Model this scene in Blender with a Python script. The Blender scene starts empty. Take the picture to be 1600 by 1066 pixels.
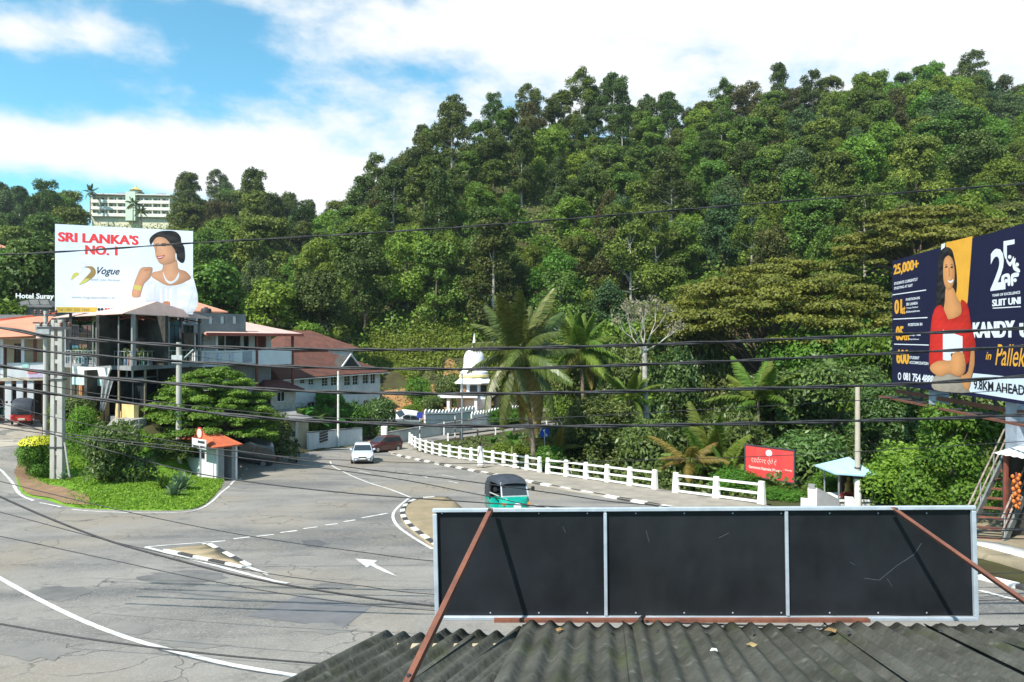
import bpy, bmesh, math, random
import numpy as np
from mathutils import Vector, Matrix
from mathutils.geometry import delaunay_2d_cdt

random.seed(7); RNG = np.random.default_rng(7)
S = bpy.context.scene
COL = S.collection
R = math.radians

# ------------------------------------------------------------------ camera
F, HY, CX, CZ = 1600 * 24 / 36, 533.0, 800.0, 10.0
cam = bpy.data.objects.new('camera', bpy.data.cameras.new('camera'))
COL.objects.link(cam)
cam.location = (0, 0, CZ); cam.rotation_euler = (R(90), 0, 0)
cam.data.lens = 24; cam.data.sensor_width = 36; cam.data.clip_start = 0.1; cam.data.clip_end = 9000
S.camera = cam

# ------------------------------------------------------------------ sun, sky, exposure
SUN_DIR = Vector((-0.76, -1.0, 1.42)).normalized()          # towards the sun: behind the camera, to the left
SUN_EL = math.asin(SUN_DIR.z)
sun = bpy.data.objects.new('sun', bpy.data.lights.new('sun', 'SUN')); COL.objects.link(sun)
sun.data.energy = 5.0; sun.data.angle = R(0.5); sun.data.color = (1.0, 0.955, 0.88)
sun.rotation_euler = SUN_DIR.to_track_quat('Z', 'Y').to_euler(); sun.location = (-20, -30, 80)
W = bpy.data.worlds.new('World'); S.world = W; W.use_nodes = True
wt = W.node_tree; wn = wt.nodes; wn.clear(); wl = wt.links
def N(tree, typ, **kw):
    n = tree.nodes.new(typ)
    for k, v in kw.items(): setattr(n, k, v)
    return n
wo = N(wt, 'ShaderNodeOutputWorld'); wb = N(wt, 'ShaderNodeBackground')
sky = N(wt, 'ShaderNodeTexSky', sky_type='NISHITA', sun_disc=False, sun_elevation=SUN_EL,
        sun_rotation=math.atan2(SUN_DIR.x, SUN_DIR.y), altitude=500, air_density=1.0, dust_density=0.35, ozone_density=2.2)
wtc = N(wt, 'ShaderNodeTexCoord')
def wmath(op, a, b=None, c=None, clamp=False):
    n = N(wt, 'ShaderNodeMath', operation=op); n.use_clamp = clamp
    for i, v in enumerate((a, b, c)):
        if v is None: continue
        if isinstance(v, (int, float)): n.inputs[i].default_value = v
        else: wl.new(v, n.inputs[i])
    return n.outputs[0]
def skydir(px, py): return Vector(((px - CX) / F, 1.0, (HY - py) / F)).normalized()
# clouds: broken cumulus and thin veil, by noise over the sky direction, with the banks this sky shows
wmap = N(wt, 'ShaderNodeMapping'); wmap.inputs['Scale'].default_value = (1.0, 1.0, 2.1)
wl.new(wtc.outputs['Generated'], wmap.inputs['Vector'])
n1 = N(wt, 'ShaderNodeTexNoise'); n1.inputs['Scale'].default_value = 5.2; n1.inputs['Detail'].default_value = 9; n1.inputs['Roughness'].default_value = 0.56; n1.inputs['Distortion'].default_value = 0.35
n2 = N(wt, 'ShaderNodeTexNoise'); n2.inputs['Scale'].default_value = 2.0; n2.inputs['Detail'].default_value = 4
n3 = N(wt, 'ShaderNodeTexNoise'); n3.inputs['Scale'].default_value = 13; n3.inputs['Detail'].default_value = 7; n3.inputs['Roughness'].default_value = 0.6
for n in (n1, n2, n3): wl.new(wmap.outputs[0], n.inputs['Vector'])
def wblob(px, py, rx, ry, soft=0.6):
    d = skydir(px, py); right = d.cross(Vector((0, 0, 1))).normalized(); up = right.cross(d)
    outs = []
    for ax, r in ((right, rx / F), (up, ry / F)):
        dp = N(wt, 'ShaderNodeVectorMath', operation='DOT_PRODUCT'); wl.new(wtc.outputs['Generated'], dp.inputs[0]); dp.inputs[1].default_value = ax
        outs.append(wmath('POWER', wmath('MULTIPLY', dp.outputs['Value'], 1 / r), 2))
    r2 = wmath('ADD', outs[0], outs[1])
    dd = N(wt, 'ShaderNodeVectorMath', operation='DOT_PRODUCT'); wl.new(wtc.outputs['Generated'], dd.inputs[0]); dd.inputs[1].default_value = d
    g = wmath('POWER', 2.718, wmath('MULTIPLY', r2, -1.0))
    return wmath('MULTIPLY', g, wmath('GREATER_THAN', dd.outputs['Value'], 0.0))
veil = wmath('ADD', wmath('MULTIPLY', n1.outputs['Fac'], 1.5), wmath('MULTIPLY', n2.outputs['Fac'], 0.9))
veil = wmath('SUBTRACT', veil, 0.86)
for (px, py, rx, ry, a) in [
        (60, 52, 120, 34, .45), (150, 228, 330, 46, 1.25), (330, 235, 120, 50, .3), (1000, 20, 560, 110, .9), (1500, 60, 420, 130, .5), (430, 150, 120, 60, .15), (520, 300, 120, 60, .5),
        (130, 140, 150, 42, -.5), (20, 165, 80, 34, -.45), (190, 14, 110, 34, -.42), (345, 112, 80, 34, -.6), (340, 30, 70, 34, -.45), (690, 105, 90, 24, -.5), (600, 120, 190, 44, -.3), (40, 290, 300, 22, -.35)]:
    veil = wmath('ADD', veil, wmath('MULTIPLY', wblob(px, py, rx, ry), a))
veil = wmath('ADD', veil, wmath('MULTIPLY', wmath('SUBTRACT', n3.outputs['Fac'], 0.5), 1.6))
mr = N(wt, 'ShaderNodeMapRange', interpolation_type='SMOOTHSTEP'); wl.new(veil, mr.inputs['Value'])
mr.inputs['From Min'].default_value = 0.10; mr.inputs['From Max'].default_value = 1.15
cmix = N(wt, 'ShaderNodeMix', data_type='RGBA'); wl.new(mr.outputs[0], cmix.inputs['Factor'])
tint = N(wt, 'ShaderNodeMix', data_type='RGBA', blend_type='MULTIPLY'); tint.inputs['Factor'].default_value = 1
wl.new(sky.outputs[0], tint.inputs['A']); tint.inputs['B'].default_value = (1.65, 2.9, 2.65, 1)
wl.new(tint.outputs['Result'], cmix.inputs['A']); cmix.inputs['B'].default_value = (11.3, 11.6, 11.8, 1)
wl.new(cmix.outputs['Result'], wb.inputs['Color']); wb.inputs['Strength'].default_value = 0.06
wl.new(wb.outputs[0], wo.inputs['Surface'])
vs = S.view_settings; vs.view_transform = 'Standard'; vs.look = 'None'; vs.gamma = 1; vs.use_curve_mapping = False; vs.exposure = 0.62
S.cycles.use_denoising = True
S.cycles.max_bounces = 6; S.cycles.diffuse_bounces = 2; S.cycles.transparent_max_bounces = 8; S.cycles.transmission_bounces = 4
S.cycles.caustics_reflective = False; S.cycles.caustics_refractive = False

# ------------------------------------------------------------------ materials
MATS = {}
def mat(name, col, rough=0.8, spec=0.3, var=0.12, scale=3.0, bump=0.0, metal=0.0, col2=None, coords='Object', detail=5, grime=0.0, grime_col=(0.06, 0.055, 0.045), stretch=(1, 1, 1), rand=0.0, emit=0, sheen=0, coat=0):
    if name in MATS: return MATS[name]
    m = bpy.data.materials.new(name); m.use_nodes = True; t = m.node_tree; n = t.nodes; l = t.links
    b = n['Principled BSDF']; b.inputs['Roughness'].default_value = rough; b.inputs['Metallic'].default_value = metal
    b.inputs['Specular IOR Level'].default_value = spec; b.inputs['Coat Weight'].default_value = coat
    tc = N(t, 'ShaderNodeTexCoord'); mp = N(t, 'ShaderNodeMapping'); mp.inputs['Scale'].default_value = stretch
    l.new(tc.outputs[coords], mp.inputs['Vector'])
    no = N(t, 'ShaderNodeTexNoise'); no.inputs['Scale'].default_value = scale; no.inputs['Detail'].default_value = detail; no.inputs['Roughness'].default_value = 0.62
    l.new(mp.outputs[0], no.inputs['Vector'])
    mx = N(t, 'ShaderNodeMix', data_type='RGBA')
    c2 = col2 or tuple(max(0, c * (1 - 2.2 * var)) for c in col)
    c1 = col if col2 else tuple(min(1, c * (1 + var)) for c in col)
    mx.inputs['A'].default_value = (*c2, 1); mx.inputs['B'].default_value = (*c1, 1)
    rp = N(t, 'ShaderNodeMapRange'); rp.inputs['From Min'].default_value = 0.32; rp.inputs['From Max'].default_value = 0.68
    l.new(no.outputs['Fac'], rp.inputs['Value']); l.new(rp.outputs[0], mx.inputs['Factor'])
    out = mx.outputs['Result']
    if grime:
        ng = N(t, 'ShaderNodeTexNoise'); ng.inputs['Scale'].default_value = scale * 0.35; ng.inputs['Detail'].default_value = 8; ng.inputs['Roughness'].default_value = 0.7
        mp2 = N(t, 'ShaderNodeMapping'); mp2.inputs['Scale'].default_value = (1, 1, 0.35); mp2.inputs['Location'].default_value = (3.1, 7.7, 1.3)
        l.new(tc.outputs[coords], mp2.inputs['Vector']); l.new(mp2.outputs[0], ng.inputs['Vector'])
        r2 = N(t, 'ShaderNodeMapRange'); r2.inputs['From Min'].default_value = 0.5; r2.inputs['From Max'].default_value = 0.75; r2.inputs['To Max'].default_value = grime
        l.new(ng.outputs['Fac'], r2.inputs['Value'])
        m2 = N(t, 'ShaderNodeMix', data_type='RGBA'); m2.inputs['B'].default_value = (*grime_col, 1)
        l.new(r2.outputs[0], m2.inputs['Factor']); l.new(out, m2.inputs['A']); out = m2.outputs['Result']
    if rand:
        oi = N(t, 'ShaderNodeObjectInfo'); hs = N(t, 'ShaderNodeHueSaturation')
        rr = N(t, 'ShaderNodeMapRange'); rr.inputs['To Min'].default_value = 1 - rand; rr.inputs['To Max'].default_value = 1 + rand
        l.new(oi.outputs['Random'], rr.inputs['Value']); l.new(rr.outputs[0], hs.inputs['Value']); l.new(out, hs.inputs['Color']); out = hs.outputs[0]
    l.new(out, b.inputs['Base Color'])
    if bump:
        bp = N(t, 'ShaderNodeBump'); bp.inputs['Strength'].default_value = bump; bp.inputs['Distance'].default_value = 0.02
        nb = N(t, 'ShaderNodeTexNoise'); nb.inputs['Scale'].default_value = scale * 8; nb.inputs['Detail'].default_value = 4
        l.new(mp.outputs[0], nb.inputs['Vector']); l.new(nb.outputs['Fac'], bp.inputs['Height']); l.new(bp.outputs[0], b.inputs['Normal'])
    MATS[name] = m; return m
def flat(name, col, rough=0.6, spec=0.25): return mat(name, col, rough, spec, var=0.04, scale=2)
def leafmat(name, col, col2, trans=0.28, rough=0.55, hue=0.035, val=0.25, spec=0.25):
    if name in MATS: return MATS[name]
    m = bpy.data.materials.new(name); m.use_nodes = True; t = m.node_tree; n = t.nodes; l = t.links
    b = n['Principled BSDF']; b.inputs['Roughness'].default_value = rough; b.inputs['Specular IOR Level'].default_value = spec
    at = N(t, 'ShaderNodeAttribute', attribute_name='tint')
    mx = N(t, 'ShaderNodeMix', data_type='RGBA'); mx.inputs['A'].default_value = (*col, 1); mx.inputs['B'].default_value = (*col2, 1)
    l.new(at.outputs['Fac'], mx.inputs['Factor'])
    oi = N(t, 'ShaderNodeObjectInfo'); hs = N(t, 'ShaderNodeHueSaturation')
    h = N(t, 'ShaderNodeMapRange'); h.inputs['To Min'].default_value = 0.5 - hue; h.inputs['To Max'].default_value = 0.5 + hue * 0.8
    v = N(t, 'ShaderNodeMapRange'); v.inputs['To Min'].default_value = 1 - val; v.inputs['To Max'].default_value = 1 + val
    ml = N(t, 'ShaderNodeMath', operation='MULTIPLY'); ml.inputs[1].default_value = 7.31
    fr = N(t, 'ShaderNodeMath', operation='FRACT'); l.new(oi.outputs['Random'], ml.inputs[0]); l.new(ml.outputs[0], fr.inputs[0])
    l.new(oi.outputs['Random'], h.inputs['Value']); l.new(fr.outputs[0], v.inputs['Value'])
    l.new(h.outputs[0], hs.inputs['Hue']); l.new(v.outputs[0], hs.inputs['Value']); l.new(mx.outputs['Result'], hs.inputs['Color'])
    l.new(hs.outputs[0], b.inputs['Base Color'])
    tr = N(t, 'ShaderNodeBsdfTranslucent'); l.new(hs.outputs[0], tr.inputs['Color'])
    ms = N(t, 'ShaderNodeMixShader'); ms.inputs[0].default_value = trans
    l.new(b.outputs[0], ms.inputs[1]); l.new(tr.outputs[0], ms.inputs[2]); l.new(ms.outputs[0], n['Material Output'].inputs['Surface'])
    MATS[name] = m; return m

# ------------------------------------------------------------------ object helpers
def tag(o, label=None, cat=None, group=None, kind=None):
    if label: o['label'] = label
    if cat: o['category'] = cat
    if group: o['group'] = group
    if kind: o['kind'] = kind
    return o
def thing(name, loc, rz=0, label=None, cat=None, group=None):
    o = bpy.data.objects.new(name, None); COL.objects.link(o)
    o.empty_display_size = 0.2
    o.location = loc; o.rotation_euler = (0, 0, rz); o.matrix_world = Matrix.Translation(Vector(loc)) @ Matrix.Rotation(rz, 4, 'Z')
    WM[o.name] = o.matrix_world.copy()
    return tag(o, label, cat, group)
WM = {}
def root_of(o):
    while o.parent: o = o.parent
    return o
def link(name, me, m, parent=None, loc=None):
    o = bpy.data.objects.new(name, me); COL.objects.link(o)
    if m is not None and len(me.materials) == 0: me.materials.append(m)
    if parent is not None: o.parent = parent
    if loc is not None: o.location = loc
    return o
class MB:
    def __init__(s): s.v = []; s.f = []
    def add(s, vs, fs):
        b = len(s.v); s.v += [tuple(p) for p in vs]; s.f += [tuple(i + b for i in f) for f in fs]; return s
    def hexa(s, p):   # 8 points: bottom 0-3 ccw, top 4-7
        return s.add(p, [(0, 3, 2, 1), (4, 5, 6, 7), (0, 1, 5, 4), (1, 2, 6, 5), (2, 3, 7, 6), (3, 0, 4, 7)])
    def box(s, x0, x1, y0, y1, z0, z1):
        return s.hexa([(x0, y0, z0), (x1, y0, z0), (x1, y1, z0), (x0, y1, z0), (x0, y0, z1), (x1, y0, z1), (x1, y1, z1), (x0, y1, z1)])
    def bar(s, a, b, w, h=None, up=(0, 0, 1)):
        a = Vector(a); b = Vector(b); h = h or w; d = (b - a).normalized(); u = Vector(up)
        if abs(d.dot(u)) > 0.98: u = Vector((1, 0, 0))
        r = d.cross(u).normalized() * w / 2; u = r.cross(d).normalized() * h / 2
        return s.hexa([a - r - u, a + r - u, b + r - u, b - r - u, a - r + u, a + r + u, b + r + u, b - r + u])
    def tube(s, pts, rad, seg=8, cap=True):
        pts = [Vector(p) for p in pts]; n = len(pts)
        if not hasattr(rad, '__len__'): rad = [rad] * n
        b = len(s.v); ref = None
        for i, p in enumerate(pts):
            d = (pts[min(i + 1, n - 1)] - pts[max(i - 1, 0)]).normalized()
            if ref is None or abs(ref.dot(d)) > 0.95:
                ref = Vector((0, 0, 1)) if abs(d.z) < 0.9 else Vector((1, 0, 0))
            x = d.cross(ref).normalized(); y = x.cross(d).normalized(); ref = y
            for k in range(seg):
                a = 2 * math.pi * k / seg
                s.v.append(tuple(p + (x * math.cos(a) + y * math.sin(a)) * rad[i]))
        for i in range(n - 1):
            for k in range(seg):
                k2 = (k + 1) % seg
                s.f.append((b + i * seg + k, b + i * seg + k2, b + (i + 1) * seg + k2, b + (i + 1) * seg + k))
        if cap:
            s.f.append(tuple(b + k for k in range(seg))); s.f.append(tuple(b + (n - 1) * seg + k for k in reversed(range(seg))))
        return s
    def lathe(s, c, prof, seg=20, rot=0):
        c = Vector(c); b = len(s.v); n = len(prof)
        for (r, z) in prof:
            for k in range(seg):
                a = 2 * math.pi * k / seg + rot
                s.v.append((c.x + r * math.cos(a), c.y + r * math.sin(a), c.z + z))
        for i in range(n - 1):
            for k in range(seg):
                k2 = (k + 1) % seg
                s.f.append((b + i * seg + k, b + i * seg + k2, b + (i + 1) * seg + k2, b + (i + 1) * seg + k))
        s.f.append(tuple(b + k for k in reversed(range(seg)))); s.f.append(tuple(b + (n - 1) * seg + k for k in range(seg)))
        return s
    def poly(s, pts, thick=None):
        n = len(pts)
        if thick is None: return s.add(pts, [tuple(range(n))])
        t = Vector(thick); p2 = [Vector(p) + t for p in pts]
        return s.add(list(pts) + p2, [tuple(reversed(range(n))), tuple(range(n, 2 * n))] + [(i, (i + 1) % n, (i + 1) % n + n, i + n) for i in range(n)])
    def mesh(s, name, inv=None):
        me = bpy.data.meshes.new(name); v = s.v
        if inv is not None: v = [tuple(inv @ Vector(p)) for p in v]
        me.from_pydata(v, [], s.f); me.update(); return me
    def build(s, name, m, parent=None, world=True, smooth=False, label=None, cat=None, group=None, kind=None, bevel=0):
        inv = None; loc = None
        if parent is not None:
            if world: inv = WM[root_of(parent).name].inverted()
        elif world:
            a = np.array(s.v); loc = Vector(((a[:, 0].min() + a[:, 0].max()) / 2, (a[:, 1].min() + a[:, 1].max()) / 2, a[:, 2].min()))
            inv = Matrix.Translation(-loc)
        me = s.mesh(name, inv)
        bm = bmesh.new(); bm.from_mesh(me); bmesh.ops.recalc_face_normals(bm, faces=bm.faces)
        if bevel: bmesh.ops.bevel(bm, geom=bm.edges[:], offset=bevel, segments=1, affect='EDGES', clamp_overlap=True)
        bm.to_mesh(me); bm.free()
        if smooth:
            me.polygons.foreach_set('use_smooth', [True] * len(me.polygons))
            me.set_sharp_from_angle(angle=R(smooth if smooth is not True else 40))
        o = link(name, me, m, parent, loc)
        if parent is None and loc is not None: WM[o.name] = Matrix.Translation(loc)
        return tag(o, label, cat, group, kind)
def dup(root, loc=None, rz=None, scale=None, **kw):
    r = root.copy(); COL.objects.link(r)
    if loc is not None: r.location = loc
    if rz is not None: r.rotation_euler = (0, 0, rz)
    if scale is not None: r.scale = (scale,) * 3 if not hasattr(scale, '__len__') else scale
    for ch in list(root.children):
        c = ch.copy(); COL.objects.link(c); c.parent = r
        for g in list(ch.children):
            d = g.copy(); COL.objects.link(d); d.parent = c
    return tag(r, **kw)

# ------------------------------------------------------------------ terrain
def P(px, py, D): return Vector(((px - CX) / F * D, D, CZ + (HY - py) / F * D))
def sminus(y, a, k): return -np.log(np.exp(-np.clip(y, -200, 600) / k) + np.exp(-a / k)) * k
def base0(y): return CZ - (4.54 + 0.0945 * sminus(np.maximum(y, -25), 62.0, 4.0))
ANCH = []
def anch(px, py, D):
    p = P(px, py, D); ANCH.append((p.x, p.y, p.z - float(base0(np.array(p.y)))))
def anr(px, D, r): ANCH.append(((px - CX) / F * D, D, r))
for px, py in ((100, 1000), (400, 1000), (700, 1000), (0, 905), (300, 900), (600, 900), (400, 800), (600, 760), (500, 730), (700, 740), (800, 780), (1000, 800), (1300, 850), (1560, 880), (563, 727), (640, 708),
               (150, 830), (250, 810), (60, 830), (420, 760), (450, 725), (1020, 772), (1160, 790), (830, 745), (740, 728), (1450, 950), (1260, 830)):
    anr(px, 4.54 / ((py - HY) / F - 0.0945), 0.0)
for a in ((0, 735, 37), (30, 775, 33.5), (0, 670, 46.6), (35, 657, 50), (-200, 690, 42), (70, 690, 46), (150, 655, 46), (215, 655, 44), (300, 655, 50), (400, 665, 57), (345, 753, 42.5), (480, 705, 60), (590, 650, 80), (440, 645, 76),
          (120, 720, 41), (200, 740, 38), (88, 752, 37.5), (260, 750, 39), (550, 697, 66)): anch(*a)
for a in ((900, 52, -2.4), (1050, 46, -2.4), (1200, 43, -1.7), (820, 62, -2.0), (1000, 60, -2.6), (960, 46, -1.2), (1100, 41, -1.0), (880, 57, -2.4), (1330, 38, -0.6), (1500, 36, 0.6), (1650, 30, 0.4), (1000, 75, -1.2), (1200, 60, -1.5),
          (860, 88, 0.1), (760, 82, 0), (700, 76, 0), (1000, 95, 0.2), (600, 70, 0), (740, 100, 0.6), (660, 90, 0.5), (0, -15, 0), (-30, 0, 0), (30, 0, 0), (1340, 31, -0.1), (1340, 28, 0)): anr(*a)
for px, py in ((650, 707), (672, 712), (700, 717), (728, 721), (755, 725.5), (785, 730.5), (815, 736), (843, 741), (870, 745), (900, 749.5), (930, 754), (960, 758.5), (990, 763), (1024, 768), (1056, 773.5), (1090, 778), (1122, 782.5), (1160, 788), (1200, 795), (1240, 803),
               (660, 722), (720, 733), (780, 746), (840, 758), (900, 770), (950, 779), (1000, 788)):
    for k in range(2): anr(px, 4.54 / ((py - HY) / F - 0.0945), 0.0)
ANCH = np.array(ANCH)
HT = np.array([  # px, foot D, ridge D, skyline py, tree height
    (-900, 95, 330, 340, 13), (-100, 95, 330, 322, 13), (0, 95, 330, 316, 13), (130, 95, 330, 322, 10), (270, 95, 330, 320, 11), (300, 95, 330, 312, 13), (380, 93, 320, 308, 13), (430, 90, 280, 320, 13), (480, 90, 230, 324, 13), (505, 90, 205, 320, 13), (560, 92, 192, 286, 14),
    (640, 98, 190, 216, 14), (720, 104, 190, 140, 15), (800, 106, 195, 142, 15), (900, 104, 200, 138, 15), (1060, 92, 205, 138, 15), (1250, 84, 215, 122, 15), (1370, 80, 225, 92, 15), (1470, 76, 230, 88, 15), (1600, 72, 235, 126, 15), (2400, 60, 240, 140, 15)], float)
def _n2(x, y, s, seed=0.0):
    return (np.sin(x / s + seed) * np.cos(y / s * 1.13 + seed * 2.1) + 0.5 * np.sin(x / s * 2.3 + 1.7 + seed) * np.sin(y / s * 2.1 + seed)) / 1.5
def H(x, y):
    x = np.asarray(x, float); y = np.asarray(y, float); sh = np.broadcast(x, y).shape
    x = np.broadcast_to(x, sh).ravel(); y = np.broadcast_to(y, sh).ravel()
    num = np.zeros(len(x)); den = np.full(len(x), 1e-7)
    for ax, ay, r in ANCH:
        w = 1.0 / ((x - ax) ** 2 + (y - ay) ** 2 + 2.0) ** 1.9
        num += w * r; den += w
    z = base0(y) + num / den
    px = np.where(y > 5, CX + F * x / np.maximum(y, 5), 0)
    df, dr, sk, th = (np.interp(px, HT[:, 0], HT[:, i]) for i in (1, 2, 3, 4))
    zr = CZ + (HY - sk) / F * dr - th
    t = (y - df) / (dr - df); tt = np.clip(t, 0, 1)
    sh_ = tt ** 1.05 * (1.12 - 0.12 * tt)
    hill = np.maximum(zr - z, 0) * sh_ + np.where(t > 0, _n2(x, y, 17.0) * 1.6 * np.minimum(tt * 6, 1), 0) - np.maximum(y - dr, 0) * 0.10
    z = z + np.where(y > 40, hill, 0)
    return np.maximum(z, -40).reshape(sh)
def h(x, y): return float(H(np.array([x]), np.array([y]))[0])
_DD = np.concatenate([np.arange(4, 60, 0.2), np.arange(60, 420, 0.6)])
def G(px, py, off=0.0):
    xs = (px - CX) / F * _DD; zs = CZ + (HY - py) / F * _DD
    k = np.nonzero(zs <= H(xs, _DD))[0]
    D = _DD[k[0]] if len(k) else 80.0
    a, b = D - 0.7, D
    for _ in range(14):
        m_ = (a + b) / 2
        if CZ + (HY - py) / F * m_ <= h((px - CX) / F * m_, m_): b = m_
        else: a = m_
    p = P(px, py, b); p.z += off; return p
def on(px, D, dz=0.0):
    x = (px - CX) / F * D; return Vector((x, D, h(x, D) + dz))
def drape(name, poly, off, m, step=1.0, parent=None, kind=None, label=None, cat=None, group=None, thick=0.0):
    poly = [(p[0], p[1]) for p in poly]
    pts = []
    n = len(poly)
    for i in range(n):
        a, b = Vector(poly[i]), Vector(poly[(i + 1) % n]); k = max(1, int((b - a).length / step))
        pts += [a.lerp(b, j / k) for j in range(k)]
    m0 = len(pts); edges = [(i, (i + 1) % m0) for i in range(m0)]
    xs = [p.x for p in pts]; ys = [p.y for p in pts]
    gx = np.arange(min(xs) + step / 2, max(xs), step); gy = np.arange(min(ys) + step / 2, max(ys), step)
    allp = pts + [Vector((float(a), float(b))) for a in gx for b in gy]
    r = delaunay_2d_cdt(allp, edges, [], 1, 1e-5)
    v2 = np.array([(p.x, p.y) for p in r[0]]); z = H(v2[:, 0], v2[:, 1]) + off
    vs_ = [(float(a), float(b), float(c)) for (a, b), c in zip(v2, z)]
    fs = [tuple(f) for f in r[2]]
    if parent is None:
        c = Vector((sum(xs) / m0, sum(ys) / m0, float(z.min()))); 
    else: c = Vector((0, 0, 0)) if root_of(parent).name not in WM else WM[root_of(parent).name].translation
    me = bpy.data.meshes.new(name); me.from_pydata([tuple(Vector(p) - c) for p in vs_], [], fs); me.update()
    bm = bmesh.new(); bm.from_mesh(me)
    for f in bm.faces:
        if f.normal.z < 0: f.normal_flip()
    if thick:
        be = [e for e in bm.edges if e.is_boundary]
        r2 = bmesh.ops.extrude_edge_only(bm, edges=be)
        for v in [q for q in r2['geom'] if isinstance(q, bmesh.types.BMVert)]: v.co.z -= thick
    bm.to_mesh(me); bm.free()
    me.polygons.foreach_set('use_smooth', [True] * len(me.polygons))
    o = link(name, me, m, parent, c if parent is None else None)
    if parent is None: WM[o.name] = Matrix.Translation(c)
    return tag(o, label, cat, group, kind)
def strip(pts, w):          # ribbon polygon about a polyline of xy points
    pts = [Vector((p[0], p[1])) for p in pts]; l, r = [], []
    for i, p in enumerate(pts):
        d = (pts[min(i + 1, len(pts) - 1)] - pts[max(i - 1, 0)]).normalized(); q = Vector((-d.y, d.x)) * w / 2
        l.append(p + q); r.append(p - q)
    return l + r[::-1]
def smooth_line(pts, k=6):  # Catmull-Rom through xy(z) points
    pts = [Vector(p) for p in pts]; out = []
    for i in range(len(pts) - 1):
        p0, p1, p2, p3 = pts[max(i - 1, 0)], pts[i], pts[i + 1], pts[min(i + 2, len(pts) - 1)]
        for j in range(k):
            t = j / k
            out.append(0.5 * ((2 * p1) + (p2 - p0) * t + (2 * p0 - 5 * p1 + 4 * p2 - p3) * t * t + (3 * p1 - p0 - 3 * p2 + p3) * t ** 3))
    out.append(pts[-1]); return out
def GL(pxs, k=5): return smooth_line([G(*p) for p in pxs], k)

# ground sheet
gx = np.unique(np.concatenate([np.arange(-60, 60.1, 1.0), np.arange(-240, 241, 5.0), np.array([-3000, -2000, -1200, -700, -400, -320, 320, 400, 700, 1200, 2000, 3000.])]))
gy = np.unique(np.concatenate([np.arange(-6, 110.1, 1.0), np.arange(110, 420, 5.0), np.array([-3000, -1000, -300, -100, -40, -20, 450, 520, 600, 800, 1200, 2000, 3000.])]))
XX, YY = np.meshgrid(gx, gy); ZZ = H(XX, YY)
nx, ny = len(gx), len(gy)
me = bpy.data.meshes.new('ground')
idx = np.arange(nx * ny).reshape(ny, nx)
fa = np.stack([idx[:-1, :-1], idx[:-1, 1:], idx[1:, 1:], idx[1:, :-1]], -1).reshape(-1, 4)
me.vertices.add(nx * ny); me.vertices.foreach_set('co', np.stack([XX, YY, ZZ], -1).ravel())
me.loops.add(fa.size); me.loops.foreach_set('vertex_index', fa.ravel())
me.polygons.add(len(fa)); me.polygons.foreach_set('loop_start', np.arange(0, fa.size, 4)); me.polygons.foreach_set('loop_total', np.full(len(fa), 4))
me.update(); me.polygons.foreach_set('use_smooth', [True] * len(fa))
tag(link('ground', me, mat('forest floor soil', (0.075, 0.085, 0.03), 0.95, 0.1, col2=(0.05, 0.04, 0.022), scale=0.35, bump=0.5, detail=9)), kind='structure')
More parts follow.
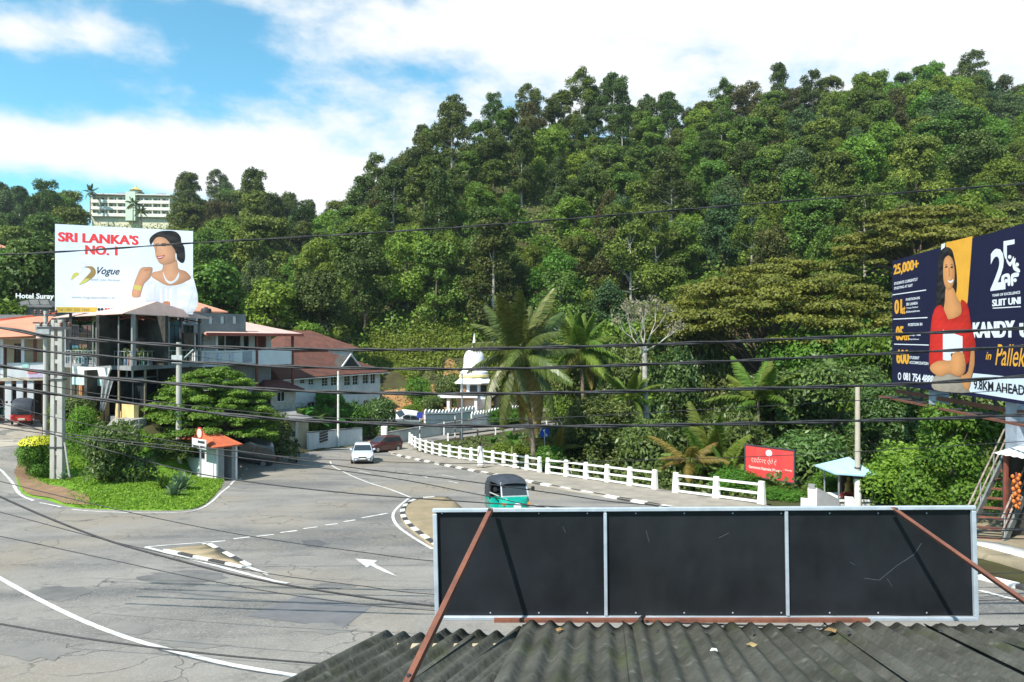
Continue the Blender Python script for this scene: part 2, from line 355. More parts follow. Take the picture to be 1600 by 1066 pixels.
# ------------------------------------------------------------------ paved road, markings, kerbs
def asphalt():
    m = mat('weathered asphalt', (0.27, 0.25, 0.222), 0.9, 0.2, col2=(0.19, 0.178, 0.16), scale=0.55, detail=9, coords='Object')
    t = m.node_tree; n = t.nodes; l = t.links; b = n['Principled BSDF']
    src = b.inputs['Base Color'].links[0].from_socket
    tc = n['Texture Coordinate'] if 'Texture Coordinate' in n else N(t, 'ShaderNodeTexCoord')
    def mixin(src, fac, colr):
        m2 = N(t, 'ShaderNodeMix', data_type='RGBA'); m2.inputs['B'].default_value = (*colr, 1)
        l.new(fac, m2.inputs['Factor']); l.new(src, m2.inputs['A']); return m2.outputs['Result']
    def ramp(s, a, b_, hi):
        r = N(t, 'ShaderNodeMapRange'); r.inputs['From Min'].default_value = a; r.inputs['From Max'].default_value = b_; r.inputs['To Max'].default_value = hi
        l.new(s, r.inputs['Value']); return r.outputs[0]
    mp = N(t, 'ShaderNodeMapping'); mp.inputs['Rotation'].default_value = (0, 0, R(-28)); mp.inputs['Scale'].default_value = (0.07, 0.28, 1)
    l.new(tc.outputs['Object'], mp.inputs['Vector'])
    na = N(t, 'ShaderNodeTexNoise'); na.inputs['Scale'].default_value = 1.6; na.inputs['Detail'].default_value = 6; l.new(mp.outputs[0], na.inputs['Vector'])
    src = mixin(src, ramp(na.outputs['Fac'], 0.47, 0.64, 0.85), (0.115, 0.113, 0.108))           # oil-dark bands along the traffic
    nb = N(t, 'ShaderNodeTexNoise'); nb.inputs['Scale'].default_value = 0.16; nb.inputs['Detail'].default_value = 7; l.new(tc.outputs['Object'], nb.inputs['Vector'])
    src = mixin(src, ramp(nb.outputs['Fac'], 0.5, 0.66, 0.75), (0.265, 0.222, 0.165))         # dusty, brownish places
    nc = N(t, 'ShaderNodeTexNoise'); nc.inputs['Scale'].default_value = 24; nc.inputs['Detail'].default_value = 3; l.new(tc.outputs['Object'], nc.inputs['Vector'])
    src = mixin(src, ramp(nc.outputs['Fac'], 0.52, 0.75, 0.7), (0.36, 0.345, 0.32))             # stone chips
    # cracks: thin lines of a distorted voronoi, only in worn places
    nd = N(t, 'ShaderNodeTexNoise'); nd.inputs['Scale'].default_value = 1.1; nd.inputs['Detail'].default_value = 5; l.new(tc.outputs['Object'], nd.inputs['Vector'])
    va = N(t, 'ShaderNodeVectorMath', operation='MULTIPLY_ADD'); l.new(nd.outputs['Color'], va.inputs[0]); va.inputs[1].default_value = (1.6, 1.6, 0); l.new(tc.outputs['Object'], va.inputs[2])
    vo = N(t, 'ShaderNodeTexVoronoi', feature='DISTANCE_TO_EDGE'); vo.inputs['Scale'].default_value = 0.55; l.new(va.outputs[0], vo.inputs['Vector'])
    cr = N(t, 'ShaderNodeMapRange'); cr.inputs['From Min'].default_value = 0.0; cr.inputs['From Max'].default_value = 0.016; cr.inputs['To Min'].default_value = 1; cr.inputs['To Max'].default_value = 0
    l.new(vo.outputs['Distance'], cr.inputs['Value'])
    ne = N(t, 'ShaderNodeTexNoise'); ne.inputs['Scale'].default_value = 0.33; ne.inputs['Detail'].default_value = 4; l.new(tc.outputs['Object'], ne.inputs['Vector'])
    mm = N(t, 'ShaderNodeMath', operation='MULTIPLY'); l.new(cr.outputs[0], mm.inputs[0]); l.new(ramp(ne.outputs['Fac'], 0.47, 0.57, 0.9), mm.inputs[1])
    src = mixin(src, mm.outputs[0], (0.05, 0.05, 0.05))
    nf = N(t, 'ShaderNodeTexNoise'); nf.inputs['Scale'].default_value = 0.8; nf.inputs['Detail'].default_value = 10; nf.inputs['Roughness'].default_value = 0.75; l.new(tc.outputs['Object'], nf.inputs['Vector'])
    src = mixin(src, ramp(nf.outputs['Fac'], 0.56, 0.68, 0.55), (0.085, 0.083, 0.08))         # ragged oil and wear stains
    ng = N(t, 'ShaderNodeTexNoise'); ng.inputs['Scale'].default_value = 6; ng.inputs['Detail'].default_value = 8; ng.inputs['Roughness'].default_value = 0.7; l.new(tc.outputs['Object'], ng.inputs['Vector'])
    src = mixin(src, ramp(ng.outputs['Fac'], 0.5, 0.75, 0.5), (0.30, 0.285, 0.255))
    l.new(src, b.inputs['Base Color'])
    bp = N(t, 'ShaderNodeBump'); bp.inputs['Strength'].default_value = 0.35; bp.inputs['Distance'].default_value = 0.01
    l.new(nc.outputs['Fac'], bp.inputs['Height']); l.new(bp.outputs[0], b.inputs['Normal'])
    return m
M_ASPH = asphalt()
M_LINE = mat('worn white road paint', (0.80, 0.79, 0.75), 0.7, 0.3, col2=(0.42, 0.40, 0.37), scale=3.5, detail=8)
M_CONC = mat('dusty concrete', (0.42, 0.37, 0.30), 0.9, 0.2, col2=(0.30, 0.26, 0.21), scale=0.8, detail=8, bump=0.3)
M_PAVE = mat('footway concrete', (0.36, 0.32, 0.26), 0.9, 0.2, col2=(0.24, 0.215, 0.18), scale=1.2, detail=8, bump=0.3)
M_SOIL = mat('bare red brown soil', (0.30, 0.19, 0.11), 0.95, 0.1, col2=(0.19, 0.125, 0.08), scale=1.5, detail=9, bump=0.6)
M_ORANGE = mat('orange laterite earth', (0.46, 0.23, 0.10), 0.95, 0.1, col2=(0.26, 0.16, 0.075), scale=0.45, detail=10, bump=1.0, grime=0.7, grime_col=(0.12, 0.14, 0.04))
ISL = [(38, 700), (24, 742), (50, 778), (100, 791), (160, 797), (240, 799), (298, 797), (326, 784), (344, 764), (352, 748)]
isl_edge = GL(ISL, 5)
kerb_px = [(612, 711), (640, 717.5), (700, 730), (760, 742), (830, 756), (900, 770), (1000, 788), (1120, 812), (1260, 842), (1420, 882), (1560, 915), (1700, 952)]
kerb_line = GL(kerb_px, 6)
kerb_tip = GL([(640, 694), (618, 699), (606, 705), (612, 711)], 4)
road_out = [G(-260, 662)] + [G(20, 657), G(66, 668), G(64, 690)] + [Vector(p) for p in isl_edge] + [G(372, 722), G(402, 713), G(432, 712), G(480, 708), G(520, 701), G(600, 690), G(650, 681), G(760, 666), G(830, 659.5), G(900, 654), G(1000, 648.5)]
road_in = [G(1000, 653), G(900, 662), G(830, 669), G(760, 679), G(700, 686.5)]
road_poly = [(p.x, p.y) for p in road_out] + [(p.x, p.y) for p in road_in] + [(p.x, p.y) for p in kerb_tip[:-1]] + [(p.x, p.y) for p in kerb_line] + [(40, 13), (40, -14), (-62, -14), (-62, 34)]
road = drape('road', road_poly, 0.03, M_ASPH, 1.0, kind='structure')
conc = drape('forecourt', [(p.x, p.y) for p in (G(-260, 664), G(20, 658), G(66, 669), G(62, 690), G(30, 697), G(-10, 700), G(-300, 725))], 0.036, M_CONC, 1.0, kind='structure')
def marking(name, pxs, w, k=4, off=0.042):
    return drape(name, strip(GL(pxs, k) if k else [G(*p) for p in pxs], w), off, M_LINE, 0.6, parent=road)
marking('lane_line', [(-60, 872), (0, 906), (60, 939), (130, 973), (200, 1000), (280, 1023), (360, 1042), (440, 1056), (560, 1076)], 0.13)
marking('edge_line', [(-12, 715), (4, 738), (22, 760), (38, 778), (52, 784)], 0.14)
marking('edge_line', [(62, 787), (95, 793.5)], 0.1, 3)
marking('edge_line', [(112, 797.5), (160, 801), (240, 803), (300, 800), (330, 786), (352, 766), (380, 742), (392, 734)], 0.1)
marking('edge_line', [(516, 722), (520, 729), (540, 740), (575, 755), (604, 764), (640, 778), (676, 795)], 0.12)
marking('edge_line', [(640, 779), (624, 792), (614, 806), (620, 822), (640, 838), (676, 860)], 0.12)
for a, b in (((330, 849), (352, 847)), ((365, 844), (390, 841)), ((401, 840), (428, 837)), ((438, 834), (464, 831)), ((474, 828), (496, 825)), ((508, 822), (528, 820)), ((537, 817), (555, 814)), ((565, 811), (606, 803.5))):
    marking('give_way_dash', [a, b], 0.16, 0)
marking('triangle_line', [(228, 857), (270, 868), (330, 884), (400, 903), (432, 911), (450, 914)], 0.13, 0)
marking('triangle_line', [(318, 851), (350, 868), (384, 887), (420, 900)], 0.13, 0)
marking('triangle_line', [(226, 857), (258, 854), (300, 851), (352, 847)], 0.1, 0)
for pts in (((640, 741), (664, 746), (668, 747.5)), ((700, 753), (716, 756))): marking('lane_dash', pts, 0.12, 0)
for pts in (((560, 737), (580, 741)), ((850, 796), (872, 801)), ((690, 743), (712, 747))): marking('lane_dash', pts, 0.1, 0)
# arrow
drape('arrow_marking', [G(*p) for p in ((555, 875), (590, 878), (584, 882.5), (623, 904), (600, 896), (579, 886), (573, 889))], 0.042, M_LINE, 0.4, parent=road)
marking('edge_line', [(835, 790), (900, 803), (1000, 822)], 0.1, 3)
marking('edge_line', [(1530, 925), (1600, 943), (1700, 968)], 0.14, 3)
# dark repaired patches and the stain
M_PATCH = mat('fresh asphalt patch', (0.125, 0.125, 0.13), 0.9, 0.25, col2=(0.09, 0.09, 0.092), scale=2.5, detail=8, bump=0.3)
drape('asphalt_patch', [G(*p) for p in ((470, 932), (580, 950), (535, 985), (385, 965))], 0.036, mat('old asphalt patch', (0.165, 0.165, 0.168), 0.9, 0.25, col2=(0.13, 0.13, 0.132), scale=2.5, detail=8), 0.7, parent=road)
drape('asphalt_patch', [G(*p) for p in ((470, 846), (496, 845), (512, 850), (500, 857), (478, 856))], 0.036, M_PATCH, 0.5, parent=road)
_pr = random.Random(6)
for k, (cx, cy, rx, ry, dk) in enumerate(((285, 905, 70, 14, 1), (330, 928, 60, 12, 0), (150, 878, 55, 8, 0), (90, 930, 60, 12, 1), (300, 1008, 60, 10, 0), (205, 985, 50, 12, 0), (500, 985, 60, 9, 0), (455, 868, 40, 4, 0), (520, 918, 34, 5, 1), (60, 1020, 70, 16, 0))):
    pts = [G(cx + rx * math.cos(a) * _pr.uniform(.55, 1.15), cy + ry * math.sin(a) * _pr.uniform(.55, 1.15)) for a in np.linspace(0, 6.28, 22)[:-1]]
    drape('tar_patch', pts, 0.034 + .0004 * k, mat('worn tar patch %d' % dk, (.17, .165, .155) if not dk else (.12, .117, .112), .92, .2, col2=(.235, .222, .2) if not dk else (.19, .182, .17), scale=1.6, detail=11, bump=.3), 0.5, parent=road)
# painted kerbs: every stone a piece of its own
M_KW = mat('kerb white paint', (0.8, 0.79, 0.75), 0.75, 0.3, col2=(0.55, 0.53, 0.48), scale=5, detail=7)
M_KB = mat('kerb black paint', (0.035, 0.035, 0.037), 0.7, 0.3, col2=(0.075, 0.07, 0.065), scale=5, detail=7)
def kerb(name, line, seg, width, height, label, flip=False, start=0):
    line = [Vector((p.x, p.y, 0)) for p in line]
    L = [0]
    for i in range(1, len(line)): L.append(L[-1] + (line[i] - line[i - 1]).length)
    def at(s):
        s = max(0, min(L[-1], s)); i = min(int(np.searchsorted(L, s, 'right')) - 1, len(line) - 2)
        return line[i].lerp(line[i + 1], (s - L[i]) / max(1e-6, L[i + 1] - L[i]))
    p0 = at(L[-1] / 2); root = thing(name, (p0.x, p0.y, h(p0.x, p0.y)), 0); tag(root, kind='structure')
    k = 0; s = 0
    while s < L[-1] - 0.1:
        e = min(L[-1], s + seg); mb = MB(); q = [at(s + 0.012), at(e - 0.012)]
        d = (q[1] - q[0]).normalized(); nn = Vector((-d.y, d.x, 0)) * width * (1 if not flip else -1)
        pts = []
        for zz in (-0.1, height):
            for w_, i in ((0, 0), (0, 1), (1, 1), (1, 0)):
                b_ = q[i] + nn * w_; pts.append((b_.x, b_.y, h(b_.x, b_.y) + zz - (0.02 if zz > 0 and w_ == 0 else 0)))
        mb.hexa(pts).build('kerb_stone', M_KW if (k + start) % 2 else M_KB, root, bevel=0.015)
        s = e; k += 1
    return root
kerb('kerb', kerb_line, 0.98, 0.22, 0.15, '')
kerb('kerb', kerb_tip[::-1], 0.6, 0.2, 0.13, '', flip=True, start=1)
# footway between kerb and railing
rail_px = [(641, 706), (690, 716.5), (755, 725.5), (843, 741), (852, 742.5), (1024, 768), (1054, 773.5), (1168, 788.5), (1260, 806)]
foot_in = [G(636, 694.5), G(640, 706)] + [G(px, py) for px, py in rail_px[1:]]
foot = [(p.x, p.y) for p in kerb_tip[1:-1]] + [(p.x, p.y) for p in kerb_line[:-10]]
inner = [Vector((p.x, p.y)) + Vector((0.1, 0.45)) for p in (G(1180, 790), G(1100, 780), G(1024, 768), G(940, 756), G(843, 741), G(755, 725.5), G(690, 716.5), G(650, 708), G(641, 697))]
foot_poly = foot + [(G(1420, 845).x, G(1420, 845).y), (G(1260, 812).x, G(1260, 812).y)] + [(p.x, p.y) for p in inner]
drape('footway', foot_poly, 0.13, M_PAVE, 0.8, kind='structure', thick=0.2)
drape('dirt_shoulder', [G(*p) for p in ((1440, 800), (1620, 805), (1720, 900), (1640, 905), (1560, 880), (1480, 860))], 0.16, mat('roadside dirt concrete', (0.33, 0.27, 0.18), 0.95, 0.1, col2=(0.2, 0.17, 0.12), scale=1.2, detail=9, bump=0.4), 0.8, kind='structure', thick=0.2)
drape('pavement', [G(*p) for p in ((1500, 852), (1640, 892), (1760, 935), (1760, 915), (1640, 880), (1560, 858))], 0.2, M_KW, 0.8, kind='structure', thick=0.2)
# traffic island beside the board and the small triangle
isl2 = GL([(700, 780), (660, 781), (634, 790), (625, 803), (630, 818), (648, 836), (690, 866), (728, 886), (748, 876), (742, 838), (724, 800), (700, 780)], 5)
drape('traffic_island', [(p.x, p.y) for p in isl2[:-1]], 0.12, mat('dry traffic island earth', (0.33, 0.255, 0.17), 0.95, 0.1, col2=(0.24, 0.2, 0.12), scale=1.5, detail=9, bump=0.5), 0.6, kind='structure', thick=0.15)
kerb('kerb', isl2[3:-6], 0.75, 0.2, 0.16, '', flip=False, start=1)
tri = [G(*p) for p in ((262, 861), (322, 853.5), (385, 888))]
drape('triangle_island', [(p.x, p.y) for p in tri], 0.07, MATS['dry traffic island earth'], 0.6, kind='structure', thick=0.12)
for a, b in ((tri[1], tri[2]), (tri[2], tri[0])): kerb('kerb', [a.lerp(b, i / 8) for i in range(9)], 0.8, 0.16, 0.09, '', start=1)
# grass island by the pole, with its bare corner
back = [G(355, 742), G(300, 715), G(240, 690), G(150, 676), G(75, 682)]
drape('verge', [(p.x, p.y) for p in isl_edge] + [(p.x, p.y) for p in back], 0.06, mat('verge turf soil', (0.15, 0.29, 0.025), 0.95, 0.1, col2=(0.10, 0.19, 0.025), scale=1.2, detail=8, bump=0.5), 0.8, kind='structure', thick=0.12)
drape('bare_soil', [G(*p) for p in ((30, 706), (22, 742), (48, 776), (98, 789), (140, 793), (140, 780), (100, 764), (66, 757), (46, 735), (44, 700))], 0.1, M_SOIL, 0.6, kind='structure')
# orange cut bank behind the temple and the house drive
drape('earth_bank', [G(*p) for p in ((596, 668), (586, 640), (600, 612), (640, 607), (690, 600), (696, 566), (704, 560), (716, 574), (722, 596), (800, 600), (870, 585), (880, 640), (760, 652), (690, 660))], 0.12, M_ORANGE, 1.0, kind='structure')
drape('driveway', [G(*p) for p in ((562, 694), (556, 672), (566, 655), (600, 652), (612, 664), (600, 689))], 0.1, mat('driveway earth', (0.42, 0.27, 0.16), 0.95, 0.1, col2=(0.3, 0.22, 0.14), scale=1, detail=8), 1.0, kind='structure')
# ------------------------------------------------------------------ vegetation builders
def cards(name, pos, nrm, size, asp=1.6, tint=None, rng=RNG, bend=0.0):
    n = len(pos); nrm = nrm / np.maximum(1e-6, np.linalg.norm(nrm, axis=1, keepdims=True))
    a = rng.normal(size=(n, 3)); t = np.cross(nrm, a); t /= np.maximum(1e-6, np.linalg.norm(t, axis=1, keepdims=True)); b = np.cross(nrm, t)
    s = (size if hasattr(size, '__len__') else np.full(n, size)) * rng.uniform(0.6, 1.35, n)
    t = t * (s * asp / 2)[:, None]; b = b * (s / 2)[:, None]
    v = np.empty((n, 4, 3)); v[:, 0] = pos - t; v[:, 1] = pos - b + nrm * (s * bend)[:, None]; v[:, 2] = pos + t; v[:, 3] = pos + b + nrm * (s * bend)[:, None]
    me = bpy.data.meshes.new(name)
    me.vertices.add(n * 4); me.vertices.foreach_set('co', v.ravel())
    me.loops.add(n * 4); me.loops.foreach_set('vertex_index', np.arange(n * 4))
    me.polygons.add(n); me.polygons.foreach_set('loop_start', np.arange(0, n * 4, 4)); me.polygons.foreach_set('loop_total', np.full(n, 4))
    me.update()
    at = me.attributes.new('tint', 'FLOAT', 'FACE'); at.data.foreach_set('value', (tint if tint is not None else rng.random(n)).astype(np.float32))
    return me
def crown_mesh(name, lobes, leaf, seed, up=0.35, rnd=0.75, asp=1.6, shell=0.55, bend=0.12):
    rng = np.random.default_rng(seed); PP, NN, TT = [], [], []
    for (cx, cy, cz, rx, ry, rz, n) in lobes:
        d = rng.normal(size=(n, 3)); d /= np.linalg.norm(d, axis=1, keepdims=True)
        d[:, 2] = np.where(d[:, 2] < -0.6, -d[:, 2] * 0.6, d[:, 2])
        r = shell + (1.08 - shell) * rng.random(n) ** 0.6
        r *= 1 + 0.22 * np.sin(d[:, 0] * 5 + seed) * np.cos(d[:, 1] * 6 + cz) * np.cos(d[:, 2] * 4)
        PP.append(np.array([cx, cy, cz]) + d * r[:, None] * np.array([rx, ry, rz]))
        NN.append(d + rng.normal(size=(n, 3)) * rnd + np.array([0, 0, up]))
        TT.append(np.clip(rng.normal(0.5, 0.2, n) + rng.uniform(-0.28, 0.28), 0, 1))
    return cards(name, np.concatenate(PP), np.concatenate(NN), leaf, asp, np.concatenate(TT), rng, bend)
def make_lobes(rng, hgt, rad, z0, n, lsize, per, flat_=0.8, top=1.0, spread=1.0):
    L = []
    for i in range(n):
        t = rng.random() ** 0.85 if i > 2 else (0.97, 0.9, 0.85)[i]; z = z0 + (hgt - z0) * (0.06 + 0.92 * t)
        env = math.sin(math.pi * min(1, 0.2 + 0.74 * t)) ** 0.55 * rad
        a = i * 2.4 + rng.uniform(-0.7, 0.7); rr = env * rng.uniform(0.3, 0.95) * spread * (0.35 if i == 0 else 1)
        s = lsize * rng.uniform(0.55, 1.35) * (1 - 0.2 * t)
        L.append((rr * math.cos(a), rr * math.sin(a), min(z, hgt - s * flat_ * 0.7), s * rng.uniform(0.8, 1.25), s * rng.uniform(0.8, 1.25), s * flat_ * rng.uniform(0.65, 1.2), int(per * s * s / lsize ** 2)))
    return L
def trunk_mb(rng, lobes, z0, r0, lean=0.4, limbs=10, seg=7, top=None):
    mb = MB(); zt = top or max(l[2] for l in lobes); x = rng.uniform(-lean, lean); y = rng.uniform(-lean, lean)
    pts = [Vector((0, 0, -0.6))] + [Vector((x * t * t + rng.uniform(-.1, .1), y * t * t + rng.uniform(-.1, .1), zt * t)) for t in (0.12, 0.3, 0.5, 0.7, 0.88, 1)]
    mb.tube(pts, [r0 * 1.35, r0 * 1.05, r0 * 0.9, r0 * 0.75, r0 * 0.55, r0 * 0.35, r0 * 0.12], seg)
    for l in (lobes if limbs >= len(lobes) else [lobes[i * len(lobes) // limbs] for i in range(limbs)]):
        zb = max(z0 * 0.6, l[2] - rng.uniform(1.0, 2.6)); t = zb / zt
        b = Vector((x * t * t, y * t * t, zb)); e = Vector(l[:3]); m_ = b.lerp(e, 0.5) + Vector((0, 0, -0.25))
        mb.tube([b, m_, e], [r0 * 0.36, r0 * 0.24, r0 * 0.08], 5, cap=False)
    return mb
M_BARK = mat('grey brown bark', (0.17, 0.13, 0.10), 0.95, 0.1, col2=(0.085, 0.065, 0.05), scale=2.5, detail=8, bump=0.6, stretch=(3, 3, 0.5))
M_PALEBARK = mat('pale lichen bark', (0.50, 0.47, 0.42), 0.9, 0.1, col2=(0.27, 0.24, 0.2), scale=2.5, detail=8, bump=0.5, stretch=(1, 1, 2.5))
LM = {
    'mid': leafmat('mid green leaves', (0.05, 0.092, 0.012), (0.165, 0.24, 0.036)),
    'dark': leafmat('dark green leaves', (0.034, 0.06, 0.012), (0.11, 0.155, 0.03), val=0.2),
    'bright': leafmat('bright green leaves', (0.08, 0.15, 0.015), (0.2, 0.31, 0.04), trans=0.36, val=0.2),
    'olive': leafmat('olive brown leaves', (0.055, 0.062, 0.015), (0.145, 0.14, 0.036), val=0.2),
    'blue': leafmat('bluish green leaves', (0.042, 0.08, 0.028), (0.12, 0.185, 0.055), val=0.2),
    'yellow': leafmat('yellow green leaves', (0.12, 0.18, 0.02), (0.25, 0.31, 0.045), trans=0.38),
}
def make_tree(name, seed, hgt, rad, z0, nl, ls, per, leaf, lm, r0=0.22, flat_=1.08, bark=None, up=0.35, rnd=0.75, limbs=9, spread=1.0, asp=1.6, shell=0.55):
    rng = random.Random(seed); lobes = make_lobes(rng, hgt, rad, z0, nl, ls, per, flat_, spread=spread)
    root = thing(name, (0, 0, -900))
    link('crown', crown_mesh(name + '_crown', lobes, leaf, seed, up, rnd, asp, shell), LM[lm] if isinstance(lm, str) else lm, root)
    t = trunk_mb(rng, lobes, z0, r0, limbs=limbs)
    t.build('trunk', bark or M_BARK, root, world=False, smooth=True)
    return root
# hill forest kinds: prototypes stand first in the forest, copies follow
KINDS_ = [
    ('dense_tree', 'mid', 'mid green round crowned tree', lambda s: make_tree('dense_tree', s, 14, 4.2, 1.2, 36, 1.5, 480, 0.25, 'mid')),
    ('dense_tree', 'mid', 'mid green broad tree', lambda s: make_tree('dense_tree', s, 13, 5.0, 1.6, 38, 1.55, 480, 0.25, 'mid', flat_=.9)),
    ('dark_tree', 'dark', 'dark green dense tree', lambda s: make_tree('dark_tree', s, 15, 4.2, 1.4, 38, 1.45, 480, 0.24, 'dark')),
    ('dark_tree', 'dark', 'dark green tall narrow tree', lambda s: make_tree('dark_tree', s, 19, 3.5, 3.0, 40, 1.35, 460, 0.24, 'dark', bark=M_PALEBARK, flat_=1.25)),
    ('bright_tree', 'bright', 'light green leafy tree', lambda s: make_tree('bright_tree', s, 13, 4.2, 0.8, 36, 1.45, 480, 0.25, 'bright', flat_=1.2)),
    ('bright_tree', 'bright', 'light green low drooping tree', lambda s: make_tree('bright_tree', s, 9, 3.9, 0.3, 32, 1.25, 440, 0.23, 'bright', flat_=1.4)),
    ('olive_tree', 'olive', 'brownish olive tree', lambda s: make_tree('olive_tree', s, 14.5, 4.1, 1.6, 36, 1.45, 480, 0.23, 'olive')),
    ('bluish_tree', 'blue', 'bluish green tree', lambda s: make_tree('bluish_tree', s, 15, 3.9, 1.2, 38, 1.4, 480, 0.25, 'blue', flat_=1.25)),
    ('slender_tree', 'mid', 'slender pale trunked tree', lambda s: make_tree('slender_tree', s, 17, 3.8, 3.5, 32, 1.35, 400, 0.23, 'mid', r0=0.2, bark=M_PALEBARK, limbs=22)),
    ('slender_tree', 'dark', 'slender dark open crowned tree', lambda s: make_tree('slender_tree', s, 17.5, 3.7, 4.5, 30, 1.3, 400, 0.23, 'dark', r0=0.2, bark=M_PALEBARK, limbs=20)),
]
def forest():
    rng = random.Random(21)
    pts = []
    grid = {}
    def try_add(x, y, dmin):
        gi, gj = int(x // 12), int(y // 12)
        for i in (-1, 0, 1):
            for j in (-1, 0, 1):
                for (a, b, d) in grid.get((gi + i, gj + j), ()):
                    if (a - x) ** 2 + (b - y) ** 2 < ((d + dmin) / 2) ** 2: return False
        grid.setdefault((gi, gj), []).append((x, y, dmin)); return True
    def open_slope(px, D): return 515 < px < 735 and D < 118 - abs(px - 640) * 0.05
    cand = []
    # ridge line first so that the skyline reads
    px = -60
    while px < 1700:
        dr = float(np.interp(px, HT[:, 0], HT[:, 2])); D = dr - rng.uniform(0, 10)
        if not (128 < px < 272): cand.append((px, D, 4.6 if px > 470 else 7.5))
        px += rng.uniform(18, 34) if px > 470 else rng.uniform(18, 30)
    for _ in range(16000):
        px = rng.uniform(-70, 1690); df = float(np.interp(px, HT[:, 0], HT[:, 1])); dr = float(np.interp(px, HT[:, 0], HT[:, 2]))
        u = rng.random() ** 0.9; D = df + 3 + (dr - df - 2) * u
        cand.append((px, D, rng.uniform(5.6, 7.6) + 1.2 * u if px > 470 else 11.0))
    out = []
    for px, D, dm in cand:
        x = (px - CX) / F * D
        if open_slope(px, D): continue
        if px < 470 and D > 290 and 118 < px < 285: continue        # the hotel's terrace
        if px > 1290 and D < 108: continue
        if 590 < px < 860 and D < 116: continue
        if 112 < px < 292 and D > 105 and CZ + (HY - 340) / F * D < h(x, D) + 24: continue
        if try_add(x, D, dm): out.append((px, D, x))
    return out
FOREST = forest()
protos = []
for i, k in enumerate(KINDS_): protos.append(k[3](100 + i * 7))
rng = random.Random(5); used = [False] * len(protos); plan = []; seen = {}
ORD = 'first second third fourth fifth sixth seventh eighth ninth tenth eleventh twelfth thirteenth fourteenth fifteenth sixteenth seventeenth eighteenth nineteenth twentieth'.split()
for (px, D, x) in FOREST:
    dr = float(np.interp(px, HT[:, 0], HT[:, 2])); df = float(np.interp(px, HT[:, 0], HT[:, 1])); u = (D - df) / (dr - df)
    if px < 470:  w = [3, 3, 3, 1, 1, 1, 2, 3, 0.6, 0.6] if u > .5 else [3, 3, 2, 1, 3, 3, 1, 2, .5, .5]
    elif u > 0.88: w = [3, 3, 3, 2, .8, .4, 3, .5, 2, 2]
    elif px > 1150: w = [3, 3, .8, .4, 6.5, 4, 1.2, 1.3, .5, .2]
    elif u > 0.5: w = [3, 3, 2.5, 1.5, 2, 1.5, 2, 1, 1, 1]
    else: w = [3, 3, 2.2, 1.2, 3.4, 3.4, 1, 2.2, .4, .5]
    k = rng.choices(range(len(protos)), w)[0]
    s = rng.uniform(0.72, 1.2) * (1.3 if px < 470 and D > 150 else 1.0)
    if u > .88 and k < 8: s *= 0.92
    where = 'on the ridge' if u > 0.88 else ('on the upper slope' if u > 0.5 else 'on the lower slope')
    hill = 'of the hotel hill' if px < 470 else ('above the white house' if px < 760 else ('above the coconut palms' if px < 1150 else 'above the navy billboard'))
    lab = f'{KINDS_[k][2]} {where} {hill}'; seen.setdefault(lab, []).append(px)
    plan.append((px, D, x, k, (s * rng.uniform(.88, 1.15), s * rng.uniform(.88, 1.15), s), lab, rng.uniform(0, 6.28)))
for (px, D, x, k, sc, lab, rz) in plan:
    mates = sorted(seen[lab])
    if len(mates) > 1 and mates.index(px) < 20: lab += ', ' + ORD[mates.index(px)] + ' from left'
    kw = dict(label=lab, cat='tree', group='hill forest trees'); z = h(x, D) - 0.3
    if not used[k]:
        o = protos[k]; used[k] = True; o.location = (x, D, z); o.rotation_euler = (0, 0, rz); o.scale = sc; tag(o, **kw)
    else: dup(protos[k], (x, D, z), rz, sc, **kw)
    
# undergrowth over the slopes and the valley: nobody could count it
def scatter(n, fn, seed, leaf, hmax, name, lm, label, up=0.8, kind='stuff', asp=1.6, cat=None):
    rg = np.random.default_rng(seed); xs, ys, hs = fn(rg, n); zs = H(xs, ys)
    hh = rg.random(len(xs)) ** 1.4 * hmax * hs
    pos = np.stack([xs, ys, zs + hh], 1); nr = rg.normal(size=pos.shape) * 0.7 + np.array([-0.25, -0.35, up])
    c = pos.mean(0); o = link(name, cards(name, pos - c, nr, leaf, asp, None, rg, 0.1), LM[lm] if isinstance(lm, str) else lm, None, c)
    return tag(o, label, cat or 'undergrowth', kind=kind)
def hillfn(rg, n):
    px = rg.uniform(-80, 1700, n * 2); df = np.interp(px, HT[:, 0], HT[:, 1]); dr = np.interp(px, HT[:, 0], HT[:, 2])
    D = df - 4 + (dr - df) * rg.random(n * 2) ** 1.3
    x = (px - CX) / F * D; cl = _n2(x, D, 2.6, 3.0) + rg.normal(0, .35, n * 2)
    k = (cl > -0.1) & ~((px > 575) & (px < 890) & (D < 116)); return x[k][:n], D[k][:n], 0.3 + np.clip(cl[k][:n] + .3, 0, 1)
scatter(110000, hillfn, 3, 0.48, 3.6, 'undergrowth', 'mid', 'shrubby green undergrowth between the hill trees')
def slopefn(rg, n):
    px = rg.uniform(505, 900, n * 2); D = 84 + 40 * rg.random(n * 2)
    x = (px - CX) / F * D; z = H(x, D); py = HY - (z - CZ) / D * F
    cl = _n2(x, D, 3.1, 1.0) + rg.normal(0, .4, n * 2)
    bare = (py > 588 + 9 * np.sin(px * .11)) & (px > 588) & (cl < np.where((px < 690) & (py > 598), 1.3, 0.75))
    bare |= (px > 690) & (px < 726) & (py > 560) & (cl < 0.6)
    k = ~bare & ~((px < 600) & (D < 93)) & ~((px > 640) & (D < 104)); return x[k][:n], D[k][:n], 0.25 + np.clip(cl[k][:n] + .2, 0, 1.2)
scatter(95000, slopefn, 4, 0.25, 1.5, 'hillside_creeper', 'yellow', 'light green creepers and grass covering the open slope above the white house')
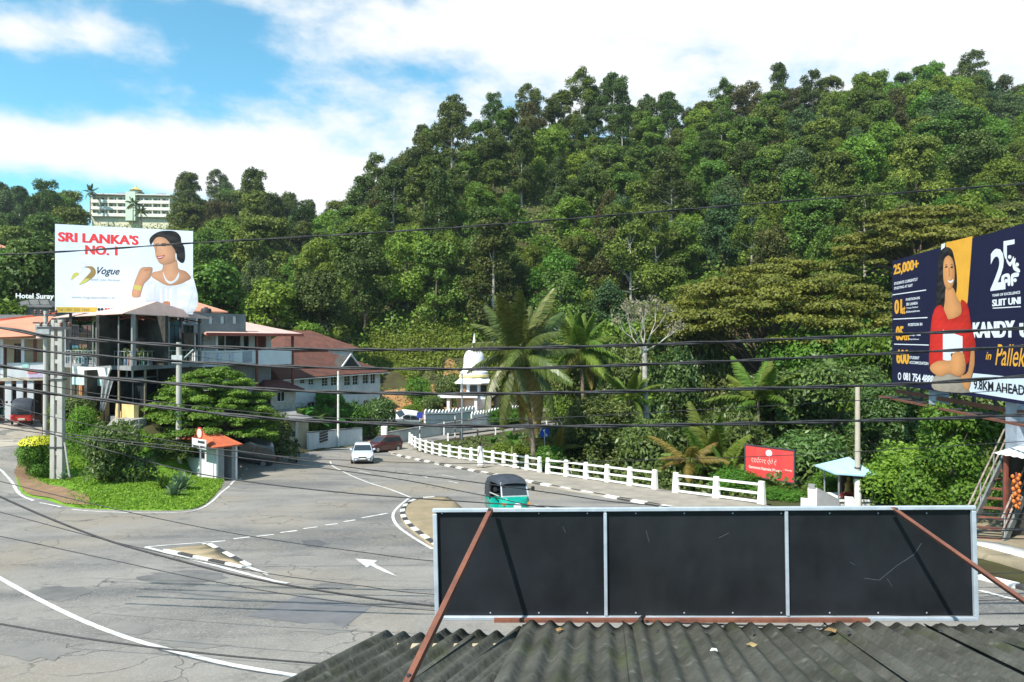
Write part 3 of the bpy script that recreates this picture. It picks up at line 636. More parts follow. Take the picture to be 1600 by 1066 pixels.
# ------------------------------------------------------------------ near vegetation
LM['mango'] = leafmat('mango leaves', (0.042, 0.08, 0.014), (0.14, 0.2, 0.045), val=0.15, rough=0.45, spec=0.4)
LM['lush'] = leafmat('lush leaves', (0.065, 0.145, 0.015), (0.16, 0.28, 0.035), trans=0.34, val=0.15, rough=0.45)
LM['lime'] = leafmat('lime leaves', (0.13, 0.23, 0.02), (0.25, 0.37, 0.05), trans=0.4, val=0.1)
LM['flame'] = leafmat('flame tree leaflets', (0.075, 0.16, 0.016), (0.19, 0.31, 0.04), trans=0.36, val=0.05, hue=.005)
LM['rain'] = leafmat('rain tree leaflets', (0.08, 0.11, 0.016), (0.2, 0.23, 0.036), trans=0.3, val=0.1)
LM['grass'] = leafmat('grass blades', (0.11, 0.23, 0.015), (0.27, 0.40, 0.045), trans=0.4, hue=0.01, val=0.05)
LM['flower'] = leafmat('yellow flowers', (0.62, 0.55, 0.02), (0.75, 0.7, 0.06), trans=0.3, hue=0.01, val=0.05)
LM['agave'] = leafmat('agave leaves', (0.12, 0.19, 0.10), (0.26, 0.33, 0.2), trans=0.15, hue=0.01, val=0.1)
LM['frond'] = leafmat('coconut fronds', (0.055, 0.088, 0.016), (0.16, 0.19, 0.045), trans=0.35, val=0.25, spec=0.45, rough=0.4)
LM['yfrond'] = leafmat('yellowing fronds', (0.16, 0.16, 0.025), (0.32, 0.27, 0.06), trans=0.4, val=0.2)
LM['gfrond'] = leafmat('young palm fronds', (0.075, 0.14, 0.016), (0.18, 0.25, 0.04), trans=0.4, val=0.2)
LM['banana'] = leafmat('banana leaves', (0.06, 0.16, 0.02), (0.13, 0.25, 0.035), trans=0.4, val=0.2)
NEAR = {
    'mango': (make_tree('mango_tree', 301, 8, 3.6, 0.8, 30, 1.4, 900, 0.15, 'mango', asp=2.4, shell=0.5), 8, 4.4),
    'mango2': (make_tree('mango_tree', 305, 8, 3.4, 0.4, 32, 1.3, 900, 0.14, 'mango', asp=2.4, shell=0.5), 8, 4.2),
    'lush': (make_tree('leafy_tree', 311, 7, 3.3, 0.5, 30, 1.25, 850, 0.15, 'lush', asp=1.8), 7, 4.0),
    'bush': (make_tree('leafy_bush', 321, 3, 1.6, 0.0, 24, 0.95, 620, 0.1, 'lush', r0=0.06, asp=2.0), 3, 2.0),
    'lime': (make_tree('lime_bush', 331, 3, 1.9, 0.0, 24, 1.0, 640, 0.1, 'lime', r0=0.05, asp=2.2), 3, 2.3),
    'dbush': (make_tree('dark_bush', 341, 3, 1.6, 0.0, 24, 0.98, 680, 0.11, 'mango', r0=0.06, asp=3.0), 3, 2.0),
}
for k in NEAR: NEAR[k][0].location = (0, -60, -60)
_nu = set(); _nr = random.Random(3)
def plant(kind, px, D, top, wpx, label, cat='tree', group=None, name=None):
    pr, h0, r0 = NEAR[kind]; g = on(px, D); H_ = CZ + (HY - top) / F * D - g.z; sx = wpx / F * D / (2 * r0)
    sc = (sx, sx * _nr.uniform(0.85, 1.0), H_ / h0)
    if sc[2] > 1.5 * sx: sx = sc[2] / 1.5; sc = (sx, sx, sc[2])
    if kind not in _nu: _nu.add(kind); o = pr; o.location = g; o.scale = sc; o.rotation_euler = (0, 0, _nr.uniform(0, 6.3)); tag(o, label, cat, group)
    else: o = dup(pr, g, _nr.uniform(0, 6.3), sc, label=label, cat=cat, group=group)
    return o
VG = 'trees and bushes in the valley behind the railing'
plant('mango', 905, 58, 575, 130, 'dark mango tree behind the coconut palm trunk', group=VG)
plant('mango2', 945, 48, 632, 170, 'low dark mango tree right behind the white railing', group=VG)
plant('mango', 975, 66, 545, 120, 'dark tree between the two palm crowns and the bare pale trunk', group=VG)
plant('mango2', 1055, 54, 560, 150, 'dark leafy tree just behind the bare pale trunk', group=VG)
plant('lush', 965, 80, 505, 170, 'fresh green tree behind the crown of the smaller coconut palm', group=VG)
plant('lush', 870, 88, 545, 90, 'fresh green tree beside the temple behind the palm crown', group=VG)
plant('mango', 1095, 68, 500, 150, 'dark tree at the edge below the wide umbrella canopy', group=VG)
plant('mango2', 1205, 49, 592, 210, 'mango tree directly above the red temple sign', group=VG)
plant('mango', 1300, 46, 575, 210, 'broad mango tree behind the thin concrete pole', group=VG)
plant('lush', 1270, 60, 520, 230, 'bright leafy tree under the wide umbrella canopy', group=VG)
plant('lush', 1375, 50, 520, 150, 'bright leafy tree beside the edge of the navy billboard', group=VG)
plant('mango2', 1400, 38, 610, 170, 'dark mango tree below the corner of the navy billboard', group=VG)
plant('mango', 1500, 42, 600, 220, 'dark tree behind the posts of the navy billboard', group=VG)
plant('mango2', 1640, 40, 590, 220, 'dark tree behind the metal stair at the frame edge', group=VG)
plant('dbush', 1130, 42, 660, 110, 'dark bush between the young palms and the red sign', 'bush', VG)
plant('dbush', 1255, 38, 690, 120, 'dark bush behind the red temple sign', 'bush', VG)
plant('dbush', 1020, 44, 668, 120, 'dark bush at the foot of the bare pale trunk', 'bush', VG)
plant('lime', 1440, 29.5, 706, 170, 'lime green bush between the blue roofed shrine and the metal stair', 'bush', VG)
plant('lush', 1490, 27.5, 634, 190, 'leafy young tree in front of the billboard post', group=VG)
plant('bush', 1215, 33.5, 763, 80, 'leafy bush under the red sign at the railing end', 'bush', VG)
plant('bush', 1150, 36, 738, 90, 'leafy bush behind the end of the railing', 'bush', VG)
plant('bush', 1385, 31, 725, 70, 'small leafy bush beside the blue roofed shrine', 'bush', VG)
plant('bush', 1290, 33, 742, 60, 'small leafy bush beside the white shrine base', 'bush', VG)
plant('dbush', 880, 52, 678, 90, 'dark bush beside the round blue keep left sign', 'bush', VG)
plant('bush', 800, 54, 692, 60, 'bright bush behind the railing beside the palm trunk', 'bush', VG)
plant('bush', 705, 67, 700, 34, 'bush in the hollow between the far road and the railing', 'bush', VG)
plant('dbush', 738, 63, 704, 40, 'dark bush in the hollow left of the walking person', 'bush', VG)
plant('bush', 770, 59, 700, 50, 'bush in the hollow right of the walking person', 'bush', VG)
plant('dbush', 815, 64, 686, 50, 'dark bush between the palm trunk and the far road', 'bush', VG)
plant('bush', 858, 47, 700, 60, 'small bright bush behind the railing post beside the palm', 'bush', VG)
# gardens and the left side
LG = 'shrubs and trees round the left buildings'
plant('lush', 510, 69, 612, 70, 'leafy garden tree behind the white street wall', group=LG)
plant('bush', 478, 66, 640, 60, 'bush behind the beige gatehouse wall', 'bush', LG)
plant('bush', 545, 70, 634, 60, 'bush behind the white street wall beside the white pole', 'bush', LG)
plant('dbush', 588, 72, 632, 55, 'dark bush at the corner of the white house', 'bush', LG)
plant('bush', 646, 92, 634, 36, 'bush on the orange bank behind the parked white car', 'bush', LG)
plant('dbush', 674, 90, 622, 36, 'dark bush on the orange bank left of the temple shelter', 'bush', LG)
plant('bush', 655, 98, 594, 44, 'bush high on the orange bank behind the merlon wall', 'bush', LG)
plant('dbush', 700, 101, 592, 44, 'dark bush on the orange bank behind the temple shelter', 'bush', LG)
plant('bush', 790, 101, 590, 70, 'bush on the bank right of the dagoba', 'bush', LG)
plant('bush', 780, 86, 640, 80, 'low bush below the crenellated temple wall', 'bush', LG)
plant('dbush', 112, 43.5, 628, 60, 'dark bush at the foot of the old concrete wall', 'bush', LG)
plant('lime', 128, 42.5, 642, 48, 'yellow green bush in front of the corner building', 'bush', LG)
plant('bush', 150, 40, 672, 40, 'small bush beside the sloping stone wall', 'bush', LG)
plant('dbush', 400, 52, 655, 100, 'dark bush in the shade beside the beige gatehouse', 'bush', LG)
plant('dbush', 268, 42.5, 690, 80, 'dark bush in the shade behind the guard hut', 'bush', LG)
for k, px, D, top, lab in ((2, 52, 84, 398, 'dark tree behind the hotel sign'), (4, 22, 100, 402, 'light green tree below the small pink house'), (5, -14, 74, 462, 'light green garden tree above the orange roof'), (0, 330, 92, 430, 'mid green tree behind the roof terrace of the white block'),
                          (4, 430, 96, 452, 'light green tree behind the red tiled roofs'), (2, 500, 100, 440, 'dark tree directly behind the ridge of the tiled house'), (1, 375, 96, 440, 'broad tree behind the white block and its water tank'), (0, 84, 95, 405, 'mid green tree behind the white jewellery billboard'), (5, 110, 88, 430, 'light green tree hidden behind the corner building'), (2, 250, 92, 430, 'dark tree behind the corner building roof')):
    g = on(px, D); s_ = (CZ + (HY - top) / F * D - g.z) / (13, 14.5, 14, 17, 12.5, 9.5)[k]; dup(protos[k], g, px * .1, s_, label=lab, cat='tree', group=LG)
# the big drooping bush, the yellow bush and the agaves on the verge
root = NEAR['dbush'][0]
plant('dbush', 176, 35.5, 674, 88, 'big rounded dark bush with drooping leaves on the grass verge', 'bush')
o = plant('bush', 58, 37.5, 690, 46, 'green bush with bright yellow flowers beside the concrete pole', 'bush')
g = on(56, 37.4); rg = np.random.default_rng(8); zt = CZ + (HY - 693) / F * 37.4
d = rg.normal(size=(900, 3)); d /= np.linalg.norm(d, axis=1, keepdims=True); d[:, 2] = np.abs(d[:, 2])
c0 = np.array([0, 0, (zt - g.z) / o.scale[2]]) ; me = cards('flowers', c0 + d * np.array([0.9, 0.9, 0.42]) / np.array(o.scale), d + [0, 0, .6], 0.14, 1.2, None, rg)
link('flowers', me, LM['flower'], o)
def agave(px, D, r, label, n=26, lm='agave'):
    g = on(px, D, 0.06); t = thing('agave_plant', g, 0, label, 'plant', 'spiky plants on the verge'); rr = random.Random(int(px))
    for k in range(n):
        a = k * 2.4; e = R(20 + 65 * (k / n)); L = r * rr.uniform(.8, 1.1); mb = MB(); w = 0.05 * r / 0.6
        dx, dy = math.cos(a), math.sin(a); q = Vector((-dy, dx, 0))
        pts = [Vector((dx * L * math.cos(e) * s, dy * L * math.cos(e) * s, 0.05 + L * math.sin(e) * s - 0.18 * L * s * s * math.cos(e))) for s in (0, .4, .75, 1)]
        ws = (w, w * 1.4, w * .8, .004); vs_ = []
        for p, w_ in zip(pts, ws): vs_ += [p - q * w_, p + q * w_]
        mb.add(vs_, [(0, 1, 3, 2), (2, 3, 5, 4), (4, 5, 7, 6)]); mb.build('leaf', LM[lm], t, world=False)
    return t
agave(272, 32.6, 0.72, 'grey green spiky agave at the front of the verge')
agave(256, 34.2, 0.8, 'green spiky agave with an orange tinge beside the big bush', lm='gfrond')
agave(284, 34.4, 0.95, 'tall spiky agave behind the others near the guard hut')
agave(100, 36.6, 0.5, 'small spiky plant at the foot of the concrete pole', 20)
# grass blades on the verge
def vergefn(rg, n):
    poly = [(p.x, p.y) for p in isl_edge] + [(p.x, p.y) for p in back]; px_ = np.array([p[0] for p in poly]); py_ = np.array([p[1] for p in poly])
    x = rg.uniform(px_.min(), px_.max(), n * 3); y = rg.uniform(py_.min(), py_.max(), n * 3); ins = np.zeros(len(x), bool); j = len(poly) - 1
    for i in range(len(poly)):
        c = ((py_[i] > y) != (py_[j] > y)) & (x < (px_[j] - px_[i]) * (y - py_[i]) / (py_[j] - py_[i] + 1e-9) + px_[i]); ins ^= c; j = i
    pxs = CX + F * x / y; ins &= ~((pxs < 118 + rg.normal(0, 12, len(x))) & (y < 36.2 + rg.normal(0, .5, len(x)))) ; ins &= pxs > 44
    return x[ins][:n], y[ins][:n], 0.4 + 0.6 * rg.random(ins.sum())[:n]
scatter(75000, vergefn, 12, 0.06, 0.13, 'grass', 'grass', 'bright green grass on the verge round the bush', up=0.35, asp=3.0, cat='grass')
def valleyfn(rg, n):
    px = rg.uniform(690, 1600, n * 2); D = rg.uniform(33, 90, n * 2); rail = np.interp(px, [641, 843, 1024, 1170, 1260, 1420, 1620], [64, 45.5, 36.4, 32.6, 31.3, 29.5, 27])
    k = D > rail + 1.0; k &= ~((px < 930) & (D > np.interp(px, [690, 760, 930], [69, 73, 77])) & (D < 96)); x = (px - CX) / F * D; return x[k][:n], D[k][:n], np.clip(0.4 + _n2(x[k][:n], D[k][:n], 2.0), .15, 1.2) * np.where(px[k][:n] < 850, .3, 1)
scatter(45000, valleyfn, 14, 0.2, 1.4, 'valley_undergrowth', 'mango', 'dark green undergrowth filling the hollow behind the railing')
def leftfn(rg, n):
    px = rg.uniform(360, 620, n * 2); D = rg.uniform(64, 92, n * 2); k = D > np.interp(px, [360, 600, 620], [64, 70, 84]); k &= ~((px > 548) & (px < 615) & (D < 78)); x = (px - CX) / F * D
    return x[k][:n], D[k][:n], np.full(k.sum(), .6)[:n]
scatter(7000, leftfn, 15, 0.22, 0.6, 'garden_grass', 'lush', 'green weeds in the garden round the white house', cat='grass')
def rfn(rg, n):
    px = rg.uniform(1200, 1720, n * 2); df = np.interp(px, HT[:, 0], HT[:, 1]); D = df - 6 + rg.random(n * 2) * 75
    x = (px - CX) / F * D; return x[:n], D[:n], np.clip(0.5 + _n2(x[:n], D[:n], 4.0, 2.0), .1, 1.3)
scatter(50000, rfn, 16, 0.33, 2.2, 'hillside_creeper', 'lush', 'bright green creepers on the open slope behind the navy billboard')
# palms
def frond_mesh(name, L, droop, rise, seed, n=56, wl=0.8):
    rr = random.Random(seed); v = []; f = []; tn = []
    def rp(s): return Vector((L * s * (1 - 0.12 * droop * s), 0, L * (rise * s - droop * s * s)))
    def quad(a, b, c, d_): 
        i = len(v); v.extend([a, b, c, d_]); f.append((i, i + 1, i + 2, i + 3)); tn.append(rr.random())
    for i in range(8):
        a, b = rp(i / 8), rp((i + 1) / 8); w = 0.011 * (1 - i / 9); quad(a + Vector((0, w, 0)), a - Vector((0, w, 0)), b - Vector((0, w * .85, 0)), b + Vector((0, w * .85, 0)))
    for k in range(n):
        s = 0.14 + 0.86 * k / n; p = rp(s); l_ = wl * math.sin(math.pi * min(1, .25 + .72 * s)) ** .7 * rr.uniform(.85, 1.1); t = (rp(min(1, s + .02)) - rp(s - .02)).normalized()
        for sd in (-1, 1):
            dr = (t * (0.45 + .5 * s) + Vector((0, sd, 0)) * .9 + Vector((0, 0, -0.25 - .3 * rr.random()))).normalized(); mid = p + dr * l_ * .55; tip = p + dr * l_ + Vector((0, 0, -l_ * (0.28 + .25 * rr.random())))
            w = t * 0.0135; quad(p - w, p + w, mid + w * .9, mid - w * .9); quad(mid - w * .9, mid + w * .9, tip + w * .2, tip - w * .2)
    me = bpy.data.meshes.new(name); me.from_pydata(v, [], f); me.update()
    at = me.attributes.new('tint', 'FLOAT', 'FACE'); at.data.foreach_set('value', np.array(tn, np.float32)); return me
FM = [frond_mesh('frond', 1, d_, r_, i, wl=.2) for i, (d_, r_) in enumerate(((.3, .25), (.5, .3), (.72, .32)))]
def _scale_leaf(me): pass
M_PTRUNK = mat('palm trunk', (0.24, 0.185, 0.14), 0.95, 0.1, col2=(0.13, 0.10, 0.08), scale=2, detail=6, bump=0.4, stretch=(.6, .6, 5))
def palm(base, top, r0, L, n, label, lm='frond', emin=-35, emax=82, seed=1, old=3, nuts=True, trunk=True, cat='palm', group='palms in the valley'):
    t = thing('coconut_palm' if nuts else 'young_palm', base, 0, label, cat, group); rr = random.Random(seed); d = Vector(top) - Vector(base)
    if trunk:
        pts = [Vector((d.x * s ** 1.5, d.y * s ** 1.5, d.z * s)) for s in (0, .04, .15, .3, .45, .6, .75, .9, 1)]
        pts[0] = Vector((0, 0, -.5)); MB().tube(pts, [r0 * 1.7, r0 * 1.35, r0 * 1.1, r0, r0 * .95, r0 * .9, r0 * .88, r0 * .85, r0 * .8], 9).build('trunk', M_PTRUNK, t, world=False, smooth=True)
    for k in range(n):
        el = emax + (emin - emax) * (k + .5) / n; a = k * 2.399 + rr.uniform(-.2, .2); isold = k >= n - old
        me = FM[0 if el > 45 else (1 if el > 5 else 2)]; 
        o = bpy.data.objects.new('frond', me); COL.objects.link(o); o.parent = t; o.location = d
        if not me.materials: me.materials.append(None)
        o.material_slots[0].link = 'OBJECT'; o.material_slots[0].material = LM['yfrond' if isold else lm]
        o.rotation_euler = (rr.uniform(-.7, .7), -R(el - 8 + rr.uniform(-10, 10)), a + rr.uniform(-.3, .3)); o.scale = (L * rr.uniform(.7, 1.12),) * 3
    if nuts:
        for k in range(7):
            a = k * .9; MB().lathe((d.x + .32 * math.cos(a), d.y + .32 * math.sin(a), d.z - .35 - .1 * (k % 2)), [(.02, 0), (.12, .06), (.15, .16), (.1, .27), (.02, .31)], 8).build('coconut', mat('coconut husk', (.32, .2, .06), .6), t, world=False, smooth=True)
    return t
b = on(835, 47); palm(b, P(813, 553, 46.6), .17, 4.9, 34, 'tall coconut palm with brown trunk rising behind the white railing', seed=2, emin=-62, emax=85, old=5)
b = on(914, 55); palm(b, P(908, 545, 54.5), .16, 4.4, 22, 'smaller coconut palm standing right of the tall one', 'gfrond', seed=4, emin=-45, emax=85, old=2)
b = on(1112, 40.5); palm(b, b + Vector((0, 0, 1.6)), .12, 4.3, 15, 'young palm with upright yellow green fronds left of the red sign', 'gfrond', emin=15, emax=84, seed=6, old=0, nuts=False)
b = on(1078, 38.3); palm(b, b + Vector((0, 0, 1.5)), .1, 3.0, 10, 'low palm with yellowing arched fronds behind the railing', 'yfrond', emin=0, emax=55, seed=9, old=3, nuts=False)
b = on(1185, 47); palm(b, P(1185, 628, 47), .12, 3.6, 13, 'young palm showing above the mango trees', 'gfrond', emin=0, emax=80, seed=11, old=0, nuts=False)
b = on(985, 50); palm(b, P(985, 625, 50), .12, 2.8, 12, 'young palm between the coconut palms and the bare trunk', 'gfrond', emin=-10, emax=80, seed=13, old=0, nuts=False)
b = on(1140, 37.5); palm(b, b + Vector((0, 0, .6)), .08, 1.9, 12, 'low green fan of palm leaves beside the red sign', 'gfrond', emin=5, emax=80, seed=15, old=0, nuts=False)
b = on(872, 50); palm(b, b + Vector((0, 0, 2.2)), .1, 2.6, 9, 'young yellowish palm beside the tall palm trunk', 'yfrond', emin=-10, emax=80, seed=17, old=0, nuts=False)
def banana(px, D, hgt, n, label, seed, lm='banana', group='banana plants'):
    g = on(px, D); t = thing('banana_plant', g, 0, label, 'banana plant', group); rr = random.Random(seed)
    MB().tube([(0, 0, -.2), (0, 0, hgt * .35), (.05, 0, hgt * .55)], [.13, .1, .06], 8).build('stem', mat('banana stem', (.2, .23, .08), .7), t, world=False, smooth=True)
    for k in range(n):
        a = k * 2.4 + rr.uniform(-.3, .3); el = R(rr.uniform(30, 75)); L = hgt * rr.uniform(.55, .75); w = .16 * hgt * .55; mb = MB(); q = Vector((-math.sin(a), math.cos(a), 0)); vs_ = []; f = []
        for i in range(9):
            s = i / 8; r_ = L * s * math.cos(el); z = hgt * .5 + L * s * math.sin(el) - L * .55 * s ** 2.2; p = Vector((math.cos(a) * r_, math.sin(a) * r_, z)); ww = w * (math.sin(math.pi * min(1, .06 + .9 * s)) ** .5 if s > .1 else .12)
            vs_ += [p - q * ww + Vector((0, 0, .12 * ww)), p, p + q * ww + Vector((0, 0, .12 * ww))]
        for i in range(8): f += [(3 * i, 3 * i + 1, 3 * i + 4, 3 * i + 3), (3 * i + 1, 3 * i + 2, 3 * i + 5, 3 * i + 4)]
        mb.add(vs_, f).build('leaf', LM[lm], t, world=False, smooth=True)
banana(770, 57, 2.6, 6, 'small banana plant behind the railing beside the walking person', 1)
banana(800, 50, 3.3, 6, 'banana plant with broad dark leaf left of the palm trunk', 2)
banana(1064, 44, 5.6, 6, 'banana plant with big light leaf right of the bare trunk', 3)
banana(470, 62.5, 4.6, 7, 'banana plant rising behind the beige gatehouse', 4)
banana(516, 67, 4.4, 7, 'banana plant in front of the orange pavilion roof', 5)
banana(492, 66, 3.4, 6, 'banana plant behind the white street wall', 6)
# umbrella-crowned rain trees
def rain_tree(px, D, top, spread_px, thick_px, label, seed, leaf=.22, nl=46, lm='rain', per=420, name='rain_tree', group=None, low=1.0):
    g = on(px, D); rad = spread_px / F * D / 2; zt = CZ + (HY - top) / F * D - g.z; th = thick_px / F * D; rng_ = random.Random(seed); L = []
    for i in range(nl):
        a = i * 2.4 + rng_.uniform(-.3, .3); rr = rad * math.sqrt((i + .3) / nl) * rng_.uniform(.82, 1.0); q = rr / rad
        zz = zt - th * (q ** 2.2 * .85 + rng_.uniform(0, .3) + (.25 if i % 3 == 0 else 0) * low); s = rad * rng_.uniform(.075, .16)
        L.append((rr * math.cos(a), rr * math.sin(a), zz - s * .25, s * rng_.uniform(.8, 1.3), s * rng_.uniform(.8, 1.3), s * rng_.uniform(.22, .45), int(per * s * s / (rad * .12) ** 2)))
    t = thing(name, g, 0, label, 'tree', group)
    link('crown', crown_mesh(name, L, leaf, seed, up=.7, rnd=.7, asp=1.5, shell=.3), LM[lm], t)
    mb = MB(); zf = zt * .38; r0 = rad * .035
    mb.tube([(0, 0, -.5), (0, 0, zf * .5), (.2, 0, zf)], [r0 * 1.4, r0, r0 * .9], 9)
    for l in L[::3]:
        e = Vector(l[:3]); mb.tube([(.2 * .5, 0, zf * .9), (e.x * .45, e.y * .45, zf + (e.z - zf) * .6), e], [r0 * .5, r0 * .3, r0 * .07], 5, cap=False)
    mb.build('trunk', M_BARK, t, world=False, smooth=True); return t
rain_tree(1205, 68, 402, 385, 120, 'wide olive green umbrella shaped rain tree in front of the hill forest', 31, leaf=.2, nl=190, per=430)
rain_tree(1435, 98, 318, 270, 85, 'umbrella shaped rain tree half hidden by the navy billboard', 33, leaf=.26, nl=140, per=380)
rain_tree(328, 46.5, 571, 212, 105, 'spreading fine leaved tree over the guard hut', 35, leaf=.1, nl=300, lm='flame', per=400, name='flame_tree')
rain_tree(1560, 118, 318, 210, 75, 'flat topped tree on the slope above the billboard top edge', 37, leaf=.28, nl=110, per=360)
# bare pale tree
def bare_tree():
    b = on(1013, 51); t = thing('bare_tree', b, 0, 'bare pale trunked tree with thin grey branches behind the railing', 'tree'); rr = random.Random(4); mb = MB(); tw = []
    top = P(1007, 545, 51) - b; mb.tube([(0, 0, -.5), (top.x * .3, 0, top.z * .35), (top.x * .8, .1, top.z * .7), top], [.3, .25, .21, .17], 9)
    def grow(p, d, L, r, n):
        q = p + d * L; mb.tube([p, p.lerp(q, .5) + Vector((rr.uniform(-.1, .1),) * 3), q], [r, r * .75, r * .5], 6, cap=False)
        if n == 0: tw.append(q); return
        for _ in range(2): grow(q, (d + Vector((rr.uniform(-.45, .45), rr.uniform(-.45, .45), rr.uniform(-.1, .6)))).normalized(), L * rr.uniform(.6, .85), r * .55, n - 1)
    for d in ((-.8, 0, .9), (1.0, .1, .55), (-.15, .4, 1), (.3, -.3, 1), (-.45, -.4, .8), (.05, .1, 1)): grow(Vector(top) - Vector((0, 0, .2)), Vector(d).normalized(), 1.35, .075, 3)
    mb.build('trunk', M_PALEBARK, t, world=False, smooth=True)
    rg = np.random.default_rng(5); c = np.array([tuple(q) for q in tw]); pos = np.repeat(c, 16, 0) + rg.normal(0, .22, (len(c) * 16, 3))
    link('twigs', cards('twigs', pos, rg.normal(size=pos.shape), .1, 3, None, rg), leafmat('dry grey twigs', (.2, .17, .11), (.34, .31, .2), hue=.01, val=.05), t)['kind'] = 'stuff'
bare_tree()
# ------------------------------------------------------------------ buildings
class Fr:      # a facade: u to the right, v up, w into the building
    def __init__(s, A, B, zb):
        s.o = Vector((A[0], A[1], zb)); d = Vector((B[0] - A[0], B[1] - A[1], 0)); s.L = d.length; s.r = d.normalized(); s.n = Vector((-s.r.y, s.r.x, 0)); s.zb = zb
    def p(s, u, w, v): return s.o + s.r * u + s.n * w + Vector((0, 0, v))
    def uv(s, px, py, w=0):
        d = Vector(((px - CX) / F, 1, (HY - py) / F)); c = Vector((0, 0, CZ)); o = s.o + s.n * w
        t = (o - c).dot(s.n) / d.dot(s.n); q = c + d * t - s.o; return q.dot(s.r), q.z
    def box(s, mb, u0, u1, v0, v1, w0, w1):
        return mb.hexa([s.p(u0, w0, v0), s.p(u1, w0, v0), s.p(u1, w1, v0), s.p(u0, w1, v0), s.p(u0, w0, v1), s.p(u1, w0, v1), s.p(u1, w1, v1), s.p(u0, w1, v1)])
    def rect(s, x0, y0, x1, y1, w=0):
        xm, ym = (x0 + x1) / 2, (y0 + y1) / 2
        return s.uv(x0, ym, w)[0], s.uv(x1, ym, w)[0], s.uv(xm, y1, w)[1], s.uv(xm, y0, w)[1]
    def pbox(s, mb, x0, y0, x1, y1, w0, w1):
        u0, u1, v0, v1 = s.rect(x0, y0, x1, y1, w0); return s.box(mb, u0, u1, v0, v1, w0, w1)
    def holes(s, mb, u0, u1, v0, v1, hs, w0, w1):
        us = sorted({u0, u1, *[min(max(a, u0), u1) for h_ in hs for a in h_[:2]]}); vs_ = sorted({v0, v1, *[min(max(a, v0), v1) for h_ in hs for a in h_[2:4]]})
        for j in range(len(vs_) - 1):
            run = None
            for i in range(len(us)):
                solid = i < len(us) - 1 and not any(h_[0] < (us[i] + us[i + 1]) / 2 < h_[1] and h_[2] < (vs_[j] + vs_[j + 1]) / 2 < h_[3] for h_ in hs)
                if solid and run is None: run = us[i]
                if not solid and run is not None: s.box(mb, run, us[i], vs_[j], vs_[j + 1], w0, w1); run = None
        return mb
M_GLASS = mat('dark window glass', (0.02, 0.024, 0.028), 0.08, 0.6, var=0.1)
M_WHITEP = mat('white wall paint', (0.74, 0.75, 0.76), 0.8, 0.25, col2=(0.62, 0.63, 0.64), scale=0.7, detail=8, grime=0.5, grime_col=(0.27, 0.26, 0.24))
M_WFRAME = mat('white window timber', (0.78, 0.78, 0.76), 0.6, 0.3, var=0.05)
M_BEIGE = mat('beige wall paint', (0.52, 0.44, 0.30), 0.85, 0.2, col2=(0.42, 0.35, 0.24), scale=0.8, detail=8, grime=0.3, grime_col=(0.2, 0.17, 0.13))
M_GREYC = mat('stained grey concrete', (0.30, 0.30, 0.30), 0.9, 0.2, col2=(0.19, 0.19, 0.19), scale=0.9, detail=8, grime=0.6, grime_col=(0.05, 0.05, 0.055))
M_TILE = mat('red clay roof tiles', (0.175, 0.075, 0.055), 0.95, 0.1, col2=(0.10, 0.052, 0.042), scale=1.2, detail=9, grime=0.45, grime_col=(0.09, 0.06, 0.05))
def rows(m, sc, strength=0.9, axis='Z'):
    t = m.node_tree; l = t.links; w = N(t, 'ShaderNodeTexWave', bands_direction=axis, wave_profile='SAW'); w.inputs['Scale'].default_value = sc
    tc = N(t, 'ShaderNodeTexCoord'); l.new(tc.outputs['Object'], w.inputs['Vector']); b = N(t, 'ShaderNodeBump'); b.inputs['Strength'].default_value = strength; b.inputs['Distance'].default_value = 0.06
    l.new(w.outputs['Fac'], b.inputs['Height']); l.new(b.outputs[0], t.nodes['Principled BSDF'].inputs['Normal']); return m
rows(M_TILE, 1.9)
M_OTILE = mat('orange tin roof', (0.52, 0.25, 0.16), 0.8, 0.3, col2=(0.5, 0.2, 0.12), scale=0.9, detail=8, grime=0.3, grime_col=(0.3, 0.2, 0.16))
M_PTILE = mat('faded pink roof sheet', (0.66, 0.45, 0.38), 0.7, 0.3, col2=(0.5, 0.33, 0.28), scale=0.9, detail=8, grime=0.3, grime_col=(0.35, 0.26, 0.24))
M_GROOF = mat('old grey roof sheet', (0.16, 0.16, 0.155), 0.9, 0.15, col2=(0.095, 0.095, 0.09), scale=1.5, detail=9, grime=0.4, grime_col=(0.06, 0.065, 0.05))
M_DARKIN = mat('unlit interior wall', (0.06, 0.056, 0.05), 0.95, 0.1, var=0.25, scale=1.2)  # darkened wall colour: the shade of the rooms is put into it
M_TEAL = mat('teal painted door', (0.06, 0.17, 0.22), 0.6, 0.3, var=0.1)
M_REDWOOD = mat('red brown timber', (0.20, 0.06, 0.04), 0.7, 0.3, var=0.15, scale=4)
M_METAL = mat('galvanised steel', (0.5, 0.52, 0.54), 0.45, 0.5, var=0.12, scale=3, metal=0.6)
M_DKMETAL = mat('dark painted steel', (0.05, 0.05, 0.055), 0.6, 0.4, var=0.15)
M_RUST = mat('rusty steel', (0.23, 0.09, 0.055), 0.85, 0.25, col2=(0.13, 0.055, 0.04), scale=6, detail=9, bump=0.3)
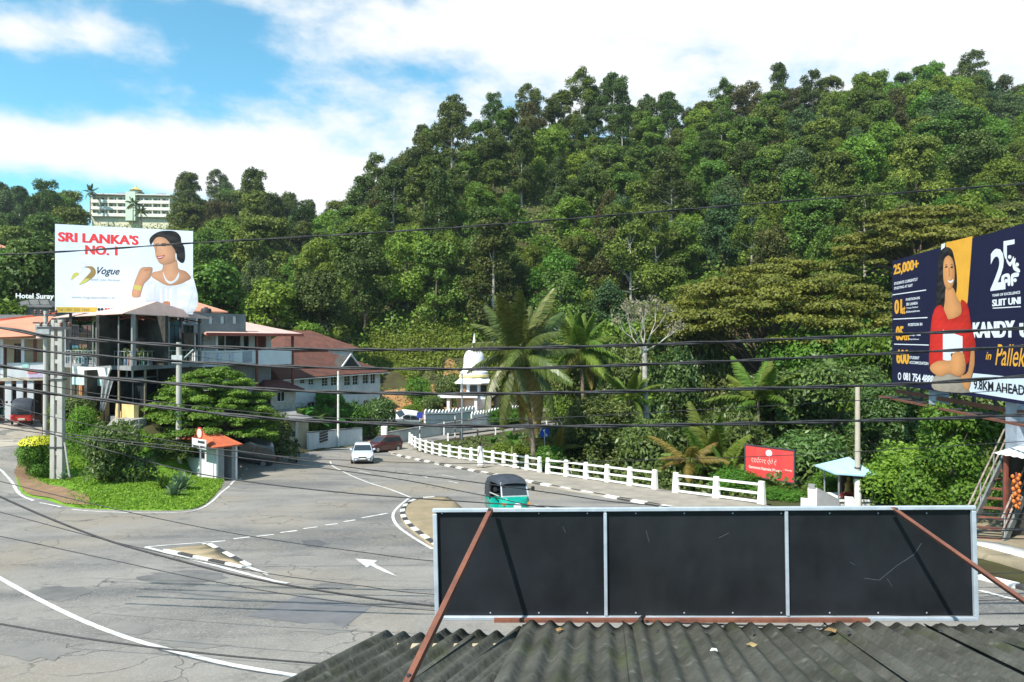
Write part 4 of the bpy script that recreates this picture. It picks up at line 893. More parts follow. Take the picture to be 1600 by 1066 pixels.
def window(fr, par, u0, u1, v0, v1, w, nx=2, ny=2, fm=None, pm=None, t=0.06, sill=False):
    fm = fm or M_WFRAME; pm = pm or M_GLASS; mb = MB()
    for a, b in ((u0, u0 + t), (u1 - t, u1)): fr.box(mb, a, b, v0, v1, w, w + .08)
    for a, b in ((v0, v0 + t), (v1 - t, v1)): fr.box(mb, u0 + t, u1 - t, a, b, w, w + .08)
    du = (u1 - u0 - 2 * t) / nx; dv = (v1 - v0 - 2 * t) / ny
    for i in range(1, nx): fr.box(mb, u0 + t + du * i - t / 3, u0 + t + du * i + t / 3, v0 + t, v1 - t, w + .01, w + .07)
    for j in range(1, ny):
        for i in range(nx): fr.box(mb, u0 + t + du * i + (t / 3 if i else 0), u0 + t + du * (i + 1) - (t / 3 if i < nx - 1 else 0), v0 + t + dv * j - t / 4, v0 + t + dv * j + t / 4, w + .015, w + .065)
    f = mb.build('window', fm, par)
    for i in range(nx):
        m2 = MB(); fr.box(m2, u0 + t + du * i, u0 + t + du * (i + 1), v0 + t, v1 - t, w + .045, w + .055); m2.build('pane', pm, f)
    return f
def hip(mb, fr, u0, u1, w0, w1, v0, v1, ru0, ru1, rw, th=0.12):
    e = [fr.p(u0, w0, v0), fr.p(u1, w0, v0), fr.p(u1, w1, v0), fr.p(u0, w1, v0)]; r = [fr.p(ru0, rw, v1), fr.p(ru1, rw, v1)]; d = Vector((0, 0, -th)); lo = [p + d for p in e]
    return mb.add(e + r + lo, [(0, 1, 5, 4), (1, 2, 5), (2, 3, 4, 5), (3, 0, 4), (0, 6, 7, 1), (1, 7, 8, 2), (2, 8, 9, 3), (3, 9, 6, 0), (6, 9, 8, 7)])

# --- the big tiled white house
A_, B_ = P(436, 600, 65.5), P(594, 600, 80); zb = CZ - 8.9
fr = Fr(A_, B_, zb); L_ = fr.L; ev = fr.uv(594, 581)[1]
house = thing('tiled_house', fr.p(L_ / 2, 0, 0), 0, 'two storey white house with brown red tiled hip roofs and many paned windows', 'house')
ups = [(469, 477, 589, 600), (482, 491, 589, 602), (503, 513, 590, 604), (517, 527, 588, 603), (538, 548, 585, 603), (551, 560, 585, 602), (567, 576, 584, 600), (579, 587, 584, 600)]
los = [(481, 493, 628, 646), (537, 545, 630, 648), (551, 560, 627, 647), (568, 576, 625, 644), (580, 588, 624, 643)]
hs = []
for a, b, c, d in ups + los: hs.append(fr.rect(a, c, b, d))
fr.holes(MB(), 0, L_, -.6, ev, hs, 0, .22).build('wall', M_WHITEP, house)
mb = MB(); fr.box(mb, L_ - .25, L_, -.6, ev, .22, 9); mb.build('wall', M_WHITEP, house)
mb = MB(); fr.box(mb, 0, .25, -.6, ev, .22, 9); mb.build('wall', M_WHITEP, house)
mb = MB(); fr.box(mb, .25, L_ - .25, -.6, ev, 8.8, 9); mb.build('wall', M_WHITEP, house)
for (u0, u1, v0, v1) in hs: window(fr, house, u0 + .01, u1 - .01, v0 + .01, v1 - .01, .06, 2, 3, t=.055)
mb = MB(); rv = ev + 2.35
hip(mb, fr, -.7, L_ + .7, -.8, 9.8, ev + .02, rv + .1, fr.uv(440, 550)[0] + 1.2, L_ - 4.0, 4.5); roof = mb.build('roof', M_TILE, house)
mb = MB(); mb.bar(fr.p(2, 4.5, rv + .14), fr.p(L_ - 4.0, 4.5, rv + .14), .3, .18); mb.build('ridge', mat('dark red ridge tiles', (.22, .07, .05), .85), roof)
u, v = fr.uv(540, 573, 1.0); mb = MB(); mb.poly([fr.p(u - 1.6, .35, v - .1), fr.p(u + 1.6, .35, v - .1), fr.p(u, .35, v + 1.25)], fr.n * 1.6); mb.build('gable_vent', mat('dark vent louvre', (.06, .055, .05), .9), roof)
mb = MB(); mb.bar(fr.p(u - 1.8, .25, v - .2), fr.p(u, .25, v + 1.38), .12, .14); mb.bar(fr.p(u + 1.8, .25, v - .2), fr.p(u, .25, v + 1.38), .12, .14); mb.build('bargeboard', M_WFRAME, roof)
mb = MB(); fr.box(mb, -.7, L_ + .7, ev - .16, ev - .09, -.86, -.8); mb.build('gutter', M_WFRAME, roof)
# rear higher wing
zr = Fr(P(448, 540, 86), P(556, 540, 92), CZ - 4); mb = MB(); v0, v1 = zr.uv(500, 545)[1], zr.uv(480, 516)[1]
zr.box(mb, .5, zr.L - .5, -4, v0, 0, 8); mb.build('rear_wall', M_WHITEP, house)
mb = MB(); hip(mb, zr, -.8, zr.L + .3, -.8, 8.6, v0 + .02, v1, 1.5, zr.L - 4.6, 3.9); mb.build('rear_roof', M_TILE, house)
# orange pavilion in the garden
pv = thing('garden_pavilion', on(526, 70.5), 0, 'small garden pavilion with steep orange tiled roof behind the street wall', 'pavilion')
c = on(526, 70.5); et = CZ + (HY - 634) / F * 70.5; tp = CZ + (HY - 612) / F * 70.5
mb = MB(); mb.lathe((c.x, c.y, et), [(1.45, -.05), (1.45, 0), (.5, .55), (.2, tp - et - .1), (.03, tp - et)], 8); mb.build('roof', M_OTILE, pv)
for k in range(4): a = k * 1.57 + .78; MB().bar((c.x + 1.1 * math.cos(a), c.y + 1.1 * math.sin(a), c.z - .2), (c.x + 1.1 * math.cos(a), c.y + 1.1 * math.sin(a), et), .16).build('post', M_WFRAME, pv)
# --- beige gatehouse with its roofed upper storey
f2 = Fr(P(424, 700, 58.5), P(482, 700, 61.5), h(P(450, 0, 60).x, 60) - .1)
gate = thing('gatehouse', f2.p(f2.L / 2, 0, 0), 0, 'beige gatehouse at the bend with grey lean-to roof and maroon roofed upper room', 'building')
vt = f2.uv(470, 655)[1]
mb = MB(); f2.holes(mb, 0, f2.L, -.5, vt, [f2.rect(437, 663, 452, 704)], 0, .2); f2.box(mb, 0, .2, -.5, vt, .2, 4); f2.box(mb, f2.L - .2, f2.L, -.5, vt, .2, 4); mb.build('wall', M_BEIGE, gate)
for x in (435.5, 464): mb = MB(); f2.pbox(mb, x - 2.2, 655, x + 2.2, 709, -.12, 0); mb.build('pilaster', mat('pale plaster', (.6, .55, .46), .85), gate)
u0, u1, v0, v1 = f2.rect(437, 663, 452, 704); mb = MB(); f2.box(mb, u0, u1, -.4, v1, .12, .17); mb.build('shutter', mat('brown shutter', (.34, .27, .19), .7, var=.15), gate)
u0, u1, v0, v1 = f2.rect(456, 674, 463, 682); mb = MB(); f2.box(mb, u0, u1, v0, v1, -.06, 0); mb.build('meter_box', M_DKMETAL, gate)
mb = MB(); ub = f2.uv(428, 652)[0]; mb.hexa([f2.p(-.3, -.5, vt), f2.p(f2.L + .1, -.5, vt), f2.p(f2.L + .1, 4, vt + .75), f2.p(-.3, 4, vt + .75), f2.p(-.3, -.5, vt + .1), f2.p(f2.L + .1, -.5, vt + .1), f2.p(f2.L + .1, 4, vt + .85), f2.p(-.3, 4, vt + .85)]); mb.build('lean_to_roof', M_GREYC, gate)
u0, u1, v0, v1 = f2.rect(424, 610, 462, 645, 3.0); mb = MB(); f2.holes(mb, u0, u1, vt + .4, v1, [f2.rect(433, 612, 446, 628, 3)], 3.0, 3.2); f2.box(mb, u1 - .2, u1, vt + .4, v1, 3.2, 6); mb.build('upper_wall', mat('grey plaster', (.42, .40, .36), .9, grime=.4), gate)
window(f2, gate, *f2.rect(433, 612, 446, 628, 3), 3.05, 2, 1)
mb = MB(); e0, e1, e2, e3 = f2.rect(412, 596, 472, 609, 2.6); hip(mb, f2, e0, e1, 2.2, 6.6, e2, e3 + .1, (e0 + e1) / 2 - .9, (e0 + e1) / 2 + .9, 4.4); mb.build('upper_roof', mat('maroon roof tiles', (.15, .05, .045), .9, col2=(.09, .035, .03), scale=2), gate)
# --- white street wall and the wall past the drive
def wall_run(name, pts, hgt, th, m, label, cap=None, cat='wall', posts=()):
    t = thing(name, pts[0], 0, label, cat); 
    for a, b in zip(pts[:-1], pts[1:]):
        f_ = Fr(a, b, 0); n = max(1, int(f_.L / 3)); mb = MB()
        for i in range(n):
            u0, u1 = f_.L * i / n, f_.L * (i + 1) / n; za, zc = [h(f_.p(u, 0, 0).x, f_.p(u, 0, 0).y) for u in (u0, u1)]
            mb.hexa([f_.p(u0, 0, za - .4), f_.p(u1, 0, zc - .4), f_.p(u1, th, zc - .4), f_.p(u0, th, za - .4), f_.p(u0, 0, za + hgt), f_.p(u1, 0, zc + hgt), f_.p(u1, th, zc + hgt), f_.p(u0, th, za + hgt)])
        mb.build('wall', m, t)
        if cap:
            mb = MB()
            for i in range(n):
                u0, u1 = f_.L * i / n, f_.L * (i + 1) / n; za, zc = [h(f_.p(u, 0, 0).x, f_.p(u, 0, 0).y) + hgt for u in (u0, u1)]
                mb.hexa([f_.p(u0, -.06, za), f_.p(u1, -.06, zc), f_.p(u1, th + .06, zc), f_.p(u0, th + .06, za), f_.p(u0, -.06, za + .09), f_.p(u1, -.06, zc + .09), f_.p(u1, th + .06, zc + .09), f_.p(u0, th + .06, za + .09)])
            mb.build('coping', cap, t)
    for q, hh, w in posts:
        z = h(q.x, q.y); MB().box(q.x - w, q.x + w, q.y - w, q.y + w, z - .3, z + hh).build('pillar', M_WFRAME, t, bevel=.03)
    return t
wa = [G(483, 704), G(520, 698.5), G(566, 694)]; wt_ = wall_run('street_wall', wa, 1.55, .22, M_WHITEP, 'white street wall running from the gatehouse to the drive', M_GREYC)
ff = Fr(wa[0], wa[1], wa[0].z); u0, u1, v0, v1 = ff.rect(499, 673, 511, 690); 
for k in range(4):
    mb = MB(); ff.box(mb, u0, u1, v0 + (v1 - v0) * k / 4, v0 + (v1 - v0) * (k + .6) / 4, -.1, -.01); mb.build('grille_bar', M_DKMETAL, wt_)
tw = [G(601, 697), G(640, 689), G(690, 680), G(738, 672)]
wall_run('boundary_wall', tw, 1.2, .22, mat('old boundary wall paint', (.62, .61, .57), .9, col2=(.48, .47, .44), scale=.8, grime=.5, grime_col=(.2, .19, .17)), 'greyish white wall with square end pillar between the drive and the temple', M_GREYC, posts=[(G(600.5, 697.5), 1.95, .28)])
# temple wall with pointed merlons
mt = [G(738, 670), G(775, 663), G(815, 656)]
tmw = wall_run('temple_wall', mt, 1.15, .25, M_WHITEP, 'white temple wall with a row of pointed merlons along the road', M_GREYC)
def merlons(pts, n, base, t, hh=.75):
    f_s = [Fr(a, b, 0) for a, b in zip(pts[:-1], pts[1:])]; tot = sum(f.L for f in f_s)
    for i in range(n):
        s = tot * (i + .5) / n
        for f in f_s:
            if s <= f.L: break
            s -= f.L
        p = f.p(s, .12, 0); z = h(p.x, p.y) + base; w = tot / n * .40; q = f.r; mb = MB()
        mb.poly([p - q * w + Vector((0, 0, z)), p + q * w + Vector((0, 0, z)), p + q * w + Vector((0, 0, z + hh * .5)), p + q * w * .45 + Vector((0, 0, z + hh * .8)), p + Vector((0, 0, z + hh)), p - q * w * .45 + Vector((0, 0, z + hh * .8)), p - q * w + Vector((0, 0, z + hh * .5))], f.n * .16)
        mb.build('merlon', M_WFRAME, t)
merlons(mt, 17, 1.24, tmw)
t2 = [G(655, 679), G(700, 671.5), G(740, 666)]
t2 = [p + Vector((0, 5.5, 0)) for p in t2]; tm2 = wall_run('temple_wall', t2, 1.0, .25, M_WHITEP, 'white merlon topped wall behind the orange flowers beside the parked car', M_GREYC); merlons(t2, 15, 1.09, tm2, .6)
# --- dagoba shrine
Dd = 97.0; c = on(741, Dd); zg = c.z; zz = lambda py: CZ + (HY - py) / F * Dd - zg; pxm = Dd / F
dg = thing('dagoba', c, 0, 'white bell shaped dagoba with spire above an octagonal windowed shrine', 'temple')
MB().lathe((0, 0, 0), [(2.6, -.6), (2.6, zz(622)), (2.4, zz(620))], 8, .39).build('plinth', M_WHITEP, dg, world=False)
MB().lathe((0, 0, 0), [(2.05, zz(620)), (2.05, zz(597))], 8, .39).build('shrine_wall', mat('blue white plaster', (.62, .66, .7), .8), dg, world=False)
for k in range(8):
    a = k * math.pi / 4 + .39 + math.pi / 8; f_ = Fr(Vector((2.0 * math.cos(a) + .55 * math.sin(a), 2.0 * math.sin(a) - .55 * math.cos(a))), Vector((2.0 * math.cos(a) - .55 * math.sin(a), 2.0 * math.sin(a) + .55 * math.cos(a))), 0)
    mb = MB(); f_.box(mb, .05, 1.05, zz(612), zz(601), -.04, .1) if f_.n.dot(Vector((math.cos(a), math.sin(a), 0))) < 0 else f_.box(mb, .05, 1.05, zz(612), zz(601), -.1, .04); mb.build('window', M_GLASS if k != 4 else mat('brown door', (.22, .12, .06), .7), dg, world=False)
MB().lathe((0, 0, 0), [(2.05, zz(598)), (2.9, zz(598.5)), (2.9, zz(597)), (2.3, zz(592)), (2.1, zz(589))], 8, .39).build('eave', M_WFRAME, dg, world=False)
MB().lathe((0, 0, 0), [(2.12, zz(590)), (2.2, zz(588)), (2.1, zz(585)), (2.0, zz(585))], 24).build('ledge', mat('yellow ledge paint', (.72, .58, .25), .7), dg, world=False, smooth=True)
MB().lathe((0, 0, 0), [(2.0, zz(586)), (1.95, zz(581)), (1.72, zz(579.5)), (1.66, zz(575)), (1.56, zz(574)), (1.52, zz(567)), (1.5, zz(560)), (1.36, zz(554)), (1.0, zz(548)), (.6, zz(545)), (.48, zz(544))], 28).build('dome', mat('temple white lime', (.8, .8, .8), .75, var=.06, grime=.2, grime_col=(.5, .5, .48)), dg, world=False, smooth=True)
MB().box(-.42, .42, -.42, .42, zz(544), zz(540)).build('harmika', M_WFRAME, dg, world=False)
MB().lathe((0, 0, 0), [(.32, zz(540)), (.26, zz(536)), (.2, zz(534)), (.14, zz(529)), (.05, zz(523)), (.01, zz(520))], 12).build('spire', M_WFRAME, dg, world=False, smooth=True)
sh = thing('temple_shelter', on(716, 93), 0, 'flat white concrete shelter on square columns beside the dagoba', 'shelter'); fs_ = Fr(P(684, 0, 93), P(746, 0, 93), on(716, 93).z)
u0, u1, v0, v1 = fs_.rect(684, 617, 746, 622); mb = MB(); fs_.box(mb, u0, u1, v0, v1, 0, 3.5); mb.build('roof_slab', M_WFRAME, sh)
for x in (700, 743):
    for w in (.3, 2.9): uu = fs_.uv(x, 640)[0]; mb = MB(); fs_.box(mb, uu - .2, uu + .2, -.6, v0, w, w + .35); mb.build('column', M_WHITEP, sh)
th_ = thing('temple_hall', on(842, 96), 0, 'cream temple hall wall with a low roof behind the coconut palm', 'building'); fh = Fr(P(798, 0, 95), P(872, 0, 99), on(835, 96).z - .5)
mb = MB(); fh.holes(mb, 0, fh.L, -.6, fh.uv(835, 618)[1], [], 0, 5); mb.build('wall', mat('cream plaster', (.6, .53, .42), .85, grime=.3), th_)
mb = MB(); v = fh.uv(835, 618)[1]; hip(mb, fh, -.5, fh.L + .5, -.6, 5.6, v + .02, v + 1.0, 1.6, fh.L - 1.6, 2.5); mb.build('roof', M_TILE, th_)
mb = MB(); fh.pbox(mb, 806, 634, 812, 652, -.05, 0); mb.build('door', M_REDWOOD, th_)

# --- white block with roof terrace (C)
fc = Fr(P(286, 0, 55), P(462, 0, 64), h(P(370, 0, 59).x, 59)); blk = thing('white_block', fc.p(fc.L / 2, 0, 0), 0, 'white block with stained roof parapet, long balcony and pink hipped roof', 'building')
bal_v0 = fc.uv(340, 569)[1]; bal_v1 = fc.uv(340, 548)[1]; sof = fc.uv(340, 517)[1]; uP = fc.uv(383, 500)[0]; W2 = 1.5
hs = [fc.rect(*q, W2) for q in ((306, 520, 317, 549), (340, 520, 351, 549), (353, 522, 376, 549), (381, 523, 389, 549), (398, 523, 416, 549))]
hs = [(a, b, bal_v0 + .15, d) for a, b, c_, d in hs]
mb = MB(); fc.holes(mb, 0, fc.L - 1.6, bal_v0 + .1, sof + .1, hs, W2, W2 + .2); fc.box(mb, fc.L - 1.8, fc.L - 1.6, bal_v0 + .1, sof + .1, W2 + .2, 8); mb.build('wall', M_WHITEP, blk)
for i, q in enumerate(hs):
    mb = MB(); fc.box(mb, q[0], q[1], q[2], q[3], W2 + .12, W2 + .16); d_ = mb.build('door', (M_GLASS, M_GLASS, M_DARKIN, M_GLASS, M_REDWOOD)[i], blk)
mb = MB(); fc.holes(mb, 0, fc.L - 1.6, -.6, bal_v0, [fc.rect(300, 590, 330, 640, W2)], W2, W2 + .2); mb.build('lower_wall', M_GREYC, blk)
mb = MB(); fc.box(mb, 0, fc.L - .4, bal_v0 - .2, bal_v0 + .1, 0, W2 + 6); mb.build('balcony_slab', M_WHITEP, blk)
mb = MB(); fc.box(mb, 1.0, fc.L - .4, bal_v0 + .1, bal_v1, 0, .14); bp_ = mb.build('balcony_parapet', M_WHITEP, blk)
for x in (324, 343, 362): mb = MB(); fc.pbox(mb, x - 3.5, 551, x + 3.5, 565, -.05, 0); mb.build('panel', mat('pale blue grey panel', (.52, .57, .64), .8), bp_)
mb = MB(); fc.pbox(mb, 380, 549, 394, 566, -.06, 0); mb.build('panel', mat('dish grey', (.36, .4, .46), .6), bp_)
pt0, pt1 = fc.uv(340, 517)[1], fc.uv(340, 490)[1]
holes_ = [fc.rect(x - 3, 494, x + 3, 506) for x in (288, 308, 329, 347, 366)]
mb = MB(); fc.holes(mb, -.4, uP, pt0, pt1, holes_, -.1, .12); mb.build('roof_parapet', M_GREYC, blk)
for q in holes_: mb = MB(); fc.box(mb, *q, .02, .1); mb.build('breeze_block', M_WFRAME, blk)
mb = MB(); fc.box(mb, -.4, uP, pt0 - .2, pt0, -.3, 8); mb.build('roof_slab', M_GREYC, blk)
mb = MB(); rv = fc.uv(400, 521, 0)[1]; hip(mb, fc, uP - 4, fc.L + .4, -.6, 8, rv, fc.uv(395, 500, 3.5)[1], uP - .6, fc.L - 4.2, 3.6, .14); mb.build('roof', M_PTILE, blk)
mb = MB(); mb.bar(fc.p(uP - 4, -.62, rv - .12), fc.p(fc.L + .4, -.62, rv - .12), .08, .26); mb.build('fascia', mat('red fascia', (.4, .1, .07), .7), blk)
for x, y1 in ((401, 605), (457, 605)): mb = MB(); u = fc.uv(x, 540)[0]; fc.box(mb, u - .09, u + .09, fc.uv(x, y1)[1], rv - .14, -.1, .08); mb.build('post', M_REDWOOD, blk)
for x in (306, 341): mb = MB(); u = fc.uv(x, 540)[0]; fc.box(mb, u - .1, u + .1, bal_v0 + .1, sof, .2, .4); mb.build('column', M_WHITEP, blk)
for x in (296, 333, 378): mb = MB(); u = fc.uv(x, 540)[0]; mb.tube([fc.p(u, W2 - .06, -.4), fc.p(u, W2 - .06, bal_v0 - .2)], .05, 6); mb.build('downpipe', mat('stained pipe', (.45, .43, .4), .7, grime=.5), blk)
mb = MB(); fc.pbox(mb, 319, 524, 330, 532, W2 - .35, W2); mb.build('air_conditioner', mat('ac unit', (.6, .6, .58), .6, grime=.3), blk, bevel=.02)
mb = MB(); u, v = fc.uv(388, 557, -.3); mb.lathe((0, 0, 0), [(.02, 0), (.2, .04), (.36, .13)], 14); mb.v = [tuple(fc.p(u, -.12, v) + Vector((a, -c, b))) for a, b, c in mb.v]; mb.build('satellite_dish', mat('dish grey2', (.5, .52, .55), .5), blk, smooth=True)
q = fc.p(fc.uv(322, 482, 4)[0], 4, 0); zt0 = CZ + (HY - 489) / F * q.y
tk = thing('water_tank', (q.x, q.y, zt0 - .3), 0, 'dark plastic water tank on the roof of the white block', 'tank'); MB().lathe((0, 0, 0), [(.42, 0), (.45, .05), (.45, .55), (.38, .68), (.15, .74), (.15, .8)], 16).build('body', flat('dark tank plastic', (.04, .04, .045)), tk, world=False, smooth=True); MB().box(-.5, .5, -.5, .5, -1.0, 0).build('stand', M_GREYC, tk, world=False)
ob = thing('orange_roofed_house', on(318, 72), 0, 'house behind the white block of which only the orange roof shows', 'house'); fo = Fr(P(290, 0, 70), P(350, 0, 72), on(318, 72).z); mb = MB(); e = fo.uv(345, 487)[1]; hip(mb, fo, -.5, fo.L + .3, -.5, 7, e, fo.uv(300, 472, 3)[1], .8, 1.6, 3.2); mb.build('roof', M_OTILE, ob); mb = MB(); fo.box(mb, 0, fo.L - .3, -1, e - .1, 0, 6.5); mb.build('wall', M_WHITEP, ob)

# --- corner building with the veranda (B)
C0, Lc, Rc = P(205, 0, 44), P(98, 0, 50), P(318, 0, 52.5); zB = CZ - 5.05
fl, fR = Fr(Lc, C0, zB), Fr(C0, Rc, zB)
cb = thing('corner_building', (C0.x, C0.y, zB), 0, 'dark two storey corner building with glass shopfront, cluttered veranda and faded pink roof', 'building')
fv = 3.42; ez = 6.75; backp = Vector((P(190, 0, 60).x, 60, 0))
def footprint(v0, v1, name, m, off=0.0, par=cb):
    ps = [Lc, C0, Rc, Vector((P(315, 0, 60).x, 60)), Vector((P(110, 0, 60).x, 60))]; MB().poly([Vector((p[0], p[1], zB + v0)) for p in ps], (0, 0, v1 - v0)).build(name, m, par)
footprint(fv - .28, fv, 'balcony_slab', M_GREYC); footprint(-.5, .02, 'floor', M_GREYC)
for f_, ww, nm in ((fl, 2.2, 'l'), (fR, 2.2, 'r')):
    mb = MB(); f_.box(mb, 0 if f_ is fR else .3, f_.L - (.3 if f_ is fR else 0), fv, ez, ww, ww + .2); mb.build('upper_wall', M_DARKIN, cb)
mb = MB(); fR.pbox(mb, 214, 499, 246, 528, 2.1, 2.2); mb.build('upper_panel', mat('dull white board', (.5, .5, .47), .8), cb)
mb = MB(); fR.pbox(mb, 266, 500, 283, 560, 2.08, 2.2); mb.build('door', M_TEAL, cb)
mb = MB(); fl.pbox(mb, 106, 540, 122, 570, 2.08, 2.2); mb.build('door', M_TEAL, cb)
for f_, xs in ((fl, (108, 128, 150, 172, 190)), (fR, (216, 240, 262, 284, 306))):
    for x in xs[:-1]:
        u0, u1, v0, v1 = f_.rect(x + 2, 508, x + 17, 552, 2.15)
        window(f_, cb, u0, u1, v0, v1, 2.05, 2, 2, M_DKMETAL)
for f_, us in ((fl, (.15, fl.L / 2, fl.L - .15)), (fR, (fR.L / 2, fR.L - .2))):
    for u in us: mb = MB(); f_.box(mb, u - .1, u + .1, fv, ez, .1, .3); mb.build('veranda_post', M_GREYC, cb)
for f_ in (fl, fR):
    mb = MB()
    for v in (.95, .5): mb.bar(f_.p(.05, .12, fv + v), f_.p(f_.L - .05, .12, fv + v), .05)
    for k in range(int(f_.L / .45)): mb.bar(f_.p(.1 + k * .45, .12, fv), f_.p(.1 + k * .45, .12, fv + .93), .03)
    mb.build('railing', M_METAL, cb)
rr = random.Random(12)
POT = [mat('clay pot', (.35, .17, .1), .8), flat('white pot', (.6, .6, .58)), flat('green pail', (.1, .25, .2)), flat('blue tub', (.15, .25, .38)), mat('grey sack', (.33, .32, .3), .9)]
ORD15 = ORD + ['thirteenth', 'fourteenth', 'fifteenth']
for i in range(26):                                                  # the clutter along the veranda: pots and tubs, each a thing
    f_ = fl if i < 15 else fR; u = (.5 + (i if i < 15 else i - 15) * (f_.L - 1) / (15 if i < 15 else 11)); q = f_.p(u, .35 + .25 * rr.random(), fv); r_ = rr.uniform(.12, .2); hh = rr.uniform(.3, .75)
    pot = thing('plant_pot', q, 0, f'{("clay", "white", "green", "blue", "grey")[i % 5]} pot, {ORD15[i if i < 15 else i - 15]} from left on the {"left" if i < 15 else "right"} face of the veranda', 'pot', 'pots and tubs along the veranda railing')
    MB().lathe((0, 0, 0), [(r_ * .7, .005), (r_, hh * .9), (r_ * 1.1, hh * .92), (r_ * 1.1, hh), (r_ * .9, hh)], 10).build('pot', POT[i % 5], pot, world=False, smooth=True)
    rg = np.random.default_rng(i); pos = rg.normal(0, 1, (60, 3)) * [.14, .14, .16] + [0, 0, hh + .2]; link('leaves', cards('leaves', pos, rg.normal(size=(60, 3)) + [0, 0, .5], .12, 2, None, rg), LM['mango'], pot)
# roof sheets
def rp(f_, u, w, v): return f_.p(u, w, v)
e0, e1, e2 = fl.p(-.4, -.5, ez - .02), Vector((C0.x - .1, C0.y - .75, zB + ez + .02)), fR.p(fR.L + .5, -.5, ez - .02)
t0, t1, t2_ = fl.p(.4, 3.2, ez + .95), Vector((C0.x - .1, C0.y + 3.4, zB + ez + 1.0)), fR.p(fR.L - .2, 3.2, ez + .95)
MB().poly([e0, e1, t1, t0], (0, 0, .05)).build('roof', M_PTILE, cb); MB().poly([e1 + Vector((.001, 0, 0)), e2, t2_, t1 + Vector((.001, 0, 0))], (0, 0, .05)).build('roof', M_PTILE, cb)
for k in range(10):
    f_ = fl if k < 5 else fR; u = f_.L * ((k % 5) + .5) / 5; mb = MB(); mb.bar(f_.p(u, -.3, ez - .3), f_.p(u, 1.8, ez + .1), .08); mb.build('rafter', M_REDWOOD, cb)
for x in (112, 146, 186): u = fl.uv(x, 620)[0]; mb = MB(); mb.tube([fl.p(u, -.02, 0), fl.p(u, -.02, ez - .1)], .045, 6); mb.build('downpipe', M_GREYC, cb)
for x0, y0, x1, y1, m in ((124, 520, 136, 545, 'brown curtain'), (158, 515, 170, 548, 'grey curtain'), (176, 540, 190, 556, 'brown curtain')): mb = MB(); fl.pbox(mb, x0, y0, x1, y1, 1.2, 1.25); mb.build('hanging_cloth', mat(m, (.16, .1, .07) if m[0] == 'b' else (.22, .22, .21), .9, var=.25, scale=3, stretch=(6, 6, 1)), cb)
for x0, y0, x1, y1 in ((216, 528, 232, 560), (234, 535, 258, 558), (288, 520, 304, 552)): mb = MB(); fR.pbox(mb, x0, y0, x1, y1, 1.0, 1.5); mb.build('cupboard', mat('old cupboard', (.12, .09, .07), .8, var=.25), cb, bevel=.03)
# ground floor shopfront
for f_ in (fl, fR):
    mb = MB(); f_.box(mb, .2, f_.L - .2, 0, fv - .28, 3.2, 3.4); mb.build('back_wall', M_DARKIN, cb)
    n = 6 if f_ is fR else 4
    for k in range(n + 1):
        u = .15 + (f_.L - .3) * k / n; mb = MB(); f_.box(mb, u - .05, u + .05, .02, fv - .28, .9, 1.0); mb.build('mullion', M_METAL if k % 2 else mat('brown post', (.2, .17, .12), .8), cb)
        if k < n and not (f_ is fl and k == 1): mb = MB(); f_.box(mb, u + .05, u + (f_.L - .3) / n - .05, .5, fv - .9, .94, .96); mb.build('pane', M_GLASS, cb)
    mb = MB(); f_.box(mb, .2, f_.L - .2, fv - .9, fv - .82, .88, .95); mb.build('transom', M_METAL, cb)
mb = MB(); fl.pbox(mb, 123, 602, 128, 650, .6, .8); mb.build('doorpost', mat('orange timber', (.42, .18, .07), .7), cb)
mb = MB(); u0, u1, v0, v1 = fl.rect(149, 629, 161, 655, -.3); fl.box(mb, u0, u1, -.3, v1, -.35, .1); mb.build('counter', mat('yellow wall paint', (.78, .55, .25), .8, col2=(.66, .42, .18), scale=1.5), cb)
mb = MB(); fl.pbox(mb, 180, 631, 209, 657, -.2, .1); mb.build('counter', MATS['yellow wall paint'], cb)
mb = MB(); fR.pbox(mb, 206, 634, 232, 657, -.02, .2); mb.build('counter', mat('brown wall paint', (.35, .2, .1), .8), cb)
sg = thing('shop_signboard', fl.p(1, -.6, 2.2), 0, 'white and pale green shop signboard hung under the veranda of the corner building', 'sign')
u0, u1, v0, v1 = fl.rect(113, 574, 172, 592, -.6); mb = MB(); mb.hexa([fl.p(u0, -.6, v0), fl.p(u1 - .5, -.6, v0), fl.p(u1 - .5, -.52, v0), fl.p(u0, -.52, v0), fl.p(u0, -.6, v1), fl.p(u1, -.6, v1), fl.p(u1, -.52, v1), fl.p(u0, -.52, v1)]); mb.build('board', mat('dirty white board', (.72, .72, .66), .7, grime=.35), sg)
mb = MB(); mb.hexa([fl.p(u0, -.62, v0 - .48), fl.p(u1 - .9, -.62, v0 - .42), fl.p(u1 - .9, -.54, v0 - .42), fl.p(u0, -.54, v0 - .48), fl.p(u0, -.62, v0 - .01), fl.p(u1 - .5, -.62, v0 - .01), fl.p(u1 - .5, -.54, v0 - .01), fl.p(u0, -.54, v0 - .01)]); mb.build('green_strip', mat('pale green board', (.45, .68, .63), .6), sg)
q = fl.p(fl.uv(164, 620, -.7)[0], -.75, 0); gz = h(q.x, q.y)
um = thing('folded_canopy', (q.x, q.y, gz), 0, 'grey folded cloth canopy hanging on its post beside the yellow counter', 'canopy'); zt1 = CZ + (HY - 591) / F * q.y - gz
MB().tube([(0, 0, -.2), (0, 0, zt1)], .04, 8).build('post', M_DKMETAL, um, world=False)
mb = MB(); vs_ = []; f = []; K = 9
for i in range(7):
    s = i / 6
    for k in range(K): vs_.append((-.25 + (0.85 - .5 * s) * k / (K - 1) + .15 * (1 - s), -.12 + .07 * math.sin(k * 2.1 + i * .4), zt1 - .05 - s * 2.0 - .12 * (k % 2)))
for i in range(6):
    for k in range(K - 1): f.append((i * K + k, i * K + k + 1, (i + 1) * K + k + 1, (i + 1) * K + k))
